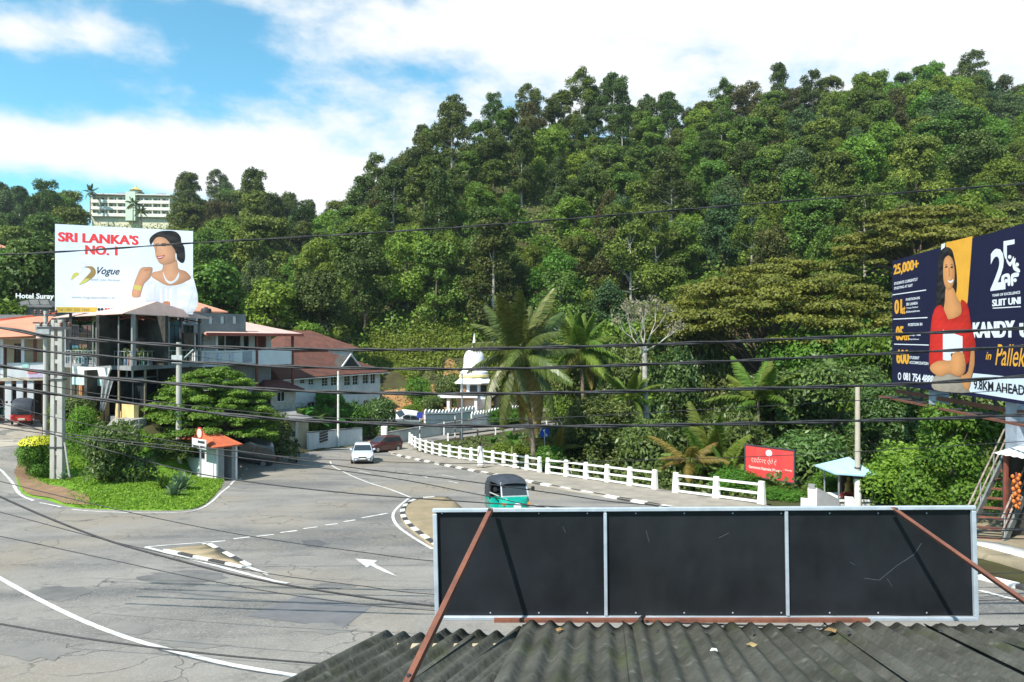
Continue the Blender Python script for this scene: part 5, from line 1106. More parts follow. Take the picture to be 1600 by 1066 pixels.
mb.add(vs_, f).build('cloth', mat('grey canvas', (.3, .3, .3), .9, var=.2, scale=4), um, world=False, smooth=True)
# sloping stone wall and dark notice boards
sw = G(132, 695); se = G(196, 690); mb = MB(); f_ = Fr(sw, se, sw.z - .2); hh = f_.uv(180, 657)[1]; mb.hexa([f_.p(0, 0, 0), f_.p(f_.L, 0, 0), f_.p(f_.L, 1.4, 0), f_.p(0, 1.4, 0), f_.p(f_.L * .45, .8, hh), f_.p(f_.L, .5, hh), f_.p(f_.L, 1.6, hh), f_.p(f_.L * .5, 1.6, hh)]); mb.build('stone_ramp_wall', mat('lichen stone', (.38, .36, .32), .95, col2=(.22, .21, .19), scale=3, bump=.6, grime=.4), None, label='grey sloping stone ramp wall behind the grass verge', cat='wall')
nb = thing('notice_board', G(203, 688), 0, 'two dark notice boards on a low frame beside the stone ramp wall', 'sign'); f_ = Fr(P(190, 0, 40.5), P(216, 0, 40), G(203, 688).z)
for x0, x1 in ((189, 200), (203, 215)): mb = MB(); f_.pbox(mb, x0, 658, x1, 681, 0, .06); b_ = mb.build('board', M_DKMETAL, nb); 
for y in (664, 671): mb = MB(); f_.pbox(mb, 205, y, 213, y + 2.5, -.01, 0); mb.build('white_bar', M_WFRAME, nb)
for x in (190, 202, 215): mb = MB(); u = f_.uv(x, 670)[0]; f_.box(mb, u - .03, u + .03, -.3, f_.uv(x, 657)[1], .06, .1); mb.build('post', M_METAL, nb)

# --- far left shop (A)
fa_ = Fr(P(-110, 0, 50), P(74, 0, 53), CZ - 5.9); sa = thing('orange_roofed_shop', fa_.p(fa_.L / 2, 0, 0), 0, 'two storey shop with faded orange roof and white balcony behind the red three-wheeler', 'building')
ev = fa_.uv(30, 530)[1]; bv0, bv1 = fa_.uv(30, 590)[1], fa_.uv(30, 567)[1]
hs = [fa_.rect(*q, 1.6) for q in ((2, 540, 11, 572), (22, 537, 34, 572), (-40, 540, -28, 572), (-80, 540, -66, 572))]
mb = MB(); fa_.holes(mb, 0, fa_.L, bv0, ev, hs, 1.6, 1.8); fa_.box(mb, fa_.L - .2, fa_.L, bv0, ev, 1.8, 8); mb.build('upper_wall', M_BEIGE, sa)
for q in hs: window(fa_, sa, *q, 1.68, 2, 2, M_REDWOOD)
hs = [fa_.rect(*q, 2.0) for q in ((15, 600, 40, 650), (-30, 600, 5, 650), (44, 600, 64, 650), (-90, 600, -40, 650))]; hs = [(a, b, 0.0, d) for a, b, c_, d in hs]
mb = MB(); fa_.holes(mb, 0, fa_.L, -.5, bv0, hs, 2.0, 2.2); mb.build('lower_wall', mat('brick red wall', (.36, .15, .1), .85, var=.15, scale=1.5), sa)
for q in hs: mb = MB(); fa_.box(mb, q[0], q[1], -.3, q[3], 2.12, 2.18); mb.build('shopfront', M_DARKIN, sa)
mb = MB(); fa_.box(mb, 0, fa_.L, bv0 - .25, bv0, 0, 8); mb.build('balcony_slab', mat('cream slab', (.6, .52, .4), .8), sa)
mb = MB(); fa_.box(mb, fa_.uv(11, 580)[0], fa_.L, bv0, bv1, 0, .12); mb.build('balcony_parapet', M_WHITEP, sa)
mb = MB(); fa_.pbox(mb, 44, 577, 73, 590, -.04, -.005); mb.build('banner', mat('lilac banner', (.66, .55, .72), .7), sa); mb = MB(); fa_.pbox(mb, 43, 577, 58, 584, -.06, -.045); mb.build('banner', mat('coral banner', (.78, .25, .25), .7), sa); mb = MB(); fa_.pbox(mb, 34, 567, 45, 575, -.03, -.005); mb.build('banner', mat('mint banner', (.5, .75, .68), .7), sa)
for x in (12, 30, 47, -30, -60): mb = MB(); u = fa_.uv(x, 620)[0]; fa_.box(mb, u - .2, u + .2, -.5, bv0 - .25, .1, .5); mb.build('column', M_WHITEP, sa)
for x in (54, 35, 2): mb = MB(); u = fa_.uv(x, 550)[0]; fa_.box(mb, u - .1, u + .1, bv0, ev, .1, .3); mb.build('post', M_REDWOOD if x == 54 else M_WHITEP, sa)
mb = MB(); uR = fa_.L; mb.add([fa_.p(-.5, -.9, ev - .1), fa_.p(uR - .6, -.9, ev + .25), fa_.p(uR - .1, 4, ev + 2.1), fa_.p(-.5, 4, ev + .9), fa_.p(-.5, 9, ev - .1), fa_.p(uR - .6, 9, ev + .2)], [(0, 1, 2, 3), (3, 2, 5, 4), (1, 5, 2)]); rf = mb.build('roof', M_OTILE, sa)
mb = MB(); mb.bar(fa_.p(-.5, 4, ev + .95), fa_.p(uR - .1, 4, ev + 2.15), .3, .16); mb.build('ridge', mat('red ridge', (.5, .1, .06), .8), rf)
# old grey roofs further back, with the hotel sign
gr = thing('grey_roofed_house', on(30, 66), 0, 'low house with long old grey roof under the hotel sign', 'house'); fg = Fr(P(-60, 0, 64), P(92, 0, 67), CZ - 3.5); mb = MB(); v0, v1 = fg.uv(30, 512)[1], fg.uv(30, 492, 4)[1]
hip(mb, fg, -1, fg.L + .5, -.6, 8.5, v0, v1, 1, fg.L - 1, 4); mb.build('roof', M_GROOF, gr); mb = MB(); fg.box(mb, 0, fg.L, -3, v0 - .1, 0, 8); mb.build('wall', M_BEIGE, gr)
gr2 = thing('grey_roofed_house', on(45, 78), 0, 'small house with dark grey roof just below the white hotel lettering', 'house'); fg = Fr(P(14, 0, 76), P(78, 0, 77), CZ - 2.0); mb = MB(); v0, v1 = fg.uv(45, 479)[1], fg.uv(45, 466, 3)[1]
hip(mb, fg, -.4, fg.L + .4, -.5, 6.5, v0, v1, 1.4, fg.L - 1.4, 3); mb.build('roof', M_GROOF, gr2); mb = MB(); fg.box(mb, 0, fg.L, -4, v0 - .1, 0, 6); mb.build('wall', M_GREYC, gr2)
def text(name, s, m, parent, origin, right, up, size, align='LEFT', bold=0.0, depth=0.0, sx=1.0, shear=0.0, world=True):
    cu = bpy.data.curves.new(name, 'FONT'); cu.body = s; cu.size = size; cu.align_x = align; cu.offset = bold; cu.extrude = depth; cu.shear = shear; cu.resolution_u = 3
    tmp = bpy.data.objects.new('tmp', cu); me = bpy.data.meshes.new_from_object(tmp); bpy.data.objects.remove(tmp); bpy.data.curves.remove(cu)
    r_, u_ = Vector(right).normalized(), Vector(up).normalized(); n_ = r_.cross(u_); M_ = Matrix(((r_.x * sx, u_.x, n_.x, origin[0]), (r_.y * sx, u_.y, n_.y, origin[1]), (r_.z * sx, u_.z, n_.z, origin[2]), (0, 0, 0, 1)))
    if world and parent is not None: M_ = WM[root_of(parent).name].inverted() @ M_
    me.transform(M_); me.materials.clear(); o = link(name, me, m, parent); return o
hsn = thing('hotel_sign', fg.p(1, -.3, v0 + .6), 0, 'white Hotel Suray lettering on a frame above the grey roof', 'sign'); u, v = fg.uv(24, 466, -.4)
text('lettering', 'Hotel Suray', M_WFRAME, hsn, fg.p(u, -.4, v), fg.r, (0, 0, 1), .78, bold=.02, depth=.03); mb = MB(); mb.bar(fg.p(u, -.3, v - .1), fg.p(u + 3.6, -.3, v - .1), .05)
for k in range(4): mb.bar(fg.p(u + .2 + k, -.3, v - .1), fg.p(u + .2 + k, .3, v0 + .1), .05)
mb.build('frame', M_DKMETAL, hsn)
# small hill houses and the hotel
def small_house(px, D, x0, x1, y0, y1, wallm, roofm, label):
    f_ = Fr(P(x0, 0, D), P(x1, 0, D + 2), CZ); ev_ = f_.uv((x0 + x1) / 2, y0 + (y1 - y0) * .35)[1]; vb = f_.uv((x0 + x1) / 2, y1)[1]; t = thing('hill_house', f_.p(f_.L / 2, 0, vb), 0, label, 'house')
    hs_ = [(f_.L * a, f_.L * (a + .2), vb + (ev_ - vb) * .35, vb + (ev_ - vb) * .85) for a in (.15, .6)]; mb = MB(); f_.holes(mb, 0, f_.L, vb - 3, ev_, hs_, 0, .2); f_.box(mb, f_.L - .2, f_.L, vb - 3, ev_, .2, 5); mb.build('wall', wallm, t)
    for q in hs_: window(f_, t, *q, .08, 2, 1)
    mb = MB(); tp = f_.uv((x0 + x1) / 2, y0)[1]; hip(mb, f_, -.7, f_.L + .7, -.7, 5.7, ev_, tp, f_.L * .35, f_.L * .65, 2.5); mb.build('roof', roofm, t)
small_house(6, 150, -6, 13, 380, 402, mat('pink plaster', (.55, .4, .36), .85), M_OTILE, 'small pink house with orange roof at the far hillside edge')
small_house(74, 130, 66, 98, 398, 420, mat('cream house paint', (.7, .66, .5), .85), mat('pale green roof', (.5, .55, .5), .8), 'cream house with pale roof peeking out beside the white billboard')
small_house(12, 128, -12, 14, 402, 418, M_GREYC, M_GROOF, 'grey shed with dark roof below the small pink house')
Dh = 322; fh = Fr(P(141, 0, Dh), P(265, 0, Dh + 3), CZ + (HY - 341) / F * Dh); ht = thing('hill_hotel', fh.p(fh.L / 2, 0, 0), 0, 'long cream hotel with three balconied floors and pagoda roof on the far hilltop', 'hotel')
M_CREAM = mat('cream hotel paint', (.66, .62, .44), .85, var=.08, scale=.2); pmx = Dh / F
mb = MB(); tH = (341 - 304) * pmx; fh.box(mb, 0, fh.L, -12, tH, 1.6, 12); mb.build('wall', M_CREAM, ht)
for k in range(3):
    v = (341 - 329 + k * 10.5) * pmx - 2.6; mb = MB(); fh.box(mb, 0, fh.L, v, v + .35, 0, 1.6); fh.box(mb, 0, fh.L, v + .35, v + 1.5, 0, .15); mb.build('balcony', mat('hotel balcony white', (.74, .72, .62), .8), ht)
    for j in range(18):
        u = fh.L * (j + .5) / 18; mb = MB(); fh.box(mb, u - .55, u + .55, v + .4, v + 2.6, 1.5, 1.6); mb.build('window', M_GLASS, ht)
    for j in range(10): u = min(max(fh.L * j / 9, .3), fh.L - .3); mb = MB(); fh.box(mb, u - .2, u + .2, v + .36, v + 3.1, .16, .5); mb.build('pillar', M_CREAM, ht)
mb = MB(); fh.box(mb, -.6, fh.L + .6, tH, tH + .5, -.8, 12.5); mb.build('roof_slab', mat('hotel roof edge', (.62, .6, .55), .8), ht)
for a, b in ((.2, .4), (.72, .92)): mb = MB(); hip(mb, fh, fh.L * a, fh.L * b, 3, 11, tH + .5, tH + 2.6, fh.L * a + 2, fh.L * b - 2, 7); mb.build('roof', mat('slate blue roof', (.2, .22, .3), .8), ht)
uc = fh.uv(205, 300)[0]; mb = MB(); fh.box(mb, uc - 2.2, uc + 2.2, -1, tH + 1.6, -.9, 2); mb.build('stair_tower', mat('pale mint plaster', (.55, .66, .52), .8), ht)
q = fh.p(uc, 5, 0); mb = MB(); mb.lathe((q.x, q.y, fh.zb + tH + .5), [(2.6, 0), (2.6, 1.4)], 8); mb.build('pagoda_wall', M_CREAM, ht)
MB().lathe((q.x, q.y, fh.zb + tH + 1.9), [(3.9, 0), (3.9, .25), (2.4, 1.1), (2.2, 1.2)], 8).build('pagoda_roof', mat('dark green roof', (.12, .14, .1), .8), ht); MB().lathe((q.x, q.y, fh.zb + tH + 3.1), [(2.0, 0), (2.9, .2), (1.4, 1.0), (.3, 2.0), (.05, 2.9)], 8).build('pagoda_roof', mat('golden roof', (.6, .45, .12), .6), ht)
for px, D, hh, lab in ((208, 308, 9, 'palm standing before the middle of the hilltop hotel'), (220, 305, 6, 'short palm before the hilltop hotel'), (141, 318, 14, 'palm at the end of the hilltop hotel')):
    x = (px - CX) / F * D; zt = CZ + (HY - (318 if px == 208 else 330 if px == 220 else 300)) / F * D; palm((x, D, zt - hh), (x, D, zt), .22, 4.2, 13, lab, 'frond', emin=-35, emax=80, seed=px, old=1, nuts=False, group='palms by the hilltop hotel')
# --- guard hut with signs
fu = Fr(P(287, 0, 43.6), P(338, 0, 41.2), h(P(320, 0, 42).x, 42) - .15); hut = thing('guard_hut', fu.p(fu.L / 2, 0, 0), 0, 'small white guard hut with red tiled roof at the corner of the verge', 'hut')
ev = fu.uv(338, 698)[1]; hs = [fu.rect(291, 703, 320, 716)]; sdx = 1.25
mb = MB(); fu.holes(mb, 0, fu.L, -.4, ev, hs, 0, .12); fu.box(mb, 0, .12, -.4, ev, .12, sdx); fu.holes(mb, 0, fu.L, -.4, ev, [], sdx, sdx + .12); mb.build('wall', M_WHITEP, hut)
mb = MB(); fu.box(mb, fu.L - .12, fu.L, -.4, ev, .12, .5); fu.box(mb, fu.L - .12, fu.L, -.4, ev, 1.0, sdx); mb.build('wall', M_GREYC, hut)  # wall away from the sun: its shade is put in as darker grey
mb = MB(); fu.box(mb, .12, fu.L - .12, -.3, -.1, .12, sdx); mb.build('floor', M_GREYC, hut); window(fu, hut, *hs[0], .03, 3, 1, M_METAL)
mb = MB(); tp = fu.uv(312, 666, 1)[1]; hip(mb, fu, -.35, fu.L + .3, -.35, sdx + .3, ev + .01, tp, fu.L * .45, fu.L * .58, .6, .08); mb.build('roof', rows(mat('red orange roof tiles', (.62, .15, .06), .8, col2=(.42, .1, .05), scale=3, detail=8), 3.2), hut)
sp_ = thing('weight_limit_sign', fu.p(fu.uv(311, 690, -.9)[0], -.9, 0), 0, 'round red rimmed sign above a white plate on a post before the hut', 'sign'); fz = Fr(fu.p(0, -.9, 0), fu.p(fu.L, -.9, 0), fu.zb); fz.n = fu.n
u, v = fz.uv(311.5, 677); mb = MB(); mb.bar(fz.p(u, .08, -.5), fz.p(u, .08, v + .3), .07); mb.build('post', M_METAL, sp_)
def disc(mb, f_, u, v, r, w0, w1, seg=24): return mb.poly([f_.p(u + r * math.cos(k * 2 * math.pi / seg), w0, v + r * math.sin(k * 2 * math.pi / seg)) for k in range(seg)], f_.n * (w1 - w0))
disc(MB(), fz, u, v, .36, 0, .03).build('disc', mat('sign red', (.55, .06, .04), .5), sp_); disc(MB(), fz, u, v, .27, -.006, 0).build('disc_face', mat('aged sign white', (.6, .58, .5), .6, grime=.3), sp_)
mb = MB(); q = fz.rect(300, 686, 322, 701); fz.box(mb, *q, 0, .03); mb.build('plate', mat('white sign plate', (.72, .72, .7), .6), sp_)
for a in ((309, 689, 320, 693), (302, 696, 311, 699.5), (313, 697, 320, 699.5)): mb = MB(); fz.box(mb, *fz.rect(*a), -.008, 0); mb.build('plate_mark', M_DKMETAL, sp_)
# ------------------------------------------------------------------ street furniture
M_RAILW = mat('railing white paint', (.8, .8, .77), .7, .3, col2=(.66, .65, .6), scale=3, detail=7, grime=.25, grime_col=(.4, .38, .33))
def PL(px, py): return P(px, py, 4.54 / ((py - HY) / F - 0.0945))
def railing(pxa, label, spacing, hgt=1.05):
    line = smooth_line([PL(*q) for q in pxa], 6); L = [0]
    for i in range(1, len(line)): L.append(L[-1] + (line[i] - line[i - 1]).length)
    def at(s):
        i = min(int(np.searchsorted(L, s, 'right')) - 1, len(line) - 2); p = line[i].lerp(line[i + 1], (s - L[i]) / max(1e-6, L[i + 1] - L[i])); return Vector((p.x, p.y, h(p.x, p.y) + .1))
    n = max(1, round(L[-1] / spacing)); t = thing('white_railing', at(0), 0, label, 'railing', 'white railings along the footway'); ps = [at(min(L[-1] - 1e-3, L[-1] * i / n)) for i in range(n + 1)]
    for i, p in enumerate(ps):
        d = (ps[min(i + 1, n)] - ps[max(i - 1, 0)]); d.z = 0; d.normalize(); q = Vector((-d.y, d.x, 0)); mb = MB()
        a, b, w = .21, .12, .11
        mb.hexa([p - d * a - q * w - Vector((0, 0, .3)), p + d * a - q * w - Vector((0, 0, .3)), p + d * a + q * w - Vector((0, 0, .3)), p - d * a + q * w - Vector((0, 0, .3)), p - d * b - q * w * .8 + Vector((0, 0, hgt)), p + d * b - q * w * .8 + Vector((0, 0, hgt)), p + d * b + q * w * .8 + Vector((0, 0, hgt)), p - d * b + q * w * .8 + Vector((0, 0, hgt))])
        mb.build('post', M_RAILW, t, bevel=.02)
    for i in range(n):
        for v in (.9, .5, .12): MB().bar(ps[i] + Vector((0, 0, v)), ps[i + 1] + Vector((0, 0, v)), .085, .1).build('rail', M_RAILW, t)
    return t
railing([(640, 704.5), (652, 709), (690, 716.5), (755, 725.5), (843, 741)], 'longest white concrete railing curving round the inside of the bend', 1.75)
railing([(856, 743.2), (940, 755.5), (1023, 768)], 'middle white concrete railing right of the palm trunk', 1.95)
railing([(1056, 773.5), (1122, 782.5), (1190, 792)], 'short white railing in front of the red temple sign', 2.1)
# darker post-and-rail along the far road
fp = GL([(700, 689), (760, 681.5), (830, 671), (880, 665)], 5); t = thing('road_edge_fence', fp[0], 0, 'low dark post and rail fence along the far road edge', 'fence')
for i in range(0, len(fp), 2):
    p = fp[i]; z = h(p.x, p.y); MB().box(p.x - .09, p.x + .09, p.y - .09, p.y + .09, z - .2, z + .8).build('post', M_KW if (i // 2) % 3 == 0 else M_KB, t)
    if i + 2 < len(fp):
        q = fp[i + 2]; MB().bar((p.x, p.y, z + .55), (q.x, q.y, h(q.x, q.y) + .55), .08, .16).build('rail', M_KB, t)
# poles
M_POLE = mat('weathered pole concrete', (.47, .45, .40), .9, .2, col2=(.35, .33, .30), scale=1.8, detail=8, grime=.4, grime_col=(.2, .19, .17), bump=.3)
def round_pole(px, D, top, r0, r1, label, m=None, base=None, bands=(), name='utility_pole', cat='pole'):
    g = on(px, D); t = thing(name, g, 0, label, cat); zt = CZ + (HY - top) / F * D - g.z
    MB().tube([(0, 0, -.6), (0, 0, zt * .5), (0, 0, zt)], [r0, (r0 + r1) / 2, r1], 12).build('shaft', m or M_POLE, t, world=False, smooth=True)
    for v, hh, mm in bands: MB().lathe((0, 0, zt * v), [(r0 * 1.06, 0), (r0 * 1.06, hh)], 12).build('band', mm, t, world=False, smooth=True)
    return t, zt
D0 = 37.3; g = on(90, D0); g.z -= .1; tp = CZ + (HY - 500) / F * D0 - g.z
pole = thing('twin_concrete_pole', g, 0, 'large twin concrete utility pole standing on the grass verge', 'pole')
for x0, x1 in ((-.33, -.09), (.04, .34)): 
    mb = MB(); mb.hexa([(x0 - .02, -.16, -.5), (x1 + .02, -.16, -.5), (x1 + .02, .16, -.5), (x0 - .02, .16, -.5), (x0 + .02, -.1, tp), (x1 - .03, -.1, tp), (x1 - .03, .1, tp), (x0 + .02, .1, tp)]); mb.build('leg', M_POLE, pole, world=False, bevel=.02)
for k in range(9): MB().box(-.12, .05, -.08, .08, .5 + k * 1.0, .72 + k * 1.0).build('web', M_POLE, pole, world=False)
for v in (1.9, 5.6): MB().box(-.4, .42, -.19, .19, v, v + .07).build('strap', M_DKMETAL, pole, world=False)
MB().box(-1.0, .9, -.2, -.12, tp - .5, tp - .38).build('crossarm', M_DKMETAL, pole, world=False)
MB().tube([(.45, -.1, 2.2), (.95, -.35, -.1)], .05, 6).build('stay', M_POLE, pole, world=False)
for k, x in enumerate((-.8, -.4, .3, .75)):
    MB().lathe((x, -.16, tp - .36), [(.05, 0), (.09, .06), (.05, .1), (.09, .16), (.04, .24)], 10).build('insulator', flat('brown porcelain', (.16, .07, .05), .3), pole, world=False, smooth=True)
D1 = 46; t, zt = round_pole(71.5, D1, 486, .17, .13, 'slimmer grey pole with transformer gear behind the twin pole')
MB().box(-.5, .5, -.35, -.15, zt - 1.6, zt - .9).build('transformer', mat('transformer grey', (.3, .32, .32), .6, var=.15), t, world=False, bevel=.04)
MB().box(-.8, .8, -.12, .12, zt - .35, zt - .22).build('crossarm', M_DKMETAL, t, world=False); MB().box(-.8, .8, -.12, .12, zt - .85, zt - .75).build('crossarm', M_DKMETAL, t, world=False)
for x in (-.7, -.3, .3, .7): MB().lathe((x, 0, zt - .22), [(.05, 0), (.1, .08), (.05, .14), (.1, .2), (.04, .3)], 8).build('insulator', MATS['brown porcelain'], t, world=False, smooth=True)
MB().lathe((-.1, -.45, zt - 1.9), [(.05, 0), (.2, .06), (.2, .3), (.08, .4)], 10).build('lamp', mat('pinkish lamp', (.7, .5, .46), .5), t, world=False, smooth=True)
t, zt = round_pole(279.5, 42.8, 535, .18, .15, 'short thick concrete pole in front of the corner building'); MB().box(-.35, .3, -.24, -.17, zt - 1.3, zt - .8).build('meter_box', mat('meter grey', (.45, .46, .46), .6), t, world=False); MB().bar((.1, 0, zt - 1.2), (1.0, -.2, zt - .45), .07).build('lamp_arm', M_METAL, t, world=False)
round_pole(528.5, 65.5, 580, .12, .09, 'slim white pole in front of the white tiled house', mat('white pole paint', (.75, .74, .66), .6))
t, zt = round_pole(722, 72, 585, .1, .07, 'grey steel lamp pole on the inside of the bend', M_METAL); MB().box(-.15, .15, -.1, .1, zt - .1, zt + .1).build('cap', M_METAL, t, world=False)
M_BARE = mat('bamboo grey pole', (.46, .42, .34), .85, col2=(.36, .32, .26), scale=2.5, detail=7)
t, zt = round_pole(1340, 30.5, 603, .13, .1, 'slim concrete pole with white painted foot beside the blue roofed shrine', M_BARE, bands=((.33, .06, M_DKMETAL), (.25, .12, M_DKMETAL)))
MB().tube([(0, 0, -.3), (0, 0, zt * .245)], [.17, .15], 14).build('white_foot', M_KW, t, world=False, smooth=True)
for px, D, top, lab in ((656, 70, 652, 'striped post with a blue plate at the start of the railing'), (711, 71, 650, 'striped post beside the lamp pole')):
    g = on(px, D); t = thing('marker_post', g, 0, lab, 'post'); zt = CZ + (HY - top) / F * D - g.z; n = 6
    for k in range(n): MB().tube([(0, 0, zt * k / n), (0, 0, zt * (k + 1) / n)], .06, 8).build('band', M_KW if k % 2 else M_KB, t, world=False)
    if px == 656: MB().box(-.3, .3, -.06, -.02, zt - .1, zt + .5).build('plate', mat('blue plate', (.03, .05, .3), .5), t, world=False)
g = on(694, 75); t = thing('marker_post', g, 0, 'short white post in front of the boundary wall', 'post'); MB().tube([(0, 0, -.2), (0, 0, 1.5)], .09, 8).build('shaft', M_KW, t, world=False)
# round keep-left sign
D = 49; g = on(851, D); t = thing('keep_left_sign', g, 0, 'round blue keep left sign with white arrow behind the railing', 'sign'); zc = CZ + (HY - 677) / F * D - g.z
MB().tube([(0, .05, -.3), (0, .05, zc + .3)], .035, 8).build('post', M_METAL, t, world=False); f_ = Fr((-.3, 0), (.3, 0.22), 0)
disc(MB(), f_, f_.L / 2, zc, .36, -.03, 0).build('disc', mat('sign blue', (.02, .09, .55), .45), t, world=False)
def p2(f_, pts, w): return [f_.p(a, w, b) for a, b in pts]
u = f_.L / 2; MB().poly(p2(f_, [(u - .16, zc + .22), (u - .09, zc + .25), (u + .14, zc - .12), (u + .2, zc - .08), (u + .19, zc - .26), (u + .02, zc - .19), (u + .08, zc - .15)], -.036), f_.n * .004).build('arrow', M_WFRAME, t, world=False)
# ------------------------------------------------------------------ billboards
def fit(fr_, s, xl, yt, yb, xr, m, parent, w=-.02, bold=0, shear=0, name='lettering'):
    w *= .4
    u0, v1 = fr_.uv(xl, yt, w); _, v0 = fr_.uv(xl, yb, w); u1, _ = fr_.uv(xr, (yt + yb) / 2, w)
    cu = bpy.data.curves.new(name, 'FONT'); cu.body = s; cu.size = 1; cu.offset = min(bold, .02); cu.shear = shear; cu.resolution_u = 3
    tmp = bpy.data.objects.new('tmp', cu); me = bpy.data.meshes.new_from_object(tmp); bpy.data.objects.remove(tmp); bpy.data.curves.remove(cu)
    a = np.array([v.co[:] for v in me.vertices]); lo, hi = a.min(0), a.max(0); sx, sy = (u1 - u0) / (hi[0] - lo[0]), (v1 - v0) / (hi[1] - lo[1]); inv = WM[root_of(parent).name].inverted(); ex = max(0, bold - .02) * 1.3
    mb = MB(); fs_ = [tuple(p.vertices) for p in me.polygons]
    for k, off in enumerate((0, -ex, ex) if ex else (0,)): mb.add([fr_.p(u0 + (x - lo[0] + off) * sx, w - .0004 * k, v0 + (y - lo[1]) * sy) for x, y, _ in a], fs_)
    m2 = bpy.data.meshes.new(name); m2.from_pydata([tuple(inv @ Vector(p)) for p in mb.v], [], mb.f); m2.update(); bpy.data.meshes.remove(me); return link(name, m2, m, parent)
def printed(fr_, pts, m, parent, w, name, sm=True, zoom=None):
    w *= .4
    if zoom: ox, oy, sc = zoom; pts = [(ox + a / sc, oy + b / sc) for a, b in pts]
    if sm:
        q = [Vector((a, b)) for a, b in pts]; n = len(q); out = []
        for i in range(n):
            p0, p1, p2_, p3 = q[i - 1], q[i], q[(i + 1) % n], q[(i + 2) % n]
            for j in range(4): tt = j / 4; out.append(.5 * ((2 * p1) + (p2_ - p0) * tt + (2 * p0 - 5 * p1 + 4 * p2_ - p3) * tt * tt + (3 * p1 - p0 - 3 * p2_ + p3) * tt ** 3))
        pts = [(p.x, p.y) for p in out]
    P2 = [Vector((a, b)) for a, b in pts]; r = delaunay_2d_cdt(P2, [(i, (i + 1) % len(P2)) for i in range(len(P2))], [], 1, 1e-6)
    vs_ = []
    for p in r[0]: u, v = fr_.uv(p.x, p.y, w); vs_.append(fr_.p(u, w, v))
    return MB().add(vs_, [tuple(f) for f in r[2]]).build(name, m, parent)
SHADED = {}
def shaded_mat(base):
    if base not in SHADED:
        m = bpy.data.materials.new(base.name + ' photo print'); m.use_nodes = True; t = m.node_tree; b = t.nodes['Principled BSDF']; b.inputs['Roughness'].default_value = .55; b.inputs['Specular IOR Level'].default_value = .25
        at = N(t, 'ShaderNodeAttribute', attribute_name='pc'); t.links.new(at.outputs['Color'], b.inputs['Base Color']); SHADED[base] = m
    return SHADED[base]
def photo(fr_, pts, key, parent, w, name, zoom, edge=.45, dirx=.25, strand=0.0, cols=None):     # a printed photographic area: tone varies inside the print
    w *= .4; ox, oy, sc = zoom; q = [Vector((ox + a / sc, oy + b / sc)) for a, b in pts]; n = len(q); out = []
    for i in range(n):
        p0, p1, p2_, p3 = q[i - 1], q[i], q[(i + 1) % n], q[(i + 2) % n]
        for j in range(4): tt = j / 4; out.append(.5 * ((2 * p1) + (p2_ - p0) * tt + (2 * p0 - 5 * p1 + 4 * p2_ - p3) * tt * tt + (3 * p1 - p0 - 3 * p2_ + p3) * tt ** 3))
    xs = [p.x for p in out]; ys = [p.y for p in out]; m0 = len(out); st = max(max(xs) - min(xs), max(ys) - min(ys)) / 26
    pts_ = out + [Vector((float(a), float(b))) for a in np.arange(min(xs) + st / 2, max(xs), st) for b in np.arange(min(ys) + st / 2, max(ys), st)]
    r = delaunay_2d_cdt(pts_, [(i, (i + 1) % m0) for i in range(m0)], [], 1, 1e-6); V = np.array([(p.x, p.y) for p in r[0]]); Bn = np.array([(p.x, p.y) for p in out])
    d = np.sqrt(((V[:, None] - Bn[None]) ** 2).sum(-1)).min(1); d = d / max(1e-6, d.max()); nx_ = (V[:, 0] - min(xs)) / (max(xs) - min(xs)) - .5; ny_ = (V[:, 1] - min(ys)) / (max(ys) - min(ys)) - .5
    f = 1 - edge * (1 - np.sqrt(np.clip(d, 0, 1))) - dirx * nx_ - .12 * ny_ + strand * np.sin(V[:, 0] * 3.1 + 2.2 * np.sin(V[:, 1] * .35)) * .5 + strand * .5 * np.sin(V[:, 0] * 7.3 + V[:, 1] * 1.1)
    c = np.clip(np.array(PRINT[key])[None] * f[:, None], 0.004, .9); vs_ = [fr_.p(*(lambda uv: (uv[0], w, uv[1]))(fr_.uv(float(a), float(b), w))) for a, b in V]
    o = MB().add(vs_, [tuple(t) for t in r[2]]).build(name, shaded_mat(K[key]), parent); ca = o.data.color_attributes.new('pc', 'FLOAT_COLOR', 'POINT'); ca.data.foreach_set('color', np.concatenate([c, np.ones((len(c), 1))], 1).astype(np.float32).ravel()); return o
PRINT = dict(skin=(.66, .34, .20), black=(.03, .026, .026), white=(.82, .83, .87), orange=(.76, .34, .13), scarlet=(.74, .035, .025), taupe=(.40, .34, .27))
def pm(name, c): return flat('print ' + name, c, .55)
K = dict(red=pm('red', (.75, .05, .05)), white=pm('white', (.82, .84, .88)), black=pm('black', (.02, .018, .02)), skin=pm('skin', (.62, .30, .17)), skin2=pm('deep skin', (.45, .19, .10)), gold=pm('gold', (.62, .42, .06)), brown=pm('bronze', (.30, .20, .07)), grey=pm('grey', (.42, .42, .46)), lilac=pm('lilac', (.62, .64, .76)), pale=pm('pale grey', (.66, .66, .70)), navy=pm('navy', (.012, .012, .045)), amber=pm('amber', (.85, .42, .05)), scarlet=pm('scarlet', (.72, .03, .02)), orange=pm('orange skin', (.72, .28, .08)), taupe=pm('taupe', (.35, .30, .24)), blush=pm('lip', (.45, .06, .05)), khaki=pm('khaki gold', (.55, .5, .12)), plate=pm('pale blue', (.70, .78, .88)), skin2s=pm('shaded skin', (.50, .22, .12)), skinl=pm('bright skin', (.72, .40, .26)), hairl=pm('hair sheen', (.07, .055, .05)), grey2=pm('lace grey', (.5, .5, .54)), oskin=pm('warm shade', (.55, .19, .06)), oskinl=pm('warm light', (.85, .42, .16)), dred=pm('fold red', (.48, .015, .015)), lred=pm('light red', (.85, .10, .06)))
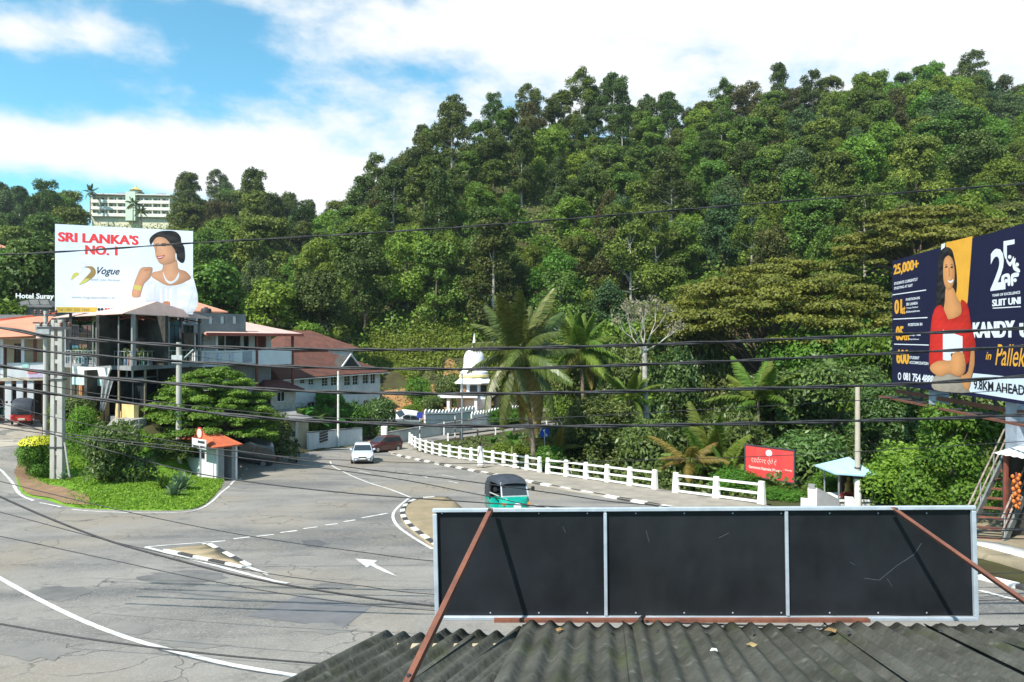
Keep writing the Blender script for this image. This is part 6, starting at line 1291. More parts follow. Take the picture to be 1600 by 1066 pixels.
fb = Fr(P(86, 0, 47), P(301.5, 0, 50.1), CZ + (HY - 488.5) / F * 47); Hb = fb.uv(86, 350)[1]
bb = thing('white_billboard', fb.p(fb.L / 2, 0, 0), 0, "white jewellery billboard reading SRI LANKA'S NO. 1 with a woman in white lace", 'billboard')
mb = MB(); fb.box(mb, 0, fb.L, 0, Hb, 0, .18); mb.build('panel', mat('billboard vinyl', (.62, .70, .84), .5, .3, col2=(.74, .78, .86), scale=.25, detail=2), bb)
for k in range(5):
    u = fb.L * (k + .5) / 5; mb = MB(); fb.box(mb, u - .08, u + .08, -2.6, Hb - .2, .2, .36); mb.build('upright', M_DKMETAL, bb); mb = MB(); mb.bar(fb.p(u, .4, Hb * .8), fb.p(u, 3.0, -.4), .1); mb.build('brace', M_DKMETAL, bb)
mb = MB()
for v in (.3, Hb / 2, Hb - .3): fb.box(mb, 0, fb.L, v - .05, v + .05, .36, .44)
mb.build('frame', M_DKMETAL, bb)
fit(fb, "SRI LANKA'S", 91.3, 362, 377.5, 216, K['red'], bb, bold=.045); fit(fb, 'NO. 1', 133.5, 383, 397.5, 183, K['red'], bb, bold=.045)
fit(fb, 'Vogue', 152, 417, 432, 187, K['black'], bb, shear=.45, bold=.012); fit(fb, 'with you forever', 142, 434.5, 440, 189, K['grey'], bb, shear=.4); fit(fb, 'www.voguejewellers.lk', 111, 462, 467.5, 180, K['grey'], bb, bold=.01)
Z1 = (80, 340, 6.66)
printed(fb, [(50, 930), (480, 935), (470, 985), (50, 988)], K['gold'], bb, -.02, 'yellow_strip', False, Z1); fit(fb, 'Tel : 081 222 1900', 90, 481.5, 486, 140, K['brown'], bb, w=-.03, bold=.02)
for cx, m in ((497, 'black'), (530, 'black'), (570, 'red'), (600, 'red'), (632, 'red')): printed(fb, [(cx + 15 * math.cos(a * .785), 957 + 17 * math.sin(a * .785)) for a in range(8)], K[m], bb, -.02, 'icon', True, Z1)
printed(fb, [(345, 515), (420, 507), (460, 545), (455, 600), (400, 650), (330, 690), (290, 695), (370, 610), (410, 560), (395, 530)], K['brown'], bb, -.02, 'emblem', True, Z1); printed(fb, [(400, 640), (330, 690), (290, 697), (350, 640)], K['khaki'], bb, -.024, 'emblem', True, Z1)
printed(fb, [(205, 655), (225, 590), (270, 570), (292, 590), (250, 620)], K['khaki'], bb, -.02, 'emblem', True, Z1); printed(fb, [(290, 470), (350, 455), (370, 500), (320, 540), (310, 600), (320, 540), (300, 500)], K['pale'], bb, -.02, 'emblem', True, Z1)
photo(fb, [(1020, 640), (1060, 625), (1110, 650), (1200, 705), (1330, 690), (1420, 640), (1478, 620), (1483, 985), (832, 980), (822, 850), (880, 815), (965, 815), (985, 700)], 'white', bb, -.02, 'dress', Z1, edge=0.25, dirx=0.1, strand=0.12)
printed(fb, [(985, 690), (1080, 660), (1075, 800), (1060, 975), (975, 975), (990, 820)], K['pale'], bb, -.024, 'lace', True, Z1); printed(fb, [(1400, 975), (1470, 760), (1478, 820), (1420, 975)], K['pale'], bb, -.024, 'lace', False, Z1)
printed(fb, [(1085, 690), (1200, 715), (1300, 710), (1290, 960), (1100, 960)], K['lilac'], bb, -.024, 'bodice', True, Z1)
for x in (1140, 1195, 1245): printed(fb, [(x - 9, 740), (x + 9, 740), (x + 6, 940), (x - 6, 940)], K['white'], bb, -.028, 'lace', False, Z1)
photo(fb, [(1150, 545), (1175, 470), (1295, 430), (1325, 530), (1400, 560), (1455, 625), (1400, 665), (1320, 698), (1210, 708), (1110, 660), (1045, 615), (1060, 570)], 'skin', bb, -.028, 'shoulders', Z1, edge=0.42, dirx=0.3, strand=0)
photo(fb, [(1060, 180), (1130, 145), (1220, 137), (1300, 150), (1345, 200), (1355, 260), (1385, 310), (1392, 425), (1370, 472), (1335, 460), (1305, 420), (1270, 330), (1230, 270), (1110, 215), (1060, 250), (1035, 285), (1022, 230)], 'black', bb, -.032, 'hair', Z1, edge=0.6, dirx=0.3, strand=0.9)
photo(fb, [(1068, 240), (1110, 203), (1185, 215), (1245, 280), (1290, 345), (1300, 400), (1290, 455), (1235, 482), (1165, 490), (1125, 470), (1105, 440), (1085, 400), (1082, 350), (1066, 300)], 'skin', bb, -.036, 'face', Z1, edge=0.42, dirx=0.3, strand=0)
for q in ([(1085, 292), (1120, 283), (1128, 292), (1090, 302)], [(1150, 285), (1190, 280), (1195, 296), (1155, 300)], [(1078, 275), (1122, 268), (1122, 274), (1080, 282)], [(1145, 270), (1195, 264), (1197, 271), (1147, 277)]): printed(fb, q, K['black'], bb, -.04, 'eye', False, Z1)
printed(fb, [(1100, 402), (1150, 398), (1185, 388), (1160, 425), (1120, 432)], K['blush'], bb, -.04, 'mouth', True, Z1); printed(fb, [(1090, 300), (1098, 300), (1095, 360), (1080, 365)], K['skin2'], bb, -.04, 'nose', False, Z1)
photo(fb, [(930, 530), (990, 515), (1052, 522), (1040, 590), (1022, 630), (965, 690), (935, 780), (918, 827), (838, 817), (860, 700), (885, 625)], 'skin', bb, -.04, 'hand', Z1, edge=0.42, dirx=0.3, strand=0); printed(fb, [(965, 545), (1050, 530), (1045, 545), (975, 560)], K['skin2'], bb, -.044, 'hand', False, Z1); printed(fb, [(868, 700), (940, 715), (930, 760), (862, 745)], K['khaki'], bb, -.044, 'bracelet', False, Z1)
printed(fb, [(1160, 560), (1200, 640), (1240, 665), (1290, 640), (1330, 570), (1320, 640), (1250, 690), (1190, 660)], K['pale'], bb, -.034, 'necklace', True, Z1); printed(fb, [(1160, 890), (1200, 870), (1240, 890), (1225, 950), (1175, 950)], K['skin2'], bb, -.032, 'pendant', True, Z1); printed(fb, [(1290, 375), (1305, 375), (1308, 440), (1294, 440)], K['pale'], bb, -.044, 'earring', False, Z1)
printed(fb, [(1110, 412), (1150, 408), (1172, 402), (1150, 414), (1120, 418)], K['white'], bb, -.043, 'teeth', True, Z1)
# navy billboard
A2 = P(1394, 0, 33); d2 = (Vector((16.85, 22.5, 0)) - Vector((A2.x, A2.y, 0))).normalized(); B2 = Vector((A2.x, A2.y, 0)) + d2 * 15.2; fn = Fr(A2, B2, CZ + (HY - 600.5) / F * 33); Hn = fn.uv(1394, 408)[1]
nbb = thing('navy_billboard', fn.p(fn.L / 2, 0, 0), 0, 'navy university billboard with a woman in red holding a laptop', 'billboard')
mb = MB(); fn.box(mb, 0, fn.L, 0, Hn, 0, .22); mb.build('panel', K['navy'], nbb)
for x in (1467, 1592):
    u = fn.uv(x, 640, .5)[0]; q = fn.p(u, .5, 0); z = h(q.x, q.y); mb = MB(); mb.box(q.x - .27, q.x + .27, q.y - .27, q.y + .27, z - .5, fn.zb + Hn * .7); mb.build('post', mat('blue grey post', (.33, .38, .45), .6, var=.12, grime=.3), nbb)
mb = MB(); mb.bar(fn.p(-.2, .35, -.35), fn.p(fn.L, .35, -.35), .16, .16); mb.bar(fn.p(-.2, .7, -.75), fn.p(fn.L, .7, -.75), .12, .12); mb.bar(fn.p(-.2, -.5, -.6), fn.p(fn.L, -.5, -.6), .08, .08); mb.build('beam', M_RUST, nbb)
for k in range(11): mb = MB(); u = fn.L * k / 10; mb.bar(fn.p(u, -.5, -.6), fn.p(u, .7, -.6), .07); mb.bar(fn.p(u, .72, -.7), fn.p(u, .45, Hn - .3), .09); mb.build('bracket', M_DKMETAL, nbb)
Z2, Z3 = (1380, 340, 7.27), (1380, 470, 6.27)
fit(fn, '25,000+', 1396.5, 414, 432, 1435, K['amber'], nbb, bold=.05); fit(fn, 'STUDENTS CURRENTLY', 1397, 441.5, 445.8, 1434, K['white'], nbb, bold=.03); fit(fn, 'STUDYING AT SLIIT', 1397, 449, 453, 1426, K['white'], nbb, bold=.03)
for a, b in (((1394.5, 461), (1447, 453.5)), ((1396, 499), (1449, 496.5)), ((1397, 538), (1451, 539.5))): printed(fn, [(a[0], a[1] - .8), (b[0], b[1] - 1), (b[0], b[1] + .6), (a[0], a[1] + .6)], K['white'], nbb, -.02, 'rule', False)
for s_, x, y0, y1, xr, m, b in (('01', 1398, 469, 491, 1409, 'amber', .05), ('st', 1409.5, 479, 491, 1414.5, 'amber', .04), ('POSITION IN', 1415.5, 466.5, 470.5, 1437, 'white', .03), ('SRI LANKA', 1416, 473.5, 478, 1434, 'white', .03), ('Times Higher', 1416, 480.5, 483.5, 1435, 'white', .02), ('Education', 1416, 486, 489, 1437, 'white', .02),
                            ('05', 1400, 510, 532, 1411.5, 'amber', .05), ('th', 1412, 520, 532, 1420, 'amber', .04), ('POSITION IN', 1419, 505.5, 510, 1441, 'white', .03), ('Group - Asia', 1420, 522, 526, 1438.5, 'white', .03), ('Ranking', 1420, 529, 532, 1436, 'white', .02),
                            ('600', 1401, 546, 568, 1420, 'amber', .05), ('STUDENT', 1421, 556.5, 561, 1436.5, 'white', .03), ('ACCOMMODATION', 1421, 564, 568.5, 1450.5, 'white', .03), ('081 754 4888', 1411.5, 582, 594, 1459, 'white', .04), ('KANDY', 1520.5, 504, 528, 1585, 'white', .06), ('UNI', 1594, 505, 527.5, 1640, 'white', .06)):
    fit(fn, s_, x, y0, y1, xr, K[m], nbb, bold=b)
printed(fn, [(1405.5 + 2.6 * math.cos(a * .785), 588 + 6 * math.sin(a * .785)) for a in range(8)], K['white'], nbb, -.02, 'icon'); printed(fn, [(1405.5 + 1.5 * math.cos(a * .785), 588 + 3.6 * math.sin(a * .785)) for a in range(8)], K['navy'], nbb, -.024, 'icon')
printed(fn, [(1478, 379.5), (1519.5, 369), (1512, 470), (1506, 500), (1478, 500)], K['amber'], nbb, -.02, 'orange_panel', False); printed(fn, [(1471, 381.5), (1477, 380), (1475, 396), (1470, 398)], K['white'], nbb, -.022, 'white_flash', False)
printed(fn, [(1520.5, 583.2), (1620, 593), (1620, 630), (1513, 612.5)], K['plate'], nbb, -.02, 'white_strip', False); fit(fn, '9.8KM AHEAD', 1521.5, 593.5, 608, 1601, K['black'], nbb, w=-.03, bold=.03)
fit(fn, 'in', 1540, 550, 562, 1549, K['amber'], nbb, shear=.3, bold=.01); fit(fn, 'Pallekele', 1555, 538, 571, 1628, K['amber'], nbb, shear=.35, bold=.005)
fit(fn, '2', 1547.5, 391, 455, 1571, K['white'], nbb, bold=.02)
for q in ([(1366, 270), (1492, 248), (1492, 300), (1405, 318), (1405, 470), (1385, 470), (1366, 400)],): printed(fn, q, K['white'], nbb, -.024, 'emblem', False, Z2)
for cx, cy in ((1437, 448), (1522, 535), (1497, 712), (1397, 720)): printed(fn, [(cx + 20 * math.cos(a * .785), cy + 22 * math.sin(a * .785)) for a in range(8)], K['white'], nbb, -.026, 'emblem', True, Z2)
for q in ([(1400, 460), (1440, 510), (1480, 440), (1480, 480), (1445, 555), (1405, 510)], [(1470, 500), (1505, 460), (1500, 540), (1550, 590), (1545, 625), (1480, 590)], [(1345, 670), (1430, 640), (1445, 760), (1415, 770), (1410, 680), (1375, 690), (1375, 800), (1350, 810)], [(1455, 650), (1535, 625), (1535, 670), (1480, 685), (1478, 765), (1455, 770)]): printed(fn, q, K['white'], nbb, -.026, 'emblem', True, Z2)
fit(fn, 'YEARS OF EXCELLENCE', 1550, 460, 464, 1594, K['white'], nbb, bold=.03); fit(fn, 'SLIIT UNI', 1550.5, 468.5, 479, 1594.5, K['white'], nbb, bold=.05); printed(fn, [(1551, 481), (1595, 478.5), (1595, 480), (1551, 482.5)], K['white'], nbb, -.02, 'rule', False)
# the woman on it
photo(fn, [(640, 420), (680, 352), (735, 338), (780, 370), (805, 450), (832, 600), (838, 780), (815, 900), (760, 900), (700, 980), (690, 1070), (610, 1070), (605, 900), (615, 650)], 'black', nbb, -.026, 'hair', Z2, edge=0.6, dirx=0.3, strand=0.9)
photo(fn, [(715, 790), (795, 800), (850, 930), (900, 990), (930, 1080), (880, 1120), (780, 1200), (690, 1080), (700, 950)], 'orange', nbb, -.03, 'neck', Z2, edge=0.42, dirx=0.3, strand=0)
photo(fn, [(692, 480), (740, 432), (785, 470), (808, 560), (812, 690), (782, 795), (735, 822), (692, 750), (680, 620)], 'orange', nbb, -.034, 'face', Z2, edge=0.42, dirx=0.3, strand=0)
for q in ([(700, 560), (730, 548), (730, 566), (702, 574)], [(765, 560), (790, 548), (792, 572), (766, 576)]): printed(fn, q, K['black'], nbb, -.038, 'eye', False, Z2)
printed(fn, [(730, 712), (765, 722), (797, 700), (785, 735), (755, 742)], K['white'], nbb, -.038, 'mouth', True, Z2)
photo(fn, [(505, 740), (640, 700), (800, 780), (842, 880), (832, 905), (500, 872)], 'taupe', nbb, -.03, 'skirt', Z3, edge=0.25, dirx=0.3, strand=0.12)
photo(fn, [(520, 62), (572, 48), (622, 150), (645, 182), (762, 132), (760, 0), (805, 10), (838, 80), (862, 230), (908, 440), (855, 490), (840, 600), (770, 640), (560, 640), (500, 640), (453, 620), (455, 450), (470, 230), (490, 120)], 'scarlet', nbb, -.034, 'blouse', Z3, edge=0.42, dirx=0.3, strand=0.12)
photo(fn, [(460, 640), (540, 590), (660, 585), (790, 555), (805, 690), (740, 745), (640, 715), (560, 742), (478, 700)], 'orange', nbb, -.042, 'forearm', Z3, edge=0.42, dirx=0.3, strand=0); printed(fn, [(585, 285), (777, 350), (777, 560), (700, 600), (585, 580)], K['white'], nbb, -.038, 'laptop', False, Z3); printed(fn, [(662, 530), (675, 512), (688, 530), (682, 552), (668, 552)], K['black'], nbb, -.046, 'laptop_mark', True, Z3)
photo(fn, [(860, 480), (892, 480), (895, 620), (870, 730), (845, 860), (800, 865), (765, 790), (760, 740), (830, 690)], 'orange', nbb, -.042, 'hand', Z3, edge=0.42, dirx=0.3, strand=0); photo(fn, [(680, 520), (790, 520), (795, 690), (740, 740), (660, 690)], 'orange', nbb, -.05, 'hand', Z3, edge=0.42, dirx=0.3, strand=0)
for q in ([(697, 545), (715, 532), (733, 540), (715, 540)], [(762, 540), (778, 530), (795, 538), (778, 538)]): printed(fn, q, K['black'], nbb, -.038, 'brow', False, Z2)
printed(fn, [(742, 570), (752, 575), (756, 660), (735, 672), (745, 650)], K['oskin'], nbb, -.038, 'nose', True, Z2)
# red temple sign
fs = Fr(P(1165, 0, 36.2), P(1240.5, 0, 34.2), on(1200, 35).z); rs = thing('temple_sign', fs.p(fs.L / 2, 0, 0), 0, 'red temple name board with white crest behind the railing', 'sign'); v0, v1 = fs.uv(1165, 742)[1], fs.uv(1165, 695.5)[1]
mb = MB(); fs.box(mb, 0, fs.L, v0, v1, 0, .05); mb.build('board', mat('red sign board', (.62, .05, .05), .55, .3, var=.06, scale=1.5, grime=.25, grime_col=(.45, .16, .08)), rs)
mb = MB(); t_ = .06
for a in ((-t_, fs.L + t_, v1, v1 + t_), (-t_, fs.L + t_, v0 - t_, v0), (-t_, 0, v0, v1), (fs.L, fs.L + t_, v0, v1)): fs.box(mb, *a, -.03, .08)
mb.build('frame', M_DKMETAL, rs)
for u in (.35, fs.L - .35): mb = MB(); fs.box(mb, u - .05, u + .05, -.5, v1, .08, .18); mb.build('post', M_DKMETAL, rs)
uc = fs.L / 2; disc(MB(), fs, uc, v1 - .27, .17, -.02, -.004).build('crest', K['white'], rs); disc(MB(), fs, uc, v1 - .27, .1, -.03, -.022).build('crest_ring', pm('crest pink', (.7, .5, .48)), rs); disc(MB(), fs, uc, v1 - .27, .06, -.034, -.031).build('crest_core', K['white'], rs)
M_SLET = pm('sign cream', (.78, .62, .55))
fit(fs, 'Gangarama Rajamaha Viharaya', 1170, 726.5, 732.5, 1221, M_SLET, rs, bold=.02); fit(fs, '- Kandy', 1224, 732.5, 736, 1238, M_SLET, rs, bold=.01)
rr = random.Random(9); mb = MB(); uu = .35                       # rounded script line: loops, tails and strokes
while uu < 1.72:
    wv = rr.uniform(.09, .13); cz_ = v1 - .72; pts = [fs.p(uu + wv * .5 + wv * .45 * math.cos(a), -.012, cz_ + .075 * math.sin(a)) for a in np.linspace(rr.uniform(0, 1), rr.uniform(4.6, 6.2), 12)]
    mb.tube(pts, .011, 4)
    if rr.random() < .6: mb.tube([fs.p(uu + wv * .8, -.012, cz_ + .05), fs.p(uu + wv * .95, -.012, cz_ + .16), fs.p(uu + wv * .55, -.012, cz_ + .18)], .009, 4)
    if rr.random() < .35: mb.tube([fs.p(uu + wv * .2, -.012, cz_ - .06), fs.p(uu + wv * .6, -.012, cz_ - .14), fs.p(uu + wv, -.012, cz_ - .1)], .009, 4)
    uu += wv + (.03 if rr.random() < .8 else .09)
mb.build('script_lettering', M_SLET, rs)
# blue roofed shrine
D = 31.2; g = on(1322, D); shr = thing('roadside_shrine', g, 0, 'small glazed roadside shrine with pale blue pyramid roof on white plinth', 'shrine'); zz = lambda py: CZ + (HY - py) / F * D - g.z; m_ = D / F
mb = MB(); a, b = -34 * m_, 34 * m_; et = zz(737); tp = zz(714); cx = 4 * m_; mb.add([(a, -1.0, et + .12), (b, -1.0, et - .02), (b + .0, 1.0, et - .02), (a, 1.0, et + .12), (cx, 0, tp), (a, -1.0, et + .06), (b, -1.0, et - .08), (b, 1.0, et - .08), (a, 1.0, et + .06)], [(0, 1, 4), (1, 2, 4), (2, 3, 4), (3, 0, 4), (0, 5, 6, 1), (1, 6, 7, 2), (2, 7, 8, 3), (3, 8, 5, 0), (5, 8, 7, 6)]); mb.build('roof', mat('pale blue tin roof', (.36, .58, .76), .5, .4, var=.06, scale=2), shr, world=False)
for x in (-23, 28):
    for y in (-.7, .7): MB().bar((x * m_, y, zz(776)), (x * m_, y, et), .05).build('post', M_METAL, shr, world=False)
MB().box(-23 * m_, 28 * m_, -.75, .75, zz(779), zz(775)).build('slab', M_KW, shr, world=False, bevel=.02)
MB().box(-20 * m_, 26 * m_, -.68, .68, -.5, zz(779)).build('plinth', mat('plinth grey white', (.55, .54, .52), .8, grime=.4), shr, world=False)
gl = bpy.data.materials.new('clear glass'); gl.use_nodes = True; b_ = gl.node_tree.nodes['Principled BSDF']; b_.inputs['Transmission Weight'].default_value = 1; b_.inputs['Roughness'].default_value = .02; b_.inputs['Base Color'].default_value = (.85, .93, .9, 1); b_.inputs['IOR'].default_value = 1.1
for y in (-.72,): MB().box(-22.5 * m_, 27 * m_, y, y + .012, zz(775), et - .1).build('glass', gl, shr, world=False)
MB().box(-5 * m_, 14 * m_, .15, .5, zz(775), et - .05).build('niche', mat('dark brown niche', (.09, .06, .045), .8), shr, world=False)
mb = MB(); mb.lathe((3 * m_, -.1, zz(775)), [(.34, 0), (.36, .12), (.2, .2), (.16, .45), (.2, .55), (.1, .66), (.06, .68)], 14); mb.build('seated_statue', mat('saffron gold statue', (.5, .3, .08), .5), shr, world=False, smooth=True); MB().lathe((3 * m_, -.1, zz(775) + .68), [(.03, 0), (.09, .05), (.1, .12), (.05, .2), (.01, .24)], 12).build('statue_head', MATS['saffron gold statue'], shr, world=False, smooth=True)
MB().box(-14 * m_, 13 * m_, -.66, -.2, zz(775), zz(767)).build('red_cloth', mat('red cloth', (.6, .07, .06), .8, var=.15, scale=6), shr, world=False, bevel=.05)
sb = thing('shrine_wall', on(1283, 30.3), 0, 'low white wall with square pillar and grey ramp left of the shrine', 'wall'); f_ = Fr(P(1252, 0, 30.5), P(1310, 0, 29.9), on(1283, 30.3).z)
q = f_.rect(1262, 765, 1277, 800); mb = MB(); f_.box(mb, q[0], q[1], -.5, q[3], 0, .45); mb.build('pillar', M_KW, sb, bevel=.02); q = f_.rect(1263, 758, 1273, 765); mb = MB(); f_.box(mb, *q, .05, .3); mb.build('pillar_cap', M_GREYC, sb)
mb = MB(); f_.pbox(mb, 1251, 781, 1262, 806, 0, .4); mb.build('step', M_KW, sb); q = f_.rect(1277, 774, 1312, 800); mb = MB(); mb.hexa([f_.p(q[0], .05, -.4), f_.p(q[1], .05, -.4), f_.p(q[1], .5, -.4), f_.p(q[0], .5, -.4), f_.p(q[0], .05, q[3] + .2), f_.p(q[1], .05, q[3] - .25), f_.p(q[1], .5, q[3] - .25), f_.p(q[0], .5, q[3] + .2)]); mb.build('ramp', M_GREYC, sb)
mb = MB(); f_.pbox(mb, 1320, 779, 1334, 806, -.1, .3); mb.build('block', M_KW, sb)
# steel stair, coconut stall
b0, b1 = P(1506, 838, 22.5), P(1580, 690, 24.5); st = thing('steel_stair', (b0.x, b0.y, b0.z), 0, 'steep steel stair with pipe handrails beside the coconut stall', 'stair')
side = Vector((.75, -.35, 0)); b0.z -= .25; steps = 11; up = Vector((0, 0, 1))
for s in (0, 1): q = side * s * 1.25; MB().bar(b0 + q, b1 + q, .08, .26).build('stringer', mat('grey green steel', (.16, .17, .16), .6, var=.2), st)
for k in range(steps):
    c = b0.lerp(b1, (k + .7) / steps); MB().add([c + Vector((0, 0, .02)), c + side * 1.25 + Vector((0, 0, .02)), c + side * 1.25 + Vector((.16, .14, .02)), c + Vector((.16, .14, .02))] + [c + Vector((0, 0, -.03)), c + side * 1.25 + Vector((0, 0, -.03)), c + side * 1.25 + Vector((.16, .14, -.03)), c + Vector((.16, .14, -.03))], [(0, 1, 2, 3), (4, 7, 6, 5), (0, 4, 5, 1), (1, 5, 6, 2), (2, 6, 7, 3), (3, 7, 4, 0)]).build('tread', M_RUST, st)
for s in (0, 1):
    q = side * s * 1.25
    for v in (.5, .95): MB().tube([b0 + q + up * v, b1 + q + up * v], .028, 8).build('handrail', mat('pipe pale', (.3, .24, .2), .7, var=.25, scale=6), st)
    for k in range(4): c = b0.lerp(b1, (k + .2) / 3.6); MB().tube([c + q, c + q + up * .95], .022, 6).build('baluster', M_METAL, st)
sl = thing('coconut_stall', on(1605, 22.5), 0, 'dark roadside stall with white corrugated tin roof at the frame edge', 'stall'); f_ = Fr(P(1564, 0, 23), P(1720, 0, 20), on(1605, 22.5).z)
q = f_.rect(1562, 705, 1700, 724); rm = MB(); nn = 24
for k in range(nn):
    u0, u1 = f_.L * k / nn, f_.L * (k + 1) / nn; za, zc = .03 * (k % 2), .03 * ((k + 1) % 2); rm.add([f_.p(u0, -.4, q[2] + .1 + za), f_.p(u1, -.4, q[2] + .1 + zc), f_.p(u1, 2.4, q[3] + .25 + zc), f_.p(u0, 2.4, q[3] + .25 + za)], [(0, 1, 2, 3)])
rm.build('roof', mat('white tin roof', (.75, .74, .7), .5, var=.08), sl)
mb = MB(); f_.box(mb, .1, f_.L, -.3, q[2], 1.9, 2.1); f_.box(mb, .05, .15, -.3, q[2], 0, 1.9); mb.build('wall', M_DARKIN, sl)
for u in (.3, 1.8): mb = MB(); f_.box(mb, u - .05, u + .05, -.3, q[2] + .1, -.2, -.1); mb.build('post', M_REDWOOD, sl)
c = P(1588, 762, 22.3); kb = thing('king_coconut_bunch', c, 0, 'bunch of orange king coconuts hanging at the stall', 'coconuts'); rr = random.Random(2); MB().tube([(0, 0, .5), (0, 0, -.7)], .03, 6).build('stalk', M_REDWOOD, kb, world=False)
for k in range(22):
    a = k * 2.4; z = .4 - k * .05; r_ = .07 + .03 * rr.random(); MB().lathe((r_ * math.cos(a), r_ * math.sin(a), z), [(.01, -.075), (.04, -.045), (.055, 0), (.04, .05), (.01, .075)], 7).build('coconut', mat('orange coconut husk', (.62, .17, .035), .5), kb, world=False, smooth=True)
g = G(1581, 834); kc = thing('orange_cone', g, 0, 'orange cone shaped cover on the ground below the coconut bunch', 'cone'); MB().lathe((0, 0, 0), [(.36, 0), (.3, .1), (.1, .55), (.05, .62)], 9).build('body', MATS['orange coconut husk'], kc, world=False, smooth=True); MB().box(-.4, .4, -.3, .3, -.02, .02).build('base', mat('base wood', (.4, .25, .12), .8), kc, world=False)
# ------------------------------------------------------------------ overhead cables
M_CABLE = mat('black cable', (.03, .031, .034), .6, .3, var=.3, scale=9)
def cable(pts, r, label, twist=True, n=90, Ds=None, cat='cable', m=None):
    D_ = [p[2] for p in pts]; line = smooth_line([P(px, py, D) for px, py, D in pts], max(4, n // len(pts))); o = Vector(line[0]); mb = MB(); rr = random.Random(int(pts[0][1]))
    if twist:
        L = 0; ph = rr.random() * 6; strands = [[], []]; prev = line[0]
        fine = []
        for a, b in zip(line[:-1], line[1:]): fine += [a.lerp(b, j / 3) for j in range(3)]
        for p in fine + [line[-1]]:
            L += (p - prev).length; prev = p; a = L * 2.6 + ph
            for s in (0, 1): strands[s].append(p + Vector((0, math.cos(a + s * math.pi), math.sin(a + s * math.pi))) * r * .62)
        for s in strands: mb.tube(s, r * .66, 5)
    else: mb.tube(line, r, 5)
    return mb.build('overhead_cable', m or M_CABLE, None, label=label, cat=cat, group='overhead cables', smooth=True)
def cb5(rows_, r, label, D=12.5, tw=True): return cable([(px, py, D) for px, py in rows_], r, label, tw)
cb5([(-300, 412), (86, 394), (300, 380), (550, 366), (800, 349), (1200, 317), (1600, 287), (1900, 262)], .016, 'topmost twisted cable crossing the white billboard and the forest', 13.5)
cb5([(-300, 470), (0, 512), (90, 527), (300, 541), (500, 546), (700, 546), (1000, 539), (1300, 527), (1600, 513), (1900, 496)], .028, 'second cable from the top, passing the dagoba spire')
cb5([(-300, 495), (0, 540), (150, 556), (400, 571), (600, 576), (800, 576), (1100, 566), (1400, 552), (1600, 541), (1900, 522)], .026, 'third cable from the top, passing the dagoba dome', 12.2)
cb5([(-300, 523), (0, 572), (200, 594), (450, 610), (650, 615), (800, 615), (1100, 609), (1400, 601), (1600, 588), (1900, 570)], .029, 'fourth cable from the top, touching the top of the slim pole', 11.8)
cb5([(-300, 556), (0, 604), (170, 626), (400, 652), (600, 662), (750, 666), (1000, 665), (1400, 656), (1600, 648), (1900, 632)], .028, 'lowest of the five long cables, passing the keep left sign', 11.5)
cb5([(-200, 590), (0, 652), (120, 690), (200, 712), (300, 738), (420, 757), (560, 772), (700, 782), (830, 790), (1000, 797), (1300, 804), (1900, 800)], .012, 'thin wire sagging over the verge towards the black board', 13, False)
cb5([(-200, 620), (0, 662), (200, 690), (380, 706), (560, 732), (700, 748), (860, 770), (1000, 788), (1300, 806), (1900, 815)], .011, 'thin pale wire above the guard hut roof', 14, False)
cb5([(-200, 640), (0, 668), (120, 684), (350, 712), (600, 745), (760, 775), (900, 798), (1300, 820), (1900, 830)], .010, 'thinnest wire just below the pale wire', 14.5, False)
cb5([(-200, 676), (0, 776), (150, 838), (280, 876), (400, 905), (540, 929), (690, 948), (900, 965), (1300, 980), (1900, 975)], .014, 'dark sagging wire crossing the triangle island', 9.5, False)
cb5([(-200, 940), (0, 975), (150, 1000), (330, 1022), (500, 1037), (700, 1050), (1200, 1066), (1900, 1066)], .011, 'wire near the bottom crossing the curved white line', 8.0, False)
cable([(1000, 968, 6.3), (1100, 905, 9), (1300, 838, 14), (1400, 834, 14.3), (1500, 830, 14.6), (1600, 828, 15), (1900, 818, 16)], .02, 'upper of two service wires behind the black board end', False)
cable([(1010, 972, 6.3), (1100, 915, 9), (1300, 846, 14), (1400, 841, 14.3), (1500, 839, 14.6), (1600, 842, 15), (1900, 846, 16)], .014, 'lower of two service wires behind the black board end', False)

cb5([(-200, 800), (0, 838), (160, 872), (330, 908), (500, 936), (700, 955), (1100, 968), (1900, 950)], .007, 'fine wire low over the junction road', 10.5, False)
cb5([(-200, 745), (0, 800), (200, 852), (400, 893), (560, 915), (700, 930), (1100, 945), (1900, 930)], .007, 'fine wire passing the tip of the triangle island', 11, False)
cb5([(-200, 520), (0, 585), (200, 622), (500, 652), (800, 655), (1100, 640), (1400, 622), (1700, 600)], .007, 'fine wire between the two lowest long cables', 12, False)
cb5([(-200, 560), (0, 630), (160, 668), (330, 700), (480, 716), (700, 724), (900, 722), (1300, 708), (1900, 670)], .008, 'fine wire passing over the yellow flowered bush', 15, False)
cb5([(-200, 700), (0, 752), (200, 800), (380, 836), (560, 862), (720, 880), (1100, 900), (1900, 890)], .008, 'fine wire over the front edge of the verge', 12, False)
cb5([(88, 512), (180, 530), (279, 540)], .012, 'service wire from the twin pole to the short thick pole', 39, False)
cb5([(88, 520), (300, 556), (450, 575), (528, 586)], .014, 'service wire from the twin pole to the slim white pole', 52, False)
cb5([(279, 545), (330, 552), (400, 548), (457, 540)], .012, 'drooping service wire along the white balcony', 44, False)
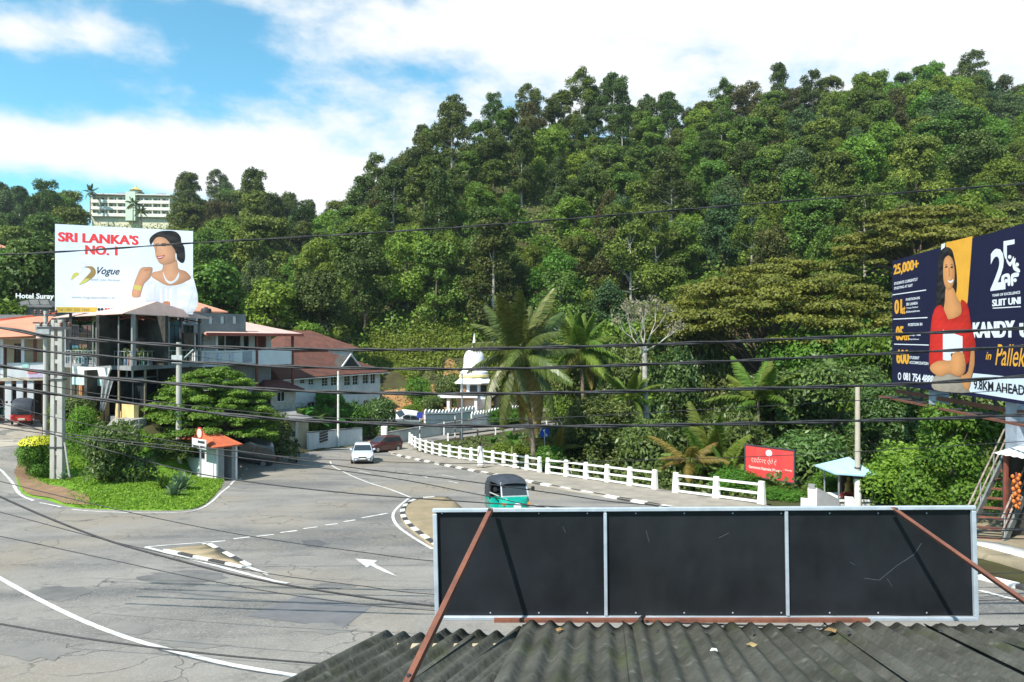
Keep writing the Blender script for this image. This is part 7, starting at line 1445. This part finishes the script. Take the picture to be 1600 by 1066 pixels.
# ------------------------------------------------------------------ vehicles and people
def settle(o, p, head):
    x, y = p.x, p.y; e = .6; n = Vector((-(h(x + e, y) - h(x - e, y)) / (2 * e), -(h(x, y + e) - h(x, y - e)) / (2 * e), 1)).normalized(); f = Vector((head[0], head[1], 0)).normalized(); f = (f - n * f.dot(n)).normalized(); l = n.cross(f)
    M_ = Matrix(((f.x, l.x, n.x), (f.y, l.y, n.y), (f.z, l.z, n.z))); o.rotation_euler = M_.to_euler(); o.location = Vector((x, y, h(x, y) + .035))
def paint(name, c, rough=.28): return mat(name, c, rough, .5, var=.03, coat=.6)
M_TYRE = flat('tyre rubber', (.02, .02, .021), .85); M_RIM = mat('wheel alloy', (.5, .5, .52), .35, .5, metal=.7, var=.05); M_BLKP = flat('black plastic', (.025, .025, .027), .5); M_LAMP = mat('headlamp glass', (.75, .77, .8), .15, .6, var=.05); M_AMBER = flat('amber lens', (.7, .25, .04), .3); M_REDL = flat('red lens', (.45, .02, .02), .3); M_CARGL = mat('vehicle glass', (.03, .04, .045), .05, .7, var=.05)
def wheel(par, x, y, r, w):
    f_ = MB(); s = 1 if y > 0 else -1
    def ring(mb, prof, seg=20):
        b = len(mb.v)
        for (rr, yy) in prof:
            for k in range(seg): a = 2 * math.pi * k / seg; mb.v.append((x + rr * math.cos(a), y + yy, r + rr * math.sin(a)))
        for i in range(len(prof) - 1):
            for k in range(seg): k2 = (k + 1) % seg; mb.f.append((b + i * seg + k, b + i * seg + k2, b + (i + 1) * seg + k2, b + (i + 1) * seg + k))
        mb.f.append(tuple(b + k for k in range(seg))); mb.f.append(tuple(b + (len(prof) - 1) * seg + k for k in range(seg)))
    ring(f_, [(r * .62, -w / 2), (r * .93, -w / 2), (r, -w * .35), (r, w * .35), (r * .93, w / 2), (r * .62, w / 2)]); t = f_.build('wheel', M_TYRE, par, world=False, smooth=True)
    m2 = MB(); ring(m2, [(r * .6, -w / 2 - .01), (r * .6, w / 2 + .01)], 14); m2.build('rim', M_RIM, t, world=False)
def loft(mb, st, ring):
    n = None; b = len(mb.v)
    for s in st:
        pts = ring(*s); n = len(pts); mb.v += [tuple(p) for p in pts]
    for i in range(len(st) - 1):
        for k in range(n): k2 = (k + 1) % n; mb.f.append((b + i * n + k, b + i * n + k2, b + (i + 1) * n + k2, b + (i + 1) * n + k))
    mb.f.append(tuple(b + k for k in range(n))); mb.f.append(tuple(b + (len(st) - 1) * n + k for k in range(n))); return mb
def car(name, label, pm_, px, py, head, hatch=False, scale=1.0, low=None, group=None):
    t = thing(name, (0, 0, 0), 0, label, 'car', group); Lf = 2.2; Lr = -2.2 if not hatch else -1.9
    def ring(x, zb, zt, w): return [(x, -w * .9, zb), (x, -w, zb + .16), (x, -w, zt - .14), (x, -w * .93, zt - .03), (x, -w * .6, zt), (x, w * .6, zt), (x, w * .93, zt - .03), (x, w, zt - .14), (x, w, zb + .16), (x, w * .9, zb)]
    mb = MB(); loft(mb, [(Lr, .35, .85, .68), (Lr + .12, .24, .95, .8), (-1.4, .2, 1.0, .85), (-.3, .2, .95, .86), (.7, .2, .93, .86), (1.3, .2, .86, .85), (1.85, .22, .76, .8), (2.1, .26, .66, .7), (2.22, .34, .56, .58)], ring); body = mb.build('body', pm_, t, world=False, smooth=35)
    zr = 1.46 if not hatch else 1.5; rb = (-1.75 if not hatch else Lr + .08); rt = (-1.1 if not hatch else Lr + .35)
    def ring2(x0, x1, z, w): return [(x0, -w, z), (x1, -w * .96, z), (x1, w * .96, z), (x0, w, z)]
    mb = MB(); loft(mb, [(rb, 1.05, .9, .79), (rb + (rt - rb) * .85, .3, zr - .1, .63), (rt, .05, zr, .55)], ring2); mb.build('cabin', pm_, t, world=False, smooth=30)
    def glass(pts, nm='windscreen'): c = sum((Vector(p) for p in pts), Vector()) / 4; MB().poly([Vector(p) + (Vector(p) - Vector((-.3, 0, .9))).normalized() * .014 for p in pts]).build(nm, M_CARGL, t, world=False)
    glass([(.97, -.69, .96), (.97, .69, .96), (.33, .57, zr - .13), (.33, -.57, zr - .13)]); glass([(rb + .04, -.66, .98), (rb + .04, .66, .98), (rt - .08, .54, zr - .14), (rt - .08, -.54, zr - .14)], 'rear_window')
    for s in (-1, 1):
        for a, b in (((.85, .3), (-.28, -.3)), ((-.36, -.38), (rb + .25, rt + .1))): glass([(a[0], s * .782, .97), (b[0], s * .785, .97), (b[1], s * .64, zr - .13), (a[1], s * .635, zr - .13)], 'side_window')
        MB().box(.62, .78, s * .88 - .1, s * .88 + .1, .96, 1.1).build('mirror', pm_, t, world=False, bevel=.03)
        MB().add([(2.12, s * .32, .62), (1.98, s * .72, .66), (1.8, s * .79, .74), (1.92, s * .4, .75), (2.2, s * .34, .52), (2.08, s * .7, .54)], [(0, 1, 2, 3), (0, 4, 5, 1)]).build('headlight', M_LAMP, t, world=False)
        MB().box(Lr - .01, Lr + .1, s * .62 - .12, s * .62 + .12, .72, .86).build('tail_light', M_REDL, t, world=False)
        MB().box(2.1, 2.17, s * .55 - .08, s * .55 + .08, .36, .44).build('fog_lamp', M_BLKP, t, world=False)
        for x in (1.36, -1.32 if not hatch else -1.2): wheel(t, x, s * .76, .31, .2)
    MB().box(2.08, 2.235, -.3, .3, .5, .6).build('grille', M_BLKP, t, world=False, bevel=.02); MB().box(2.1, 2.245, -.42, .42, .3, .4).build('bumper_intake', M_BLKP, t, world=False, bevel=.02)
    if low: MB().box(2.0, 2.26, -.66, .66, .27, .47).build('bumper', low, t, world=False, bevel=.04)
    MB().box(2.2, 2.275, -.24, .24, .41, .5).build('number_plate', mat('plate yellow white', (.7, .68, .55), .5), t, world=False)
    o = t; settle(o, G(px, py), head); o.scale = (scale,) * 3; return o
car('silver_car', 'silver saloon car driving towards the camera along the bend', paint('silver paint', (.56, .61, .68)), 566, 722, (.22, -1))
car('maroon_car', 'dark maroon hatchback turning in behind the silver car', paint('maroon paint', (.09, .02, .02)), 598, 706, (-.62, -.8), True, .95, M_BLKP)
car('parked_car', 'white car parked on the drive beside the orange bank', paint('white paint', (.75, .75, .73)), 629, 662, (-.85, -.5), True, 1.0)
car('parked_car', 'dark car parked in the shade right of the guard hut', paint('dark grey paint', (.05, .055, .06)), 380, 718, (-.9, -.4), True, 1.0)
def tuk(label, bodym, canopym, px, py, head, name='three_wheeler'):
    t = thing(name, (0, 0, 0), 0, label, 'three-wheeler', 'three-wheelers')
    # lower tub: narrow rounded nose, wide rear
    def ring(x, zb, zt, w): return [(x, -w * .86, zb), (x, -w, zb + .12), (x, -w, zt - .1), (x, -w * .85, zt), (x, w * .85, zt), (x, w, zt - .1), (x, w, zb + .12), (x, w * .86, zb)]
    mb = MB(); loft(mb, [(1.22, .5, .78, .22), (1.18, .38, .92, .4), (1.02, .3, 1.0, .54), (.8, .28, 1.02, .58), (.62, .26, .5, .6), (.3, .24, .44, .62), (-.25, .24, .46, .65), (-.35, .26, .82, .65), (-1.2, .3, .86, .65), (-1.35, .38, .8, .6)], ring); mb.build('body', bodym, t, world=False, smooth=40)
    # windscreen frame and glass
    for s in (-1, 1): MB().bar((.93, s * .53, .98), (.68, s * .5, 1.52), .05).build('screen_pillar', mat('pillar chrome', (.7, .72, .72), .3, .5, metal=.5, var=.05), t, world=False)
    MB().poly([(.92, -.5, 1.0), (.92, .5, 1.0), (.68, .47, 1.5), (.68, -.47, 1.5)], (.012, 0, .004)).build('windscreen', M_CARGL, t, world=False)
    MB().box(.9, .97, -.5, .5, .99, 1.04).build('screen_sill', MATS['pillar chrome'], t, world=False)
    # canopy: rounded tarpaulin hood, closed at the rear
    mb = MB(); K_ = 11
    def hood(x, z, w, drop): return [(x, w * math.cos(a) * (1 if abs(math.cos(a)) < .9 else 1), z - drop + drop * max(0, math.sin(a)) ** .55) for a in np.linspace(0, math.pi, K_)]
    prof = [(.86, 1.5, .5, .1), (.66, 1.62, .56, .2), (.2, 1.72, .6, .26), (-.5, 1.74, .63, .28), (-1.0, 1.68, .64, .28), (-1.25, 1.5, .62, .3), (-1.36, 1.2, .6, .12), (-1.38, .84, .6, .02)]
    for pfl in prof: mb.v += hood(*pfl)
    for i in range(len(prof) - 1):
        for k in range(K_ - 1): mb.f.append((i * K_ + k, i * K_ + k + 1, (i + 1) * K_ + k + 1, (i + 1) * K_ + k))
    mb.build('canopy', canopym, t, world=False, smooth=60)
    for s in (-1, 1):
        MB().poly([(-.55, s * .64, .84), (-1.36, s * .62, .84), (-1.3, s * .62, 1.3), (-1.05, s * .64, 1.42), (-.55, s * .63, 1.46)], (0, -s * .02, 0)).build('side_curtain', canopym, t, world=False)
        MB().bar((-.5, s * .62, .5), (-.5, s * .6, 1.5), .05).build('door_pillar', M_BLKP, t, world=False); MB().bar((.66, s * .54, 1.0), (-.5, s * .62, 1.02), .04).build('side_rail', MATS['pillar chrome'], t, world=False)
        MB().box(1.0, 1.16, s * .44 - .1, s * .44 + .1, .72, .8).build('indicator', M_AMBER, t, world=False)
        MB().bar((.8, s * .5, 1.25), (.84, s * .72, 1.28), .03).build('mirror_arm', M_BLKP, t, world=False); MB().box(.8, .85, s * .76 - .07, s * .76 + .07, 1.2, 1.36).build('mirror', M_BLKP, t, world=False, bevel=.02)
        MB().box(-1.4, -1.33, s * .5 - .08, s * .5 + .08, .58, .72).build('tail_light', M_REDL, t, world=False)
        wheel(t, -.85, s * .56, .24, .12)
    MB().box(-1.2, -.4, -.55, .55, .4, .62).build('rear_seat', flat('seat vinyl', (.06, .05, .05), .6), t, world=False); MB().box(.1, .35, -.35, .35, .5, .72).build('driver_seat', MATS['seat vinyl'], t, world=False)
    wheel(t, 1.0, 0, .24, .11); MB().tube([(1.14, 0, .66), (1.26, 0, .66)], [.13, .15], 14).build('headlight', M_LAMP, t, world=False); MB().poly([(.84, -.12, .3), (1.3, -.1, .52), (1.3, .1, .52), (.84, .12, .3)], (0, 0, .03)).build('mudguard', bodym, t, world=False)
    MB().box(-1.42, -1.37, -.28, .28, 1.02, 1.22).build('rear_window', M_CARGL, t, world=False); MB().box(-1.43, -1.36, -.2, .2, .44, .56).build('number_plate', MATS['plate yellow white'], t, world=False)
    settle(t, G(px, py), head); return t
M_TARP = mat('black tarpaulin', (.045, .052, .065), .6, .3, var=.15, scale=5)
tuk('green three-wheeler with black hood driving up behind the black board', paint('green enamel', (.0, .30, .22), .3), M_TARP, 794, 813, (.3, -1))
tuk('red three-wheeler with black hood parked before the orange roofed shop', paint('red enamel', (.6, .03, .02), .35), M_TARP, 36, 660, (-.55, .9))
tuk('dark green three-wheeler cut off by the frame edge beside the red one', paint('dark green enamel', (.02, .10, .06), .35), M_TARP, -14, 660, (-.3, .9))
def body_mesh(name, joints, bones, rad, regions, sub=2):
    me = bpy.data.meshes.new('sk'); names = list(joints); ix = {n: i for i, n in enumerate(names)}; me.from_pydata([joints[n] for n in names], [(ix[a], ix[b]) for a, b in bones], []); ob = bpy.data.objects.new('sk', me); COL.objects.link(ob)
    sk = ob.modifiers.new('skin', 'SKIN'); sd = ob.modifiers.new('sub', 'SUBSURF'); sd.levels = sub; sd.render_levels = sub
    if not me.skin_vertices: me.attributes
    for i, n in enumerate(names):
        r = rad[n]; r = r if hasattr(r, '__len__') else (r, r); me.skin_vertices[0].data[i].radius = r; me.skin_vertices[0].data[i].use_root = (n == 'pelvis')
    bpy.context.view_layer.update(); dg_ = bpy.context.evaluated_depsgraph_get(); out = bpy.data.meshes.new_from_object(ob.evaluated_get(dg_)); out.name = name; bpy.data.objects.remove(ob)
    out.materials.clear(); mats_ = [m for m, _ in regions]
    for m in mats_: out.materials.append(m)
    for p in out.polygons:
        p.use_smooth = True
        for i, (_, fn_) in enumerate(regions):
            if fn_(p.center): p.material_index = i; break
    return out
M_SKIN = flat('brown skin', (.22, .11, .07), .6); M_HAIR = flat('black hair', (.015, .013, .012), .6); M_WCLOTH = mat('white cotton', (.78, .78, .80), .9, .1, var=.05, scale=8); M_SHOE = flat('brown sandal', (.18, .08, .05), .7)
def person(label, p, head, J, shirt, trouser, skirt=None, helmet=None, scale=1.0):
    t = thing('person', (0, 0, 0), 0, label, 'person')
    bones = [('pelvis', 'waist'), ('waist', 'chest'), ('chest', 'neck'), ('neck', 'jaw'), ('jaw', 'head'), ('head', 'crown')]
    for s in 'lr': bones += [('chest', 'sh' + s), ('sh' + s, 'el' + s), ('el' + s, 'wr' + s), ('wr' + s, 'pa' + s), ('pelvis', 'hip' + s), ('hip' + s, 'kn' + s), ('kn' + s, 'an' + s), ('an' + s, 'to' + s)] + [('pa' + s, 'f%d%s' % (k, s)) for k in range(4)] + [('wr' + s, 'th' + s)]
    rad = dict(pelvis=(.14, .11), waist=(.13, .1), chest=(.16, .11), neck=.055, jaw=(.065, .075), head=(.078, .09), crown=(.06, .07))
    for s in 'lr': rad.update({'sh' + s: .065, 'el' + s: .045, 'wr' + s: .03, 'pa' + s: (.036, .02), 'hip' + s: .09, 'kn' + s: .062, 'an' + s: .042, 'to' + s: .032, 'th' + s: .01, **{'f%d%s' % (k, s): .009 for k in range(4)}})
    J = dict(J)
    for s in 'lr':
        a, b = Vector(J['el' + s]), Vector(J['wr' + s]); d = (b - a).normalized(); q = Vector((0, 1 if s == 'l' else -1, 0)); f = Vector((1, 0, 0)) - d * d.x; f = f.normalized() if f.length > .1 else Vector((0, 0, 1))
        J['pa' + s] = tuple(b + d * .07)
        for k in range(4): J['f%d%s' % (k, s)] = tuple(b + d * (.15 + (.012, .022, .018, 0)[k]) + f * (.03 - .02 * k) - q * .02)
        J['th' + s] = tuple(b + d * .07 + f * .055)
    reg = [(M_SKIN, lambda c: c.z > J['neck'][2] - .015 or (Vector(c) - Vector(J['wrl'])).length < .2 or (Vector(c) - Vector(J['wrr'])).length < .2), (M_SHOE, lambda c: c.z < .09), (shirt, lambda c: c.z > J['pelvis'][2] - .02), (trouser, lambda c: True)]
    link('body', body_mesh('person_body', J, bones, rad, reg), None, t)
    hd = Vector(J['head']); cr = Vector(J['crown'])
    if helmet: MB().lathe(hd + Vector((-.01, 0, -.07)), [(.1, 0), (.135, .04), (.14, .12), (.11, .2), (.05, .245), (.01, .25)], 16).build('helmet', helmet, t, world=False, smooth=True)
    else: MB().lathe(hd + Vector((-.025, 0, -.02)), [(.07, -.06), (.098, 0), (.102, .07), (.075, .135), (.03, .155), (.005, .158)], 16).build('hair', M_HAIR, t, world=False, smooth=True)
    if skirt:
        mb = MB(); vs_ = []; K_ = 18
        for i, (z, rx, ry, ox) in enumerate(skirt):
            for k in range(K_): a = 2 * math.pi * k / K_; f = 1 + .05 * math.sin(k * 3); vs_.append((ox + rx * f * math.cos(a), ry * f * math.sin(a), z))
        fs_ = [(i * K_ + k, i * K_ + (k + 1) % K_, (i + 1) * K_ + (k + 1) % K_, (i + 1) * K_ + k) for i in range(len(skirt) - 1) for k in range(K_)]; mb.add(vs_, fs_).build('sarong', trouser, t, world=False, smooth=True)
    t.location = p; t.rotation_euler = (0, 0, math.atan2(head[1], head[0])); t.scale = (scale,) * 3; return t
WALK = dict(pelvis=(0, 0, .92), waist=(.0, 0, 1.08), chest=(.02, 0, 1.3), neck=(.03, 0, 1.46), jaw=(.05, 0, 1.54), head=(.05, 0, 1.61), crown=(.04, 0, 1.68), shl=(.02, .17, 1.38), shr=(.02, -.17, 1.38), ell=(-.06, .22, 1.12), elr=(.06, -.22, 1.12), wrl=(-.02, .22, .88), wrr=(.18, -.2, .9), hipl=(0, .09, .9), hipr=(0, -.09, .9), knl=(.12, .09, .5), knr=(-.06, -.09, .5), anl=(.1, .09, .07), anr=(-.22, -.09, .1), tol=(.24, .09, .03), tor=(-.1, -.09, .03))
q = PL(750.5, 734); q.z += .13; person('person in white shirt and white trousers walking along the footway by the railing', q, (-.75, .65), WALK, M_WCLOTH, M_WCLOTH, skirt=[(1.12, .15, .18, 0), (.85, .19, .21, 0), (.5, .2, .19, -.01), (.22, .23, .19, -.03)], scale=1.06)
# motorcycle and rider
pm0 = G(463, 722); mc = thing('motorcycle', (0, 0, 0), 0, 'dark motorcycle coming out of the shade by the gatehouse', 'motorcycle')
wheel(mc, .65, 0, .3, .1); wheel(mc, -.6, 0, .3, .12); MB().tube([(.65, .06, .3), (.42, .06, 1.0)], .025, 6).build('fork', M_METAL, mc, world=False); MB().tube([(.65, -.06, .3), (.42, -.06, 1.0)], .025, 6).build('fork', M_METAL, mc, world=False)
mb = MB(); loft(mb, [(.42, .62, .86, .1), (.2, .6, .95, .16), (-.1, .55, .85, .15), (-.5, .6, .84, .13), (-.85, .7, .86, .06)], lambda x, a, b, w: [(x, -w, a), (x, -w, b), (x, w, b), (x, w, a)]); mb.build('tank_and_seat', flat('dark bike paint', (.03, .03, .035), .35), mc, world=False, smooth=50); MB().box(-.15, .25, -.14, .14, .25, .58).build('engine', M_METAL, mc, world=False, bevel=.03)
MB().tube([(.38, -.36, 1.06), (.44, 0, 1.0), (.38, .36, 1.06)], .018, 6).build('handlebar', M_METAL, mc, world=False); MB().tube([(.5, 0, .88), (.58, 0, .88)], [.08, .1], 12).build('headlight', M_LAMP, mc, world=False); MB().poly([(.3, -.12, .58), (.95, -.08, .6), (.95, .08, .6), (.3, .12, .58)], (0, 0, .03)).build('mudguard', MATS['dark bike paint'], mc, world=False)
settle(mc, pm0, (.35, -1))
RIDE = dict(pelvis=(-.2, 0, .9), waist=(-.18, 0, 1.05), chest=(-.1, 0, 1.27), neck=(-.06, 0, 1.43), jaw=(-.03, 0, 1.51), head=(-.03, 0, 1.58), crown=(-.04, 0, 1.65), shl=(-.1, .17, 1.35), shr=(-.1, -.17, 1.35), ell=(.1, .3, 1.16), elr=(.1, -.3, 1.16), wrl=(.33, .33, 1.09), wrr=(.33, -.33, 1.09), hipl=(-.18, .1, .88), hipr=(-.18, -.1, .88), knl=(.2, .2, .72), knr=(.2, -.2, .72), anl=(-.05, .2, .32), anr=(-.05, -.2, .32), tol=(.12, .2, .28), tor=(.12, -.2, .28))
person('motorcycle rider in dark jacket and helmet', Vector((pm0.x, pm0.y, pm0.z + .04)), (.35, -1), RIDE, flat('dark jacket', (.03, .03, .04), .8), flat('dark trousers', (.025, .025, .03), .8), helmet=flat('black helmet', (.02, .02, .022), .25))
# ------------------------------------------------------------------ foreground: corrugated roof, back of the signboard, props
M_ASB = mat('mossy asbestos sheet', (.105, .105, .09), .95, .12, col2=(.042, .044, .034), scale=2.2, detail=10, grime=.85, grime_col=(.022, .024, .016), bump=.7, coords='Object')
t_ = M_ASB.node_tree; b_ = t_.nodes['Principled BSDF']; src = b_.inputs['Base Color'].links[0].from_socket
tcn = N(t_, 'ShaderNodeTexCoord'); nz = N(t_, 'ShaderNodeTexNoise'); nz.inputs['Scale'].default_value = 1.1; nz.inputs['Detail'].default_value = 9; nz.inputs['Roughness'].default_value = .7; mpp = N(t_, 'ShaderNodeMapping'); mpp.inputs['Scale'].default_value = (2.5, .6, 1); t_.links.new(tcn.outputs['Object'], mpp.inputs[0]); t_.links.new(mpp.outputs[0], nz.inputs['Vector'])
rpn = N(t_, 'ShaderNodeMapRange'); rpn.inputs['From Min'].default_value = .55; rpn.inputs['From Max'].default_value = .72; rpn.inputs['To Max'].default_value = .7; t_.links.new(nz.outputs['Fac'], rpn.inputs['Value'])
mxn = N(t_, 'ShaderNodeMix', data_type='RGBA'); mxn.inputs['B'].default_value = (.06, .078, .02, 1); t_.links.new(rpn.outputs[0], mxn.inputs['Factor']); t_.links.new(src, mxn.inputs['A'])
nw = N(t_, 'ShaderNodeTexNoise'); nw.inputs['Scale'].default_value = 9; nw.inputs['Detail'].default_value = 8; t_.links.new(tcn.outputs['Object'], nw.inputs['Vector']); rw = N(t_, 'ShaderNodeMapRange'); rw.inputs['From Min'].default_value = .6; rw.inputs['From Max'].default_value = .75; rw.inputs['To Max'].default_value = .45; t_.links.new(nw.outputs['Fac'], rw.inputs['Value'])
mw = N(t_, 'ShaderNodeMix', data_type='RGBA'); mw.inputs['B'].default_value = (.22, .215, .19, 1); t_.links.new(rw.outputs[0], mw.inputs['Factor']); t_.links.new(mxn.outputs['Result'], mw.inputs['A']); t_.links.new(mw.outputs['Result'], b_.inputs['Base Color'])
EZ = CZ - 2.665; SL = .185; DE = 6.36
shop = thing('shop_building', (1.6, 3.0, h(1.6, 3.0)), 0, 'low shop with mossy corrugated asbestos roof in front of the camera', 'building')
def sheet(x0, wid, head, dz, yaw=0.0, tilt=0.0, length=6.2, eave=DE, seed=0, droop=0.0):
    d = Vector((math.sin(R(head)), math.cos(R(head)), 0)); e = Vector((d.y, -d.x, 0)); pitch = .172; n = int(round(wid / pitch * 10)); rr = random.Random(seed); m = 26; v = []; f = []
    o = Vector((x0, eave, 0)); ph = rr.uniform(0, .1)
    for j in range(m + 1):
        back_ = length * j / m
        for i in range(n + 1):
            s = wid * i / n; p = o + e * s - d * back_; D = p.y; zc = EZ + (DE - D) * SL + dz + tilt * s + .026 * math.cos(2 * math.pi * (s + ph) / pitch) - (droop * (1 - back_ / 1.2) ** 2 if back_ < 1.2 else 0) + .004 * math.sin(back_ * 2.1 + seed) 
            v.append((p.x, p.y, zc))
    w = n + 1
    for j in range(m):
        for i in range(n): f.append((j * w + i, j * w + i + 1, (j + 1) * w + i + 1, (j + 1) * w + i))
    b = len(v)                                                    # thickness along the eave end
    for i in range(w): v.append((v[i][0], v[i][1], v[i][2] - .012))
    for i in range(n): f.append((i, b + i, b + i + 1, i + 1))
    me = bpy.data.meshes.new('roof_sheet'); inv = WM[shop.name].inverted(); me.from_pydata([tuple(inv @ Vector(p)) for p in v], [], f); me.update(); me.polygons.foreach_set('use_smooth', [True] * len(me.polygons)); return link('roof_sheet', me, M_ASB, shop)
for k in range(7): sheet(.1 + k * .93, 1.03, 7.5 + (0, .4, -.5, .3, .8, 0, .4)[k], .03 + .012 * (k % 2) + (.02 if k == 0 else 0), tilt=-.008, seed=k, eave=DE + (.0, .03, -.02, .02, -.03, .04, 0)[k])
for k in range(3): sheet(-1.24 + k * .62, .95 if k < 2 else 1.6, 16.8 + (0, -.6, .4)[k], -.05 + .013 * k, tilt=.012, seed=20 + k, eave=DE + .03 * k)
zf = lambda y: h(1.5, y)
mb = MB(); mb.box(-1.0, 6.6, 5.75, 5.95, zf(5.8) - .4, EZ + .03); mb.build('front_wall', M_BEIGE, shop); mb = MB(); mb.box(-1.0, -.8, 1.2, 5.75, zf(3) - .6, EZ + .02); mb.build('side_wall', M_BEIGE, shop)
for k in range(3): mb = MB(); y = 2.2 + k * 1.7; mb.bar((.5, y, EZ + (DE - y) * SL - .12), (6.6, y, EZ + (DE - y) * SL - .09), .06, .1); mb.build('purlin', M_REDWOOD, shop)
# signboard seen from behind
bd = thing('signboard', P(1100, 966, 6.42), 0, 'long black backed signboard of three panels in a galvanised frame', 'signboard'); fq = Fr(P(681, 0, 6.45), P(1525, 0, 6.40), CZ); M_GALV = mat('galvanised tube', (.52, .58, .64), .4, .5, var=.1, scale=5, metal=.35, detail=8)
M_BLACK = mat('black acrylic back', (.012, .014, .017), .5, .3, var=.3, scale=1.2, detail=8, grime=.5, grime_col=(.035, .036, .036))
def vq(px, py): return fq.uv(px, py)
xt = [(678.5, 682), (945, 947), (1228.5, 1231), (1521, 1526)]; tl, tr, bl, br = vq(679, 797), vq(1521, 793), vq(682, 966), vq(1526, 968)
def edge(px0, py0, px1, py1, w=.034, dep=.04, m=None, nm='frame_tube', wo=0.0): a, b = vq(px0, py0), vq(px1, py1); return MB().bar(fq.p(a[0], wo, a[1]), fq.p(b[0], wo, b[1]), w if abs(px1 - px0) < 50 else dep, dep if abs(px1 - px0) < 50 else w).build(nm, m or M_GALV, bd, bevel=.004)
edge(676, 797.5, 1523.5, 793, nm='top_tube'); edge(681, 965.5, 1527, 967, nm='bottom_tube'); edge(679.5, 803, 683, 962); edge(1520.5, 798, 1525, 964); edge(945.5, 801, 947, 962, .026, .03); edge(1228.5, 799, 1231, 962, .026, .03)
for a, b in zip(xt[:-1], xt[1:]):
    q = [vq(a[0] + 2, 799), vq(b[0] - 1, 798), vq(b[1] - 1, 964), vq(a[1] + 2, 963)]; MB().poly([fq.p(u, .024, v) for u, v in q], fq.n * .008).build('panel', M_BLACK, bd)
for k, pts in enumerate(((1352, 905, 1376, 908), (1376, 908, 1404, 885), (1404, 885, 1430, 868), (1430, 868, 1442, 850), (1124, 842, 1140, 834), (880, 824, 884, 834), (1388, 905, 1396, 918), (1330, 880, 1338, 884), (1010, 830, 1015, 848))):
    a, b = vq(*pts[:2]), vq(*pts[2:]); MB().bar(fq.p(a[0], .0225, a[1]), fq.p(b[0], .0225, b[1]), .002, .004).build('scratch', mat('pale scratch', (.08, .082, .085), .7), bd)
for k in range(24):
    x = 690 + (k % 12) * 76; y = 803 if k < 12 else 959; a = vq(x, y); MB().box(*[c for q in zip(fq.p(a[0] - .006, .0195, 0)[:2], fq.p(a[0] + .006, .0225, 0)[:2]) for c in q], fq.p(0, 0, a[1] - .006).z, fq.p(0, 0, a[1] + .006).z).build('rivet', M_GALV, bd)
a, b = P(772, 969, 6.37), P(1358, 969, 6.35); MB().bar(a, b, .05, .03).build('rusty_angle', M_RUST, bd)
def angle_iron(a, b, label):
    t = thing('angle_prop', b, 0, label, 'prop', 'rusty angle iron props of the signboard'); d = (Vector(b) - Vector(a)).normalized(); s = d.cross(Vector((0, 0, 1))).normalized(); u = s.cross(d)
    w = .042; th = .006; a, b = Vector(a), Vector(b)
    MB().hexa([a, a + s * w, b + s * w, b, a + u * th, a + s * w + u * th, b + s * w + u * th, b + u * th]).build('flange', M_RUST, t); MB().hexa([a - u * w, a + s * th - u * w, b + s * th - u * w, b - u * w, a - u * .0005, a + s * th - u * .0005, b + s * th - u * .0005, b - u * .0005]).build('flange', M_RUST, t)
    for k in (0.02, .97): c = a.lerp(b, k) + s * w * .5 + u * .012; MB().lathe(c, [(.014, -.01), (.014, .008)], 6).build('bolt', M_DKMETAL, t)
angle_iron(P(770, 795, 6.38), P(638, 1070, 4.40), 'rusty angle iron prop leaning down from the left part of the signboard')
angle_iron(P(1398, 793, 6.36), P(1772, 1056, 4.42), 'rusty angle iron prop running off towards the frame edge')
# litter and lichen specks on the roof
rr = random.Random(4); LITM = [flat('white wrapper', (.6, .59, .55)), mat('dry leaf', (.26, .16, .07), .9), mat('tan leaf', (.34, .25, .12), .9)]
for px, py, m, s, lab in ((1116, 1017, 0, .022, 'small white scrap on the mossy roof below the middle panel'), (1176, 1009, 2, .035, 'pale dry leaf on the mossy roof below the second frame post'), (874, 985, 1, .03, 'brown dry leaf near the eave below the left panel'), (1300, 986, 1, .04, 'brown leaf heap at the eave below the end of the rusty angle')):
    D = (EZ + .06 - CZ + DE * SL) / ((HY - py) / F + SL); p = P(px, py, D); a = rr.uniform(0, 6); q = [Vector((s * math.cos(a + k) * (1 if i % 2 else 1.6), s * math.sin(a + k), .012 * (i % 2))) for i, k in enumerate((0, .9, 1.9, 3.1, 4.0, 5.2))]
    MB().poly([p + v for v in q], (0, 0, .004)).build('roof_litter', LITM[m], None, label=lab, cat='litter', group='scraps on the mossy roof')
# roofing bolts with washers
for k in range(14):
    x = .45 + .41 * k; y = 5.9 + .02 * (k % 3); MB().lathe((x, y, EZ + (DE - y) * SL + .06), [(.018, 0), (.018, .004), (.008, .006), (.008, .018)], 8).build('roof_bolt', M_DKMETAL, shop)
# ------------------------------------------------------------------ thin haze in the air
hz = MB().box(-3100, 3100, -3100, 3100, -45, 130).build('haze', None, None, kind='stuff', label='thin bluish haze over the valley', cat='haze')
hm = bpy.data.materials.new('haze air'); hm.use_nodes = True; ht_ = hm.node_tree; ht_.nodes.remove(ht_.nodes['Principled BSDF']); pv_ = N(ht_, 'ShaderNodeVolumePrincipled')
pv_.inputs['Color'].default_value = (.86, .93, 1, 1); pv_.inputs['Density'].default_value = .00013; pv_.inputs['Anisotropy'].default_value = .2
ht_.links.new(pv_.outputs[0], ht_.nodes['Material Output'].inputs['Volume']); hz.data.materials.append(hm)
